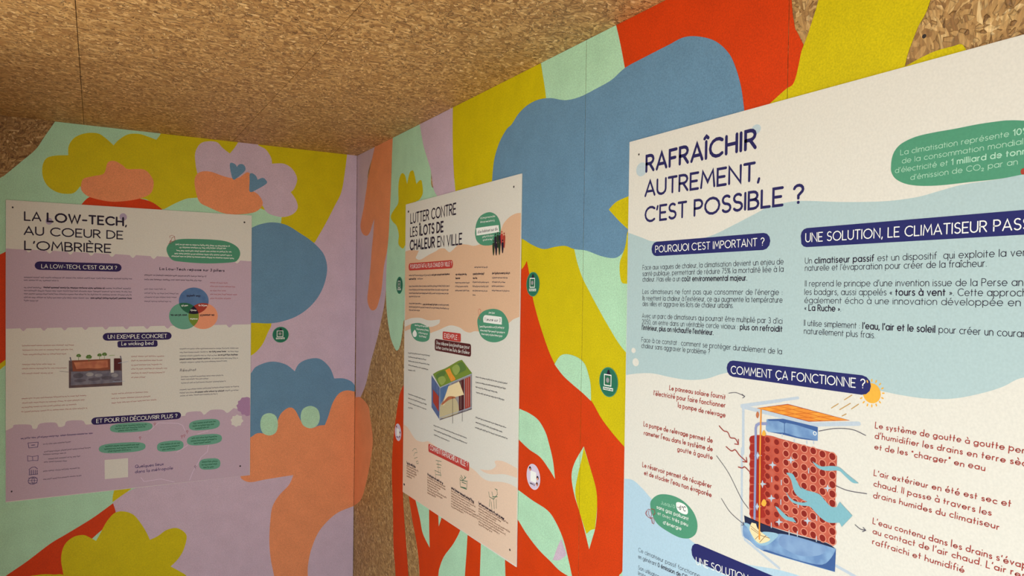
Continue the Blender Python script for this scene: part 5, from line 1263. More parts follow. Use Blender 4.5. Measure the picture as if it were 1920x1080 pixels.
ink('r', 'printed_paragraph', P2, [
  ('G', 1057.2, 933.6, 1225.4, 929.4, 8.4, 'ink', 0.26, 1, 172),
  ('G', 1056.5, 924.5, 1226.8, 924.7, 6.7, 'p_brown_ink', 0.14, 1, 173),
  ('G', 1056.7, 915.7, 1236.3, 916.4, 6.7, 'p_brown_ink', 0.14, 1, 174),
  ('G', 1057, 906.9, 1198.8, 908, 6.7, 'p_brown_ink', 0.14, 1, 175),
  ('G', 1057.2, 898.1, 1236.8, 899.9, 6.7, 'p_brown_ink', 0.14, 1, 176),
  ('G', 1057.5, 889.3, 1255.4, 891.9, 6.7, 'p_brown_ink', 0.14, 1, 177),
  ('G', 1057.7, 880.5, 1255.7, 883.7, 6.7, 'p_brown_ink', 0.14, 1, 178),
  ('G', 1058, 871.7, 1151.1, 873.6, 6.7, 'p_brown_ink', 0.14, 1, 179),
])
ink('r', 'printed_paragraph', P2, [
  ('G', 1258, 934.5, 1419.6, 929.1, 7.8, 'ink', 0.26, 1, 180),
  ('G', 1257.4, 926.1, 1445.7, 924.4, 6.2, 'p_brown_ink', 0.14, 1, 181),
  ('G', 1257.6, 917.9, 1401.6, 917.1, 6.2, 'p_brown_ink', 0.14, 1, 182),
  ('G', 1257.9, 909.7, 1374.5, 909.5, 6.2, 'p_brown_ink', 0.14, 1, 183),
  ('G', 1258.1, 901.5, 1455, 901.7, 6.2, 'p_brown_ink', 0.14, 1, 184),
  ('G', 1258.3, 893.3, 1420.2, 894, 6.2, 'p_brown_ink', 0.14, 1, 185),
  ('G', 1258.5, 885.2, 1429.2, 886.4, 6.2, 'p_brown_ink', 0.14, 1, 186),
  ('G', 1258.8, 877, 1393.6, 878.4, 6.2, 'p_brown_ink', 0.14, 1, 187),
  ('G', 1259, 868.8, 1347.6, 870.1, 6.2, 'p_brown_ink', 0.14, 1, 188),
])
ink('r', 'screw_head', P2, [
  ('E', 'screw', 1, 1450.2, 1909.7, 4, 3.4, 0, 10),
])
ink('r', 'screw_head', P2, [
  ('E', 'screw', 1, 1456, 851.9, 4, 3.4, 0, 10),
])
ink('r', 'screw_head', P2, [
  ('E', 'screw', 1, 646.1, 1912, 7.1, 4.6, 0, 10),
])
ink('r', 'screw_head', P2, [
  ('E', 'screw', 1, 633.1, 846.8, 7.2, 4.6, 0, 10),
])
# blue poster on the right wall
ink('r', 'printed_band', P3, [
  ('P', 'p_sky', 0, 5, '1967.1,1741.6* 1969.7,1741.5 2015.7,1727.8 2043.9,1719.1 2077.9,1716 2152.9,1709.6 2221.4,1719.5 2275.3,1735.4 2337.7,1756 2353.1,1761.3 2391.1,1766.1 2428.3,1766 2495.7,1757.1 2546.2,1751.9 2586.2,1749.4 2627,1750.6 2655.4,1755.2 2689.7,1760.9 2734.7,1762.5 2764.6,1764.8 2806.4,1765.8* 2812.5,1508.9* 2770.9,1499 2747.8,1484.3 2719.5,1471.4 2684.7,1460.1 2647.4,1455.1 2607.5,1455.4 2579.6,1457.5 2528.5,1460.6 2428.2,1464.4 2311.7,1460.9 2259.7,1451.5 2214.3,1436.2 2164.5,1428.5 2113,1428.4 2058.2,1430.6 2010.8,1425.7 1968,1417.6*'),
])
ink('r', 'printed_band', P3, [
  ('P', 'p_sky2', 0, 5, '1968.3,1179.9* 1998.8,1183.3 2029.8,1172.8 2056.5,1159.3 2120.6,1127.1 2178.7,1104.1 2205.5,1099.4 2241.1,1098 2285.9,1099.1 2329.3,1103.5 2359.7,1109.8 2402.5,1117.8 2457.8,1122.2 2536.8,1120.1 2624.1,1104.8* 1966.6,830.1*'),
])
ink('r', 'printed_dot', P3, [
  ('E', 'p_sky_dark', 0.5, 2326.6, 1907.8, 11, 8.8, 0, 20),
])
ink('r', 'printed_dot', P3, [
  ('E', 'p_sky_dark', 0.5, 2009.8, 1879.8, 17.9, 15.4, 0, 20),
])
ink('r', 'printed_dot', P3, [
  ('E', 'paper', 1, 2001.1, 1449.9, 10.9, 9, 0, 20),
])
ink('r', 'printed_dot', P3, [
  ('E', 'paper', 1, 1993.1, 1475.7, 7.3, 6, 0, 20),
])
ink('r', 'printed_title', P3, [
  ('T', '*RAFRAÎCHIR*', 2026.1, 1872.8, 2327.5, 1874.4, 33.5, 'navy_ink', 0.12, 1, 0, 0),
  ('T', 'AUTREMENT,', 2024, 1819, 2336.3, 1814.6, 31.8, 'navy_ink', 0.17, 1, 0, 0),
  ('T', "C'EST POSSIBLE ?", 2025.4, 1762.5, 2430.5, 1763, 30.6, 'navy_ink', 0.17, 1, 0, 0),
])
B_ = ink('r', 'printed_badge', P3, [
  ('B', 'navy', 1, 2047.4, 2363.7, 1716.4, 1685.3, 1),
])
ink('r', 'lettering', B_, [
  ('T', "POURQUOI C'EST IMPORTANT ?", 2060, 1693.3, 2350.1, 1693.5, 13.9, 'white', 0.12, 2.2, 0, 0),
])
B_ = ink('r', 'printed_badge', P3, [
  ('B', 'navy', 1, 2427.3, 2818.9, 1718.5, 1686, 0.75),
])
ink('r', 'lettering', B_, [
  ('T', 'UNE SOLUTION, LE CLIMATISEUR PAS|SIF', 2437.5, 1694.9, 2767.6, 1693, 14.6, 'white', 0.115, 2.2, 0, 0),
])
B_ = ink('r', 'printed_badge', P3, [
  ('B', 'navy', 1, 2267.1, 2561.7, 1478.5, 1447.5, 1),
])
ink('r', 'lettering', B_, [
  ('T', 'COMMENT ÇA FONCTIONNE ?', 2278.4, 1453.5, 2551.5, 1458.2, 14.3, 'white', 0.12, 2.2, 0, 0),
])
B_ = ink('r', 'printed_badge', P3, [
  ('B', 'navy', 1, 2183, 2498.5, 1101.8, 1065.8, 0.95),
])
ink('r', 'lettering', B_, [
  ('T', 'UNE SOLUT|ION', 2197, 1059.9, 2298.4, 1067.6, 14, 'white', 0.12, 2.2, 0, 0),
])
ink('r', 'printed_paragraph', P3, [
  ('T', 'Face aux vagues de chaleur, la climatisation devient un enjeu de', 2019.3, 1656.6, 2392.6, 1658.4, 10.2, 'ink', 0.1, 1, 1.0, 0),
  ('T', 'santé publique, permettant de réduire 75% la mortalité liée à la', 2019.6, 1643, 2392.9, 1645.2, 10.2, 'ink', 0.1, 1, 1.0, 0),
  ('T', 'chaleur. Mais elle a un *coût environnemental majeur.*', 2019.9, 1630.6, 2312.5, 1630.4, 10.2, 'ink', 0.1, 1, 1.0, 0),
])
ink('r', 'printed_paragraph', P3, [
  ('T', "Les climatiseurs ne font pas que consommer de l'énergie :", 2020.6, 1603.4, 2391.7, 1604.2, 10.2, 'ink', 0.1, 1, 1.0, 0),
  ('T', "Ils rejettent la chaleur à l'extérieur, ce qui augmente la température", 2021, 1589.2, 2392, 1590.5, 10.2, 'ink', 0.1, 1, 1.0, 0),
  ('T', 'des villes et aggrave les îlots de chaleur urbains.', 2021.3, 1576.8, 2280.5, 1578.4, 10.2, 'ink', 0.1, 1, 1.0, 0),
])
ink('r', 'printed_paragraph', P3, [
  ('T', "Avec un parc de climatiseurs qui pourrait être multiplié par 3 d'ici", 2020.2, 1550.1, 2392.9, 1553.3, 10.2, 'ink', 0.1, 1, 1.0, 0),
  ('T', '2050, on entre dans un véritable cercle vicieux : *plus on refroidit*', 2020.6, 1536.5, 2393.3, 1539.1, 10.2, 'ink', 0.1, 1, 1.0, 0),
  ('T', "*l'intérieur, plus on réchauffe l'extérieur.*", 2020.9, 1524, 2231.9, 1524.2, 10.2, 'ink', 0.1, 1, 1.0, 0),
])
ink('r', 'printed_paragraph', P3, [
  ('T', 'Face à ce constat : comment se protéger durablement de la', 2019.8, 1496.7, 2393.1, 1499.4, 10.2, 'ink', 0.1, 1, 1.0, 0),
  ('T', 'chaleur sans aggraver le problème ?', 2020.1, 1483.7, 2223.1, 1485.2, 10.2, 'ink', 0.1, 1, 1.0, 0),
])
ink('r', 'printed_paragraph', P3, [
  ('T', 'Un *climatiseur passif* est un dispositif  qui exploite la ve|ntilation', 2437.4, 1658, 2768.4, 1658.4, 9.9, 'ink', 0.095, 1, 1.1, 0),
  ('T', "naturelle et l'évaporation pour créer de la fraîcheur.", 2437.7, 1645.7, 2724.2, 1645.6, 9.9, 'ink', 0.095, 1, 1.1, 0),
])
ink('r', 'printed_paragraph', P3, [
  ('T', "Il reprend le principe d'une invention issue de la Perse an|tique,", 2438.3, 1619.2, 2770.6, 1619.3, 9.9, 'ink', 0.095, 1, 1.1, 0),
  ('T', 'les badgirs, aussi appelés « *tours à vent* ». Cette approc|he fait', 2437.6, 1605, 2769, 1605.7, 9.9, 'ink', 0.095, 1, 1.1, 0),
  ('T', 'également écho à une innovation développée en| Inde,', 2437.9, 1590.9, 2768.7, 1592.7, 9.9, 'ink', 0.095, 1, 1.1, 0),
  ('T', '« *La Ruche* ».', 2438.3, 1578.1, 2506.8, 1578.2, 9.9, 'ink', 0.095, 1, 1.1, 0),
])
ink('r', 'printed_paragraph', P3, [
  ('T', "Il utilise simplement : *l'eau, l'air et le soleil* pour créer un coura|nt", 2437.8, 1552, 2770.9, 1552.2, 9.9, 'ink', 0.095, 1, 1.1, 0),
  ('T', 'naturellement plus frais.', 2438.2, 1538.3, 2566.4, 1538.4, 9.9, 'ink', 0.095, 1, 1.1, 0),
])
ink('r', 'printed_caption', P3, [
  ('T', 'Le panneau solaire fournit', 2111, 1401.5, 2265.5, 1402.4, 10.1, 'red_ink', 0.17, 1, 0, 1),
  ('T', "l'électricité pour faire fonctionner", 2062.8, 1383.9, 2265.9, 1386.3, 10.4, 'red_ink', 0.17, 1, 0, 1),
  ('T', 'la pompe de relevage', 2137.3, 1368.3, 2266.3, 1367.5, 10, 'red_ink', 0.17, 1, 0, 1),
])
ink('r', 'printed_caption', P3, [
  ('T', 'La pompe de relevage permet de', 2031.6, 1311.6, 2234.9, 1312.4, 10.6, 'red_ink', 0.17, 1, 0, 1),
  ('T', "ramener l'eau dans le système de", 2033.3, 1292.9, 2235.3, 1295.6, 10.6, 'red_ink', 0.17, 1, 0, 1),
  ('T', 'goutte à goutte', 2138, 1277.4, 2235.7, 1279.9, 10, 'red_ink', 0.17, 1, 0, 1),
])
ink('r', 'printed_caption', P3, [
  ('T', 'Le réservoir permet de récupérer', 2029.8, 1220.7, 2234.3, 1222.6, 10.6, 'red_ink', 0.17, 1, 0, 1),
  ('T', "et de stocker l'eau non évaporée", 2036.1, 1204.7, 2234.7, 1205.5, 10.6, 'red_ink', 0.17, 1, 0, 1),
])
ink('r', 'printed_caption', P3, [
  ('T', 'Le système de goutte à goutte pe|rmet', 2570.1, 1399.2, 2773.3, 1401, 9.1, 'red_ink', 0.15, 1, 0, 1),
  ('T', "d'humidifier les drains en terre sè|che", 2570.2, 1383.1, 2773.7, 1384.2, 9.1, 'red_ink', 0.15, 1, 0, 1),
  ('T', 'et de les "charger" en eau', 2570, 1366.1, 2729.2, 1367.3, 9.1, 'red_ink', 0.15, 1, 0, 1),
])
ink('r', 'printed_caption', P3, [
  ('T', "L'air extérieur en été est sec et", 2569.8, 1324.6, 2762, 1326.5, 9.1, 'red_ink', 0.15, 1, 0, 1),
  ('T', 'chaud. Il passe à travers les', 2569.9, 1307.9, 2738.7, 1308.6, 9.1, 'red_ink', 0.15, 1, 0, 1),
  ('T', 'drains humides du climatiseur', 2569.8, 1290.3, 2748.7, 1292.4, 9.1, 'red_ink', 0.15, 1, 0, 1),
])
ink('r', 'printed_caption', P3, [
  ('T', "L'eau contenu dans les drains s'éva|pore", 2569.9, 1249.3, 2776.8, 1250.8, 9.2, 'red_ink', 0.15, 1, 0, 1),
  ('T', "au contact de l'air chaud. L'air re|ssort", 2570.2, 1234, 2777.1, 1237.8, 9.2, 'red_ink', 0.15, 1, 0, 1),
  ('T', 'raffraichi et humidifié', 2570.1, 1217.5, 2705.9, 1219.1, 9.2, 'red_ink', 0.15, 1, 0, 1),
])
B_ = ink('r', 'printed_bubble', P3, [
  ('P', 'p_green', 1, 5, '2585.8,1802.2 2587.2,1815 2592,1825.6 2602.5,1834.2 2623.3,1840.1 2649.6,1841.4 2679.2,1841.1 2708,1841.5 2735.5,1840.3 2748.4,1838.8 2763,1835.5 2787.4,1827.9 2805.3,1812.9 2810.4,1790.6 2805.1,1774.1 2788.9,1765.6 2764.6,1764.8 2737.3,1762.8 2700.2,1763.3 2661.2,1763.7 2630.6,1766.7 2608.9,1772.5 2593.8,1781.7 2586.9,1792.3'),
])
ink('r', 'lettering', B_, [
  ('T', 'La climatisation représente *10|%*', 2600.5, 1816.6, 2764.6, 1817.8, 7.7, 'p_pale_ink', 0.1, 2, 0, 0),
  ('T', 'de la consommation mondia|le', 2603.2, 1803.7, 2764.3, 1804.6, 7.6, 'p_pale_ink', 0.1, 2, 0, 0),
  ('T', "d'électricité et *1 milliard de ton|nes*", 2592.8, 1790.7, 2764.6, 1791.3, 7.7, 'p_pale_ink', 0.1, 2, 0, 0),
  ('T', "d'émission de CO₂ par an", 2616.8, 1777.1, 2758.7, 1779, 7.6, 'p_pale_ink', 0.1, 2, 0, 0),
  ('E', 'p_brick', 2, 2765.8, 1768.8, 3.1, 4.2, 0, 20),
])
B_ = ink('r', 'printed_bubble', P3, [
  ('P', 'p_green', 1, 5, '2058.4,1150.5 2073.4,1166 2094.9,1176 2127.3,1180.8 2155.6,1178 2178.6,1168.6 2192.3,1156.1 2198.6,1140.5 2196.1,1124.6 2187.5,1113.4 2172.7,1104.5 2148.2,1099.3 2116.5,1100.9 2083.3,1107.3 2066,1121 2058.8,1136.5'),
])
ink('r', 'lettering', B_, [
  ('P', 'white', 2, 4, '2137.1,1167.6 2144.9,1171.9 2160.3,1171.5 2169.6,1166.2 2171.4,1156.8 2165.4,1151.9 2151.6,1151.4 2140.6,1155.1'),
  ('T', '-6°C', 2141.3, 1157.5, 2165.3, 1157.9, 8.9, 'ink', 0.16, 3, 0, 1),
  ('T', "Jusqu'à", 2091.3, 1153.7, 2133.2, 1156.5, 7.2, 'p_pale_ink', 0.11, 2, 0, 0),
  ('T', '*sans gaz polluant*', 2078.6, 1141.2, 2173.5, 1141.7, 6.9, 'white', 0.09, 2, 0, 0),
  ('T', 'et avec *très peu*', 2081.7, 1128.6, 2172.1, 1129.2, 6.9, 'white', 0.085, 2, 0, 0),
  ('T', "*d'énergie*", 2099.3, 1113.8, 2153.8, 1115.7, 6.8, 'white', 0.09, 2, 0, 0),
])
ink('r', 'printed_doodle', P3, [
  ('L', 'red_ink', 3, 1.3, 1, '2049.4,1130.5 2045.3,1121.5 2049.8,1114.9 2059.9,1113.8 2062.5,1124.3 2058,1132.8 2050.8,1131.8'),
  ('L', 'red_ink', 3, 1.3, 1, '2045.1,1126.4 2042.4,1119.7 2046.9,1116'),
  ('L', 'red_ink', 3, 1.3, 1, '2053.8,1129.7 2052.5,1121.5 2058.5,1115.3'),
  ('L', 'red_ink', 3, 1.3, 1, '2059.4,1135.1 2070.8,1136.2 2073.8,1129.3 2068.2,1123.9'),
  ('L', 'red_ink', 3, 1.3, 1, '2061.4,1114.2 2064.4,1105.3 2070.1,1105 2071.4,1113.1 2067,1117.7 2059.9,1114.8'),
  ('L', 'red_ink', 3, 1.3, 1, '2064.2,1115 2066.4,1106.9'),
])
ink('r', 'printed_paragraph', P3, [
  ('T', 'Ce climatiseur passif fonctionne|', 2021, 1029, 2209.5, 1035.3, 8.7, 'ink', 0.1, 1, 0, 0),
  ('T', 'en générant *0 émission de CO₂*|', 2021.4, 1014.1, 2180.3, 1020.3, 8.7, 'ink', 0.1, 1, 0, 0),
  ('T', 'Son utilisation|', 2022, 989.4, 2091.3, 992.4, 8.7, 'ink', 0.1, 1, 0, 0),
  ('T', 'limite|', 2022.3, 977.1, 2048.9, 977.9, 8.7, 'ink', 0.1, 1, 0, 0),
])
ink('r', 'printed_frame', P3, [
  ('L', 'p_frame', 0.5, 5, 1, '2304.8,1396 2429.1,1426.9'),
  ('L', 'p_frame', 0.5, 3, 1, '2304.9,1393.1 2395.1,1416.5'),
  ('L', 'p_frame', 0.5, 7, 1, '2305.8,1394.3 2459.8,1386 2542.9,1401.1'),
  ('L', 'p_frame', 0.5, 6, 1, '2309.5,1397 2311.2,1306.7'),
  ('L', 'p_frame', 0.5, 5, 1, '2308.2,1316.1 2310.9,1173.7 2319.5,1147.2 2397.3,1120.3'),
  ('L', 'p_frame', 0.5, 5, 1, '2315.1,1152.6 2310.4,1171.3'),
  ('L', 'p_frame', 0.5, 5, 1, '2508.3,1162.2 2546.2,1156'),
])
ink('r', 'printed_sun', P3, [
  ('E', 'p_sun', 0.6, 2563, 1452.1, 15, 15.8, 0, 20),
  ('L', 'p_sun', 0.6, 2.2, 1, '2580.6,1454.3 2583.2,1454.7'),
  ('L', 'p_sun', 0.6, 2.2, 1, '2579.5,1447.3 2581.8,1446.4'),
  ('L', 'p_sun', 0.6, 2.2, 1, '2575.8,1440.8 2577.8,1439.1'),
  ('L', 'p_sun', 0.6, 2.2, 1, '2570.4,1436.1 2571.4,1433.6'),
  ('L', 'p_sun', 0.6, 2.2, 1, '2563.6,1433.8 2563.7,1430.9'),
  ('L', 'p_sun', 0.6, 2.2, 1, '2556.8,1434.2 2555.9,1431.3'),
  ('L', 'p_sun', 0.6, 2.2, 1, '2551,1437.4 2549.1,1435.1'),
  ('L', 'p_sun', 0.6, 2.2, 1, '2546.9,1442.9 2544.5,1441.4'),
  ('L', 'p_sun', 0.6, 2.2, 1, '2545.3,1449.8 2542.6,1449.5'),
  ('L', 'p_sun', 0.6, 2.2, 1, '2546.5,1457.1 2544.1,1458'),
  ('L', 'p_sun', 0.6, 2.2, 1, '2550.3,1463.7 2548.3,1465.4'),
  ('L', 'p_sun', 0.6, 2.2, 1, '2556,1468.3 2554.9,1470.9'),
  ('L', 'p_sun', 0.6, 2.2, 1, '2562.8,1470.5 2562.7,1473.4'),
  ('L', 'p_sun', 0.6, 2.2, 1, '2569.5,1469.8 2570.4,1472.7'),
  ('L', 'p_sun', 0.6, 2.2, 1, '2575.2,1466.6 2577,1468.8'),
  ('L', 'p_sun', 0.6, 2.2, 1, '2579.1,1461.1 2581.4,1462.5'),
  ('L', 'p_sun_dark', 0.6, 1.6, 1, '2516.6,1435.5 2529.6,1444.9'),
  ('L', 'p_sun_dark', 0.6, 1.6, 1, '2493.4,1418.7 2505.9,1427.6'),
  ('L', 'p_sun_dark', 0.6, 1.6, 1, '2508.5,1418.3 2527.2,1431.2'),
  ('L', 'p_sun_dark', 0.6, 1.6, 1, '2529.4,1422.6 2541.5,1432'),
  ('L', 'p_sun_dark', 0.6, 1.6, 1, '2513,1408.6 2520.4,1413.2'),
])
ink('r', 'printed_solar_panel', P3, [
  ('P', 'p_orange', 2, 1, '2341.7,1396.4* 2408.4,1412.8* 2526.4,1403.7* 2451.3,1390*'),
  ('L', 'p_orange_dark', 3, 1.0, 1, '2370.7,1394.6 2439.8,1410.4'),
  ('L', 'p_orange_dark', 3, 1.0, 1, '2398.6,1393.1 2469.9,1408.1'),
  ('L', 'p_orange_dark', 3, 1.0, 1, '2425.4,1391.6 2498.8,1405.8'),
  ('L', 'p_orange_dark', 3, 1.0, 1, '2364.5,1402 2477,1394.7'),
  ('L', 'p_orange_dark', 3, 1.0, 1, '2386.3,1407.4 2501.8,1399.2'),
  ('L', 'p_brick', 3, 1.2, 1, '2341.7,1396.4 2408.4,1412.8 2526.4,1403.7 2451.3,1390 2341.7,1396.4'),
])
ink('r', 'printed_tank', P3, [
  ('P', 'p_tank', 2, 3, '2363.5,1378.2* 2366.9,1380.2 2399.1,1386* 2469,1383.1* 2469.3,1360.1* 2437.2,1358 2403.1,1360.8 2367.5,1357.2* 2362.1,1361.5'),
  ('P', 'p_tank_dark', 3, 1, '2366.1,1379.6* 2399.1,1386* 2469,1383.1* 2468.5,1374.4* 2460.1,1376.3* 2428.7,1379.8* 2405.9,1380.1* 2402.7,1378.2* 2397.7,1378.8* 2389.2,1380.5* 2368.7,1377.6*'),
  ('P', 'p_tank_dark', 3, 3, '2369.2,1357.5* 2389.7,1359.9 2404.7,1361.8 2429.2,1359.5 2452.8,1360.2 2468.1,1359.9* 2437.2,1357.3 2403.2,1358 2389.8,1358'),
  ('L', 'p_tank_dark', 3, 1.5, 1, '2402.2,1378.1 2402.6,1361.4'),
  ('E', 'white', 4, 2463.6, 1371.7, 3.6, 3.6, 1.2, 10),
  ('L', 'p_frame', 3, 2, 1, '2397.8,1358.5 2397.9,1354.3'),
  ('L', 'p_frame', 3, 2, 1, '2422.9,1354 2423,1349.9'),
  ('L', 'p_frame', 3, 2, 1, '2448.2,1356 2448.3,1351.9'),
  ('L', 'p_frame', 3, 2, 1, '2461.3,1357.7 2461.4,1353.7'),
])
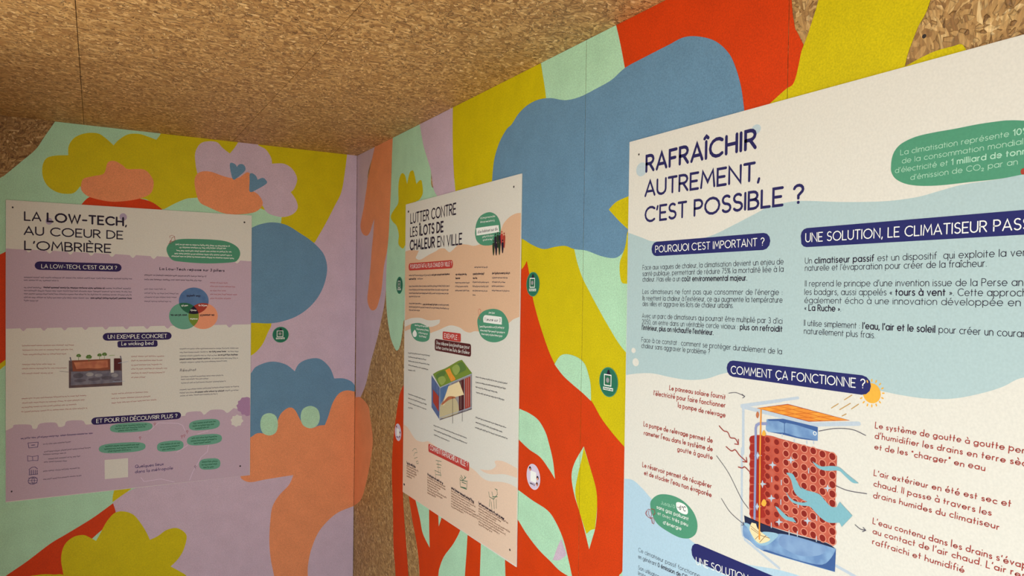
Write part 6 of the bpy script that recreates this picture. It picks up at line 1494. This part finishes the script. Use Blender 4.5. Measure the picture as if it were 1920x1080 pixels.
ink('r', 'printed_clay_pipes', P3, [
  ('P', 'p_terra', 2, 3, '2329.6,1343.1 2369.2,1351.2 2390,1350.2 2426.7,1348.5 2460.7,1346.8 2496.9,1345.9 2505.8,1341.5* 2505,1293.1 2504,1256.8 2505.4,1197.3 2489.7,1195.1 2448.8,1192.5 2395.1,1189.6 2348.1,1188.5 2329.5,1197.2 2327.9,1260.4 2327.7,1319.9'),
  ('P', 'p_terra_dark', 3, 3, '2326,1338.5 2326.1,1332.5 2332.4,1330.2 2360.1,1334 2359.8,1347.6 2332.1,1343.7'),
  ('P', 'p_terra_dark', 3, 3, '2326.4,1323.3 2326.5,1317.4 2332.8,1315.2 2360.5,1319.2 2360.2,1332.8 2332.4,1328.7'),
  ('P', 'p_terra_dark', 3, 3, '2326.7,1308.2 2326.9,1302.3 2333.1,1300.1 2360.9,1304.5 2360.5,1318 2332.8,1313.6'),
  ('P', 'p_terra_dark', 3, 3, '2327.1,1293.1 2327.3,1287.2 2333.5,1285.1 2361.2,1289.7 2360.9,1303.2 2333.2,1298.5'),
  ('P', 'p_terra_dark', 3, 3, '2327.5,1278 2327.6,1272.1 2333.9,1270 2361.6,1274.9 2361.3,1288.4 2333.5,1283.5'),
  ('P', 'p_terra_dark', 3, 3, '2327.9,1262.9 2328,1256.9 2334.2,1254.9 2362,1260.1 2361.6,1273.6 2333.9,1268.4'),
  ('P', 'p_terra_dark', 3, 3, '2328.2,1247.7 2328.4,1241.8 2334.6,1239.9 2362.3,1245.3 2362,1258.8 2334.3,1253.4'),
  ('P', 'p_terra_dark', 3, 3, '2328.6,1232.6 2328.8,1226.7 2335,1224.8 2362.7,1230.5 2362.4,1244.1 2334.7,1238.3'),
  ('P', 'p_terra_dark', 3, 3, '2329,1217.5 2329.1,1211.6 2335.4,1209.8 2363,1215.8 2362.7,1229.3 2335,1223.3'),
  ('P', 'p_terra_dark', 3, 3, '2329.4,1202.4 2329.5,1196.5 2335.7,1194.7 2363.4,1201 2363.1,1214.5 2335.4,1208.2'),
  ('E', 'p_hole', 3, 2366.3, 1342.9, 5.7, 5.1, 0, 12),
  ('E', 'p_terra_mid', 4, 2367, 1343.1, 7.3, 6.7, 1.5, 14),
  ('E', 'p_hole', 3, 2366.7, 1326.6, 5.7, 5.1, 0, 12),
  ('E', 'p_terra_mid', 4, 2367.4, 1326.7, 7.3, 6.7, 1.5, 14),
  ('E', 'p_hole', 3, 2367.1, 1310.2, 5.7, 5.1, 0, 12),
  ('E', 'p_terra_mid', 4, 2367.8, 1310.4, 7.3, 6.7, 1.5, 14),
  ('E', 'p_hole', 3, 2367.5, 1293.9, 5.7, 5.1, 0, 12),
  ('E', 'p_terra_mid', 4, 2368.2, 1294, 7.3, 6.7, 1.5, 14),
  ('E', 'p_hole', 3, 2367.9, 1277.5, 5.7, 5.1, 0, 12),
  ('E', 'p_terra_mid', 4, 2368.6, 1277.7, 7.3, 6.7, 1.5, 14),
  ('E', 'p_hole', 3, 2368.3, 1261.1, 5.7, 5.1, 0, 12),
  ('E', 'p_terra_mid', 4, 2369, 1261.3, 7.3, 6.7, 1.5, 14),
  ('E', 'p_hole', 3, 2368.7, 1244.8, 5.7, 5.1, 0, 12),
  ('E', 'p_terra_mid', 4, 2369.4, 1245, 7.3, 6.7, 1.5, 14),
  ('E', 'p_hole', 3, 2369.1, 1228.4, 5.7, 5.1, 0, 12),
  ('E', 'p_terra_mid', 4, 2369.8, 1228.6, 7.2, 6.7, 1.5, 14),
  ('E', 'p_hole', 3, 2369.5, 1212.1, 5.7, 5.1, 0, 12),
  ('E', 'p_terra_mid', 4, 2370.2, 1212.3, 7.2, 6.7, 1.5, 14),
  ('E', 'p_hole', 3, 2369.9, 1195.7, 5.7, 5.1, 0, 12),
  ('E', 'p_terra_mid', 4, 2370.6, 1195.9, 7.2, 6.7, 1.5, 14),
  ('E', 'p_hole', 3, 2386.1, 1342.3, 5.6, 5.1, 0, 12),
  ('E', 'p_terra_mid', 4, 2386.7, 1342.4, 7.2, 6.7, 1.5, 14),
  ('E', 'p_hole', 3, 2386.5, 1326.2, 5.6, 5.1, 0, 12),
  ('E', 'p_terra_mid', 4, 2387.1, 1326.3, 7.2, 6.7, 1.5, 14),
  ('E', 'p_hole', 3, 2386.8, 1310.1, 5.6, 5.1, 0, 12),
  ('E', 'p_terra_mid', 4, 2387.5, 1310.3, 7.2, 6.7, 1.5, 14),
  ('E', 'p_hole', 3, 2387.2, 1294, 5.6, 5.1, 0, 12),
  ('E', 'p_terra_mid', 4, 2387.9, 1294.2, 7.2, 6.7, 1.5, 14),
  ('E', 'p_hole', 3, 2387.6, 1277.9, 5.6, 5.1, 0, 12),
  ('E', 'p_terra_mid', 4, 2388.3, 1278.1, 7.2, 6.7, 1.5, 14),
  ('E', 'p_hole', 3, 2388, 1261.8, 5.6, 5.1, 0, 12),
  ('E', 'p_terra_mid', 4, 2388.7, 1262, 7.2, 6.7, 1.5, 14),
  ('E', 'p_hole', 3, 2388.4, 1245.8, 5.6, 5.1, 0, 12),
  ('E', 'p_terra_mid', 4, 2389.1, 1245.9, 7.2, 6.7, 1.5, 14),
  ('E', 'p_hole', 3, 2388.8, 1229.7, 5.6, 5.1, 0, 12),
  ('E', 'p_terra_mid', 4, 2389.5, 1229.9, 7.2, 6.7, 1.5, 14),
  ('E', 'p_hole', 3, 2389.2, 1213.6, 5.6, 5.1, 0, 12),
  ('E', 'p_terra_mid', 4, 2389.9, 1213.8, 7.2, 6.7, 1.5, 14),
  ('E', 'p_hole', 3, 2389.6, 1197.5, 5.6, 5.1, 0, 12),
  ('E', 'p_terra_mid', 4, 2390.3, 1197.7, 7.2, 6.7, 1.5, 14),
  ('E', 'p_hole', 3, 2405.9, 1341.8, 5.6, 5.2, 0, 12),
  ('E', 'p_terra_light', 4, 2406.5, 1341.9, 7.2, 6.8, 1.5, 14),
  ('E', 'p_hole', 3, 2406.3, 1325.9, 5.6, 5.2, 0, 12),
  ('E', 'p_terra_light', 4, 2406.9, 1326.1, 7.2, 6.8, 1.5, 14),
  ('E', 'p_hole', 3, 2406.6, 1310.1, 5.6, 5.2, 0, 12),
  ('E', 'p_terra_light', 4, 2407.3, 1310.3, 7.2, 6.8, 1.5, 14),
  ('E', 'p_hole', 3, 2407, 1294.3, 5.6, 5.2, 0, 12),
  ('E', 'p_terra_light', 4, 2407.7, 1294.5, 7.2, 6.8, 1.5, 14),
  ('E', 'p_hole', 3, 2407.4, 1278.5, 5.6, 5.2, 0, 12),
  ('E', 'p_terra_light', 4, 2408.1, 1278.6, 7.2, 6.8, 1.5, 14),
  ('E', 'p_hole', 3, 2407.8, 1262.7, 5.6, 5.2, 0, 12),
  ('E', 'p_terra_light', 4, 2408.5, 1262.8, 7.2, 6.8, 1.5, 14),
  ('E', 'p_hole', 3, 2408.2, 1246.9, 5.6, 5.2, 0, 12),
  ('E', 'p_terra_light', 4, 2408.9, 1247, 7.2, 6.8, 1.5, 14),
  ('E', 'p_hole', 3, 2408.6, 1231, 5.6, 5.2, 0, 12),
  ('E', 'p_terra_light', 4, 2409.2, 1231.2, 7.2, 6.8, 1.5, 14),
  ('E', 'p_hole', 3, 2409, 1215.2, 5.6, 5.2, 0, 12),
  ('E', 'p_terra_light', 4, 2409.6, 1215.4, 7.2, 6.8, 1.5, 14),
  ('E', 'p_hole', 3, 2409.4, 1199.4, 5.6, 5.2, 0, 12),
  ('E', 'p_terra_light', 4, 2410, 1199.6, 7.2, 6.8, 1.5, 14),
  ('E', 'p_hole', 3, 2424.6, 1341.6, 5.7, 5.3, 0, 12),
  ('E', 'p_terra_light', 4, 2425.2, 1341.7, 7.2, 6.9, 1.5, 14),
  ('E', 'p_hole', 3, 2425, 1325.7, 5.7, 5.3, 0, 12),
  ('E', 'p_terra_light', 4, 2425.6, 1325.8, 7.2, 6.9, 1.5, 14),
  ('E', 'p_hole', 3, 2425.4, 1309.8, 5.7, 5.3, 0, 12),
  ('E', 'p_terra_light', 4, 2426, 1309.9, 7.2, 6.9, 1.5, 14),
  ('E', 'p_hole', 3, 2425.8, 1293.8, 5.7, 5.3, 0, 12),
  ('E', 'p_terra_light', 4, 2426.4, 1294, 7.2, 6.9, 1.5, 14),
  ('E', 'p_hole', 3, 2426.2, 1277.9, 5.7, 5.3, 0, 12),
  ('E', 'p_terra_light', 4, 2426.8, 1278.1, 7.2, 6.9, 1.5, 14),
  ('E', 'p_hole', 3, 2426.6, 1262, 5.6, 5.3, 0, 12),
  ('E', 'p_terra_light', 4, 2427.2, 1262.2, 7.2, 6.9, 1.5, 14),
  ('E', 'p_hole', 3, 2426.9, 1246.1, 5.6, 5.3, 0, 12),
  ('E', 'p_terra_light', 4, 2427.6, 1246.3, 7.2, 6.9, 1.5, 14),
  ('E', 'p_hole', 3, 2427.3, 1230.2, 5.6, 5.3, 0, 12),
  ('E', 'p_terra_light', 4, 2428, 1230.3, 7.2, 6.9, 1.5, 14),
  ('E', 'p_hole', 3, 2427.7, 1214.3, 5.6, 5.3, 0, 12),
  ('E', 'p_terra_light', 4, 2428.4, 1214.4, 7.2, 6.9, 1.5, 14),
  ('E', 'p_hole', 3, 2428.1, 1198.3, 5.6, 5.3, 0, 12),
  ('E', 'p_terra_light', 4, 2428.8, 1198.5, 7.2, 6.9, 1.5, 14),
  ('E', 'p_hole', 3, 2442.9, 1341.5, 5.7, 5.4, 0, 12),
  ('E', 'p_terra_light', 4, 2443.5, 1341.6, 7.3, 7.1, 1.5, 14),
  ('E', 'p_hole', 3, 2443.2, 1325.7, 5.7, 5.4, 0, 12),
  ('E', 'p_terra_light', 4, 2443.9, 1325.8, 7.3, 7.1, 1.5, 14),
  ('E', 'p_hole', 3, 2443.6, 1309.8, 5.7, 5.4, 0, 12),
  ('E', 'p_terra_light', 4, 2444.3, 1310, 7.3, 7.1, 1.5, 14),
  ('E', 'p_hole', 3, 2444, 1294, 5.7, 5.4, 0, 12),
  ('E', 'p_terra_light', 4, 2444.6, 1294.2, 7.3, 7.1, 1.5, 14),
  ('E', 'p_hole', 3, 2444.4, 1278.2, 5.7, 5.4, 0, 12),
  ('E', 'p_terra_light', 4, 2445, 1278.3, 7.3, 7, 1.5, 14),
  ('E', 'p_hole', 3, 2444.8, 1262.4, 5.7, 5.4, 0, 12),
  ('E', 'p_terra_light', 4, 2445.4, 1262.5, 7.3, 7, 1.5, 14),
  ('E', 'p_hole', 3, 2445.2, 1246.6, 5.7, 5.4, 0, 12),
  ('E', 'p_terra_light', 4, 2445.8, 1246.7, 7.3, 7, 1.5, 14),
  ('E', 'p_hole', 3, 2445.6, 1230.7, 5.7, 5.4, 0, 12),
  ('E', 'p_terra_light', 4, 2446.2, 1230.9, 7.3, 7, 1.5, 14),
  ('E', 'p_hole', 3, 2446, 1214.9, 5.7, 5.4, 0, 12),
  ('E', 'p_terra_light', 4, 2446.6, 1215.1, 7.3, 7, 1.5, 14),
  ('E', 'p_hole', 3, 2446.3, 1199.1, 5.7, 5.4, 0, 12),
  ('E', 'p_terra_light', 4, 2447, 1199.3, 7.3, 7, 1.5, 14),
  ('E', 'p_hole', 3, 2460.7, 1341.3, 5.7, 5.5, 0, 12),
  ('E', 'p_terra_light', 4, 2461.3, 1341.5, 7.3, 7.2, 1.5, 14),
  ('E', 'p_hole', 3, 2461, 1325.6, 5.7, 5.5, 0, 12),
  ('E', 'p_terra_light', 4, 2461.6, 1325.7, 7.3, 7.2, 1.5, 14),
  ('E', 'p_hole', 3, 2461.4, 1309.9, 5.7, 5.5, 0, 12),
  ('E', 'p_terra_light', 4, 2462, 1310, 7.3, 7.2, 1.5, 14),
  ('E', 'p_hole', 3, 2461.8, 1294.2, 5.7, 5.5, 0, 12),
  ('E', 'p_terra_light', 4, 2462.4, 1294.3, 7.3, 7.2, 1.5, 14),
  ('E', 'p_hole', 3, 2462.2, 1278.4, 5.7, 5.5, 0, 12),
  ('E', 'p_terra_light', 4, 2462.8, 1278.6, 7.3, 7.2, 1.5, 14),
  ('E', 'p_hole', 3, 2462.6, 1262.7, 5.7, 5.5, 0, 12),
  ('E', 'p_terra_light', 4, 2463.2, 1262.9, 7.3, 7.2, 1.5, 14),
  ('E', 'p_hole', 3, 2463, 1247, 5.7, 5.5, 0, 12),
  ('E', 'p_terra_light', 4, 2463.6, 1247.2, 7.3, 7.2, 1.5, 14),
  ('E', 'p_hole', 3, 2463.3, 1231.3, 5.7, 5.5, 0, 12),
  ('E', 'p_terra_light', 4, 2463.9, 1231.5, 7.3, 7.2, 1.5, 14),
  ('E', 'p_hole', 3, 2463.7, 1215.6, 5.7, 5.5, 0, 12),
  ('E', 'p_terra_light', 4, 2464.3, 1215.8, 7.3, 7.2, 1.5, 14),
  ('E', 'p_hole', 3, 2464.1, 1199.9, 5.7, 5.5, 0, 12),
  ('E', 'p_terra_light', 4, 2464.7, 1200, 7.3, 7.2, 1.5, 14),
  ('E', 'p_hole', 3, 2478.6, 1339.5, 5.7, 5.6, 0, 12),
  ('E', 'p_terra_light', 4, 2479.1, 1339.6, 7.3, 7.3, 1.5, 14),
  ('E', 'p_hole', 3, 2478.9, 1324, 5.7, 5.6, 0, 12),
  ('E', 'p_terra_light', 4, 2479.5, 1324.1, 7.3, 7.3, 1.5, 14),
  ('E', 'p_hole', 3, 2479.3, 1308.5, 5.7, 5.6, 0, 12),
  ('E', 'p_terra_light', 4, 2479.9, 1308.6, 7.3, 7.3, 1.5, 14),
  ('E', 'p_hole', 3, 2479.7, 1293, 5.7, 5.6, 0, 12),
  ('E', 'p_terra_light', 4, 2480.3, 1293.1, 7.3, 7.3, 1.5, 14),
  ('E', 'p_hole', 3, 2480.1, 1277.4, 5.7, 5.6, 0, 12),
  ('E', 'p_terra_light', 4, 2480.7, 1277.6, 7.3, 7.3, 1.5, 14),
  ('E', 'p_hole', 3, 2480.4, 1261.9, 5.7, 5.6, 0, 12),
  ('E', 'p_terra_light', 4, 2481, 1262.1, 7.3, 7.3, 1.5, 14),
  ('E', 'p_hole', 3, 2480.8, 1246.4, 5.7, 5.6, 0, 12),
  ('E', 'p_terra_light', 4, 2481.4, 1246.6, 7.3, 7.3, 1.5, 14),
  ('E', 'p_hole', 3, 2481.2, 1230.9, 5.7, 5.6, 0, 12),
  ('E', 'p_terra_light', 4, 2481.8, 1231.1, 7.3, 7.3, 1.5, 14),
  ('E', 'p_hole', 3, 2481.6, 1215.4, 5.7, 5.6, 0, 12),
  ('E', 'p_terra_light', 4, 2482.2, 1215.5, 7.3, 7.3, 1.5, 14),
  ('E', 'p_hole', 3, 2482, 1199.9, 5.7, 5.6, 0, 12),
  ('E', 'p_terra_light', 4, 2482.5, 1200, 7.3, 7.3, 1.5, 14),
  ('E', 'p_hole', 3, 2496.9, 1339.3, 5.8, 5.7, 0, 12),
  ('E', 'p_terra_light', 4, 2497.5, 1339.4, 7.4, 7.5, 1.5, 14),
  ('E', 'p_hole', 3, 2497.3, 1323.9, 5.8, 5.7, 0, 12),
  ('E', 'p_terra_light', 4, 2497.9, 1324, 7.4, 7.5, 1.5, 14),
  ('E', 'p_hole', 3, 2497.7, 1308.5, 5.8, 5.7, 0, 12),
  ('E', 'p_terra_light', 4, 2498.3, 1308.7, 7.4, 7.5, 1.5, 14),
  ('E', 'p_hole', 3, 2498.1, 1293.2, 5.8, 5.7, 0, 12),
  ('E', 'p_terra_light', 4, 2498.6, 1293.3, 7.4, 7.5, 1.5, 14),
  ('E', 'p_hole', 3, 2498.4, 1277.8, 5.8, 5.7, 0, 12),
  ('E', 'p_terra_light', 4, 2499, 1278, 7.4, 7.5, 1.5, 14),
  ('E', 'p_hole', 3, 2498.8, 1262.5, 5.8, 5.7, 0, 12),
  ('E', 'p_terra_light', 4, 2499.4, 1262.6, 7.4, 7.5, 1.5, 14),
  ('E', 'p_hole', 3, 2499.2, 1247.1, 5.8, 5.7, 0, 12),
  ('E', 'p_terra_light', 4, 2499.8, 1247.3, 7.4, 7.5, 1.5, 14),
  ('E', 'p_hole', 3, 2499.6, 1231.7, 5.8, 5.7, 0, 12),
  ('E', 'p_terra_light', 4, 2500.1, 1231.9, 7.4, 7.5, 1.5, 14),
  ('E', 'p_hole', 3, 2499.9, 1216.4, 5.8, 5.7, 0, 12),
  ('E', 'p_terra_light', 4, 2500.5, 1216.6, 7.4, 7.5, 1.5, 14),
  ('E', 'p_hole', 3, 2500.3, 1201, 5.8, 5.7, 0, 12),
  ('E', 'p_terra_light', 4, 2500.9, 1201.2, 7.4, 7.5, 1.5, 14),
  ('P', 'p_frame', 5, 1, '2409,1315.3 2415.3,1318.3 2417.2,1323.7 2419.5,1319.2 2426,1318.5 2419.3,1315.6 2417.5,1309.6 2415.2,1314.9'),
  ('P', 'p_frame', 5, 1, '2370.1,1298.2 2376.7,1301.3 2378.7,1306.8 2381.1,1302.2 2388,1301.6 2380.9,1298.6 2379,1292.4 2376.6,1297.9'),
  ('P', 'p_frame', 5, 1, '2336.5,1308.5 2343.5,1311.7 2345.5,1317.3 2348,1312.6 2355.2,1311.9 2347.8,1308.8 2345.8,1302.5 2343.3,1308.1'),
  ('P', 'p_frame', 5, 1, '2368.9,1237.7 2375.6,1241.2 2377.6,1246.8 2380,1242.3 2386.9,1241.9 2379.8,1238.6 2377.9,1232.3 2375.5,1237.7'),
  ('P', 'p_frame', 5, 1, '2337.4,1214.3 2344.4,1217.9 2346.4,1223.7 2349,1219.1 2356.2,1218.9 2348.8,1215.4 2346.8,1208.9 2344.2,1214.4'),
  ('P', 'p_frame', 5, 1, '2445.2,1218.5 2451.2,1221.8 2452.9,1227.2 2455.1,1222.9 2461.4,1222.7 2455,1219.4 2453.3,1213.5 2451,1218.5'),
  ('P', 'p_frame', 5, 1, '2386.7,1199.8 2393.2,1203.3 2395.1,1208.9 2397.5,1204.5 2404.3,1204.4 2397.3,1200.9 2395.5,1194.6 2393.1,1199.9'),
  ('P', 'p_frame', 5, 1, '2348.5,1258.7 2355.4,1262.1 2357.4,1267.7 2359.9,1263.1 2367,1262.7 2359.7,1259.4 2357.8,1253.1 2355.2,1258.5'),
  ('P', 'p_frame', 5, 1, '2482.6,1283.7 2488.3,1286.7 2489.9,1291.8 2492,1287.6 2497.9,1287 2491.8,1284.2 2490.2,1278.5 2488.1,1283.5'),
  ('L', 'p_frame', 5, 1.8, 1, '2377.6,1277.8 2377.8,1269.3'),
  ('L', 'p_frame', 5, 1.8, 1, '2398.5,1277.3 2398.7,1269'),
  ('L', 'p_frame', 5, 1.8, 1, '2453.2,1310.4 2453.4,1302.3'),
  ('L', 'p_frame', 5, 1.8, 1, '2398.1,1242.5 2398.3,1234.1'),
  ('L', 'p_frame', 5, 1.8, 1, '2434,1246.6 2434.2,1238.4'),
  ('L', 'p_frame', 5, 1.8, 1, '2378.8,1195.8 2379,1187.3'),
  ('L', 'p_frame', 5, 1.8, 1, '2416.7,1193.7 2416.9,1185.4'),
  ('L', 'p_frame', 5, 1.8, 1, '2433.6,1196.6 2433.8,1188.5'),
  ('L', 'p_frame', 5, 1.8, 1, '2470.7,1234.1 2470.9,1226.2'),
  ('L', 'p_frame', 5, 1.8, 1, '2470.9,1199.1 2471.1,1191.1'),
], label='stack of terracotta pipes seen end on')
ink('r', 'printed_reservoir', P3, [
  ('P', 'navy_dark', 2, 3, '2316.5,1192.1* 2356.5,1189 2395.1,1188.6 2439.2,1190.5 2489.7,1194.2 2507.5,1189.2* 2471.8,1185.9 2401.1,1175.2 2365.4,1169.2 2318.7,1178.2*'),
  ('P', 'p_tank', 3, 3, '2314.9,1178.1* 2329.9,1179.4 2343.8,1165.6 2367.9,1163.1 2385.1,1175.1 2396.4,1181.4 2420.9,1185.9 2456.2,1188.3 2507.5,1190.1* 2506.5,1151.4* 2436,1145.1 2359,1139.9 2331.9,1148.2 2315.5,1154.1'),
  ('P', 'p_tank_dark', 4, 3, '2506.5,1151.9* 2507.5,1189.2* 2499.2,1172.3 2482.7,1155.3 2446.7,1148.6 2403,1145.4 2368.4,1143.9 2361.4,1139.7*'),
  ('P', 'p_tank_light', 4, 4, '2402.1,1180.3 2435.1,1185.6 2486.9,1186.2 2477.3,1169.6 2435.8,1156.1 2396.9,1162.5'),
  ('P', 'p_water', 4, 4, '2362.9,1175.2 2393,1180.4 2386.5,1167.9 2365.8,1150.8 2344.2,1150 2327.7,1169.8 2316.2,1176.4 2330,1178.4 2348.6,1167.1'),
])
ink('r', 'printed_pump', P3, [
  ('P', 'p_cream', 5, 3, '2334.8,1183.8* 2344.6,1184.6* 2349.6,1176.2 2363,1170.4 2377.3,1165 2357.5,1152.1 2344.1,1153.9 2330.2,1169.5'),
  ('L', 'p_brown_ink', 6, 0.9, 1, '2333.8,1172.6 2355.9,1166.3 2374.9,1167.2'),
  ('L', 'p_brown_ink', 6, 0.9, 1, '2332.5,1177.1 2352.2,1170.1'),
  ('L', 'p_brown_ink', 6, 0.9, 1, '2344.1,1155.8 2355.8,1169.2'),
  ('L', 'p_brown_ink', 6, 0.9, 1, '2353.8,1153 2367.7,1169.9'),
  ('L', 'p_pipe', 6, 5, 1, '2363.9,1371.5 2347.3,1368.8 2341.3,1364.9 2339.7,1358.7 2340.8,1312.6 2341.3,1192.5'),
  ('L', 'p_orange', 6, 3.2, 1, '2350.9,1394.7 2350.8,1324.4 2353.1,1158.6'),
  ('P', 'p_clay', 6, 4, '2343.1,1390.7 2346.9,1385.4 2343.4,1378 2339.7,1383.3'),
  ('P', 'p_sun', 6, 4, '2358.3,1359 2363.2,1352.1 2358.6,1348.3 2353.8,1350.4'),
  ('P', 'p_sun', 6, 4, '2361.4,1234.2 2367.5,1229 2362.9,1221 2355.7,1223.9'),
])
ink('r', 'printed_arrow', P3, [
  ('P', 'p_arrow', 6, 4, '2408.3,1292.4* 2414.9,1293.9 2422.7,1292.8 2430.5,1282.6 2440.4,1272 2456.2,1272.2 2474.8,1271.4 2486,1263.6 2497.1,1256.7 2507.8,1258.7* 2512.4,1268.6* 2535.4,1252.3* 2517.2,1228.9* 2513.2,1234.7* 2493.8,1229.2 2479.8,1232.4 2468.4,1239.1 2456.9,1246 2441.1,1243.6 2423.9,1243.7 2414.9,1248.9 2408,1259.4* 2417.1,1251.3 2428.1,1247.6 2443.1,1249.2 2452.5,1253.1* 2437.6,1255.6 2425.6,1263.7 2418.5,1282.5'),
  ('P', 'p_arrow', 6, 4, '2460.2,1324* 2469.5,1320.6 2478.7,1319 2497.4,1323.9 2511,1324.2 2525.5,1316.2 2545.2,1306.6* 2534.2,1305.2 2519.9,1313.2 2509.2,1318.6 2486.8,1313.6 2469.6,1315.2'),
  ('P', 'p_arrow', 6, 4, '2386.1,1228.1* 2393,1227.1 2401.1,1222.6 2413.5,1216.6 2423.4,1217.5 2431.2,1211.3* 2410.4,1210.1 2397.9,1215.1'),
  ('P', 'p_arrow', 6, 4, '2438.2,1275.2* 2446.8,1272.6 2458.4,1270.9* 2449,1266.8'),
], label='light blue wavy arrow crossing the pipes')
ink('r', 'printed_leader_line', P3, [
  ('L', 'ink_grey', 6, 1.1, 6, '2274,1415.1 2292.3,1418.5 2312.8,1414.1'),
  ('L', 'ink_grey', 6, 1.1, 6, '2246.1,1289.4 2277.8,1262 2308.7,1222.7 2326.8,1207.4'),
  ('L', 'ink_grey', 6, 1.1, 6, '2260.4,1209.3 2283.6,1188.6 2316.2,1175.4'),
  ('L', 'ink_grey', 6, 1.1, 6, '2471.2,1376.7 2501.8,1386.4 2532.1,1389.8 2555,1384.5'),
  ('L', 'ink_grey', 6, 1.1, 6, '2505,1293.1 2526.1,1290.4 2559,1293.4'),
  ('L', 'ink_grey', 6, 1.1, 6, '2540.4,1239.1 2549.6,1234.9 2558.6,1235.9'),
  ('L', 'ink_grey', 6, 1.1, 1, '2306.4,1417.3 2312.8,1414.1 2307.9,1410.4'),
  ('L', 'ink_grey', 6, 1.1, 1, '2554.1,1238.8 2558.7,1235.5 2553.3,1231.8'),
  ('L', 'ink_grey', 6, 1.1, 1, '2314.9,1179.1 2317.5,1174.8 2311.3,1172'),
])
ink('r', 'printed_wavy_arrow', P3, [
  ('L', 'red_ink', 6, 2, 5, '2251.4,1348.8 2262.5,1341.4 2273.2,1340.1 2280.1,1331.1 2291.9,1331.2 2299.8,1322.6'),
  ('L', 'red_ink', 6, 2, 5, '2269.9,1311.8 2283.3,1306.2 2292.4,1310 2302.9,1302 2319.6,1293.4'),
  ('L', 'red_ink', 6, 2, 5, '2300.9,1279.3 2309.9,1279.3 2316.1,1282.7 2326.3,1276.9'),
  ('L', 'red_ink', 6, 1.8, 1, '2299.6,1331.6 2299.9,1321.6 2290.8,1320.9'),
  ('L', 'red_ink', 6, 1.8, 1, '2319.4,1301.4 2320.9,1292.7 2310.8,1291.6'),
])
ink('r', 'screw_head', P3, [
  ('E', 'screw', 1, 2000.1, 1914.4, 2.5, 2.4, 0, 10),
])
# stickers
sticker('b', -341.9, 1404, 35.2, 'round dark green sticker on the lilac paint under the big blue circle', 'green')
sticker('r', 550.5, 1626.9, 34.4, 'round dark green sticker on the mint drip left of the peach poster', 'green')
sticker('r', 1556.3, 1626.7, 34.2, 'round dark green sticker where yellow meets orange-red paint, right of the peach poster', 'green')
sticker('r', 1900.1, 1393.4, 35.4, 'round dark green sticker on yellow paint beside the blue poster', 'green')
sticker('r', 553.2, 1037.4, 34.5, 'round pale lilac sticker on the orange-red stripe left of the peach poster', 'lilac')
sticker('r', 1573.3, 1092.8, 35.3, 'round pale lilac sticker on the orange-red roots right of the peach poster', 'lilac')

# screws sunk in the right wall
for u_, v_ in ((2629.2, 1986.6),):
    p = Print('r', .3); p.ell(u_, v_, 3.2, 3.2, 'screw', 0, 12); p.build('screw_head', WR)
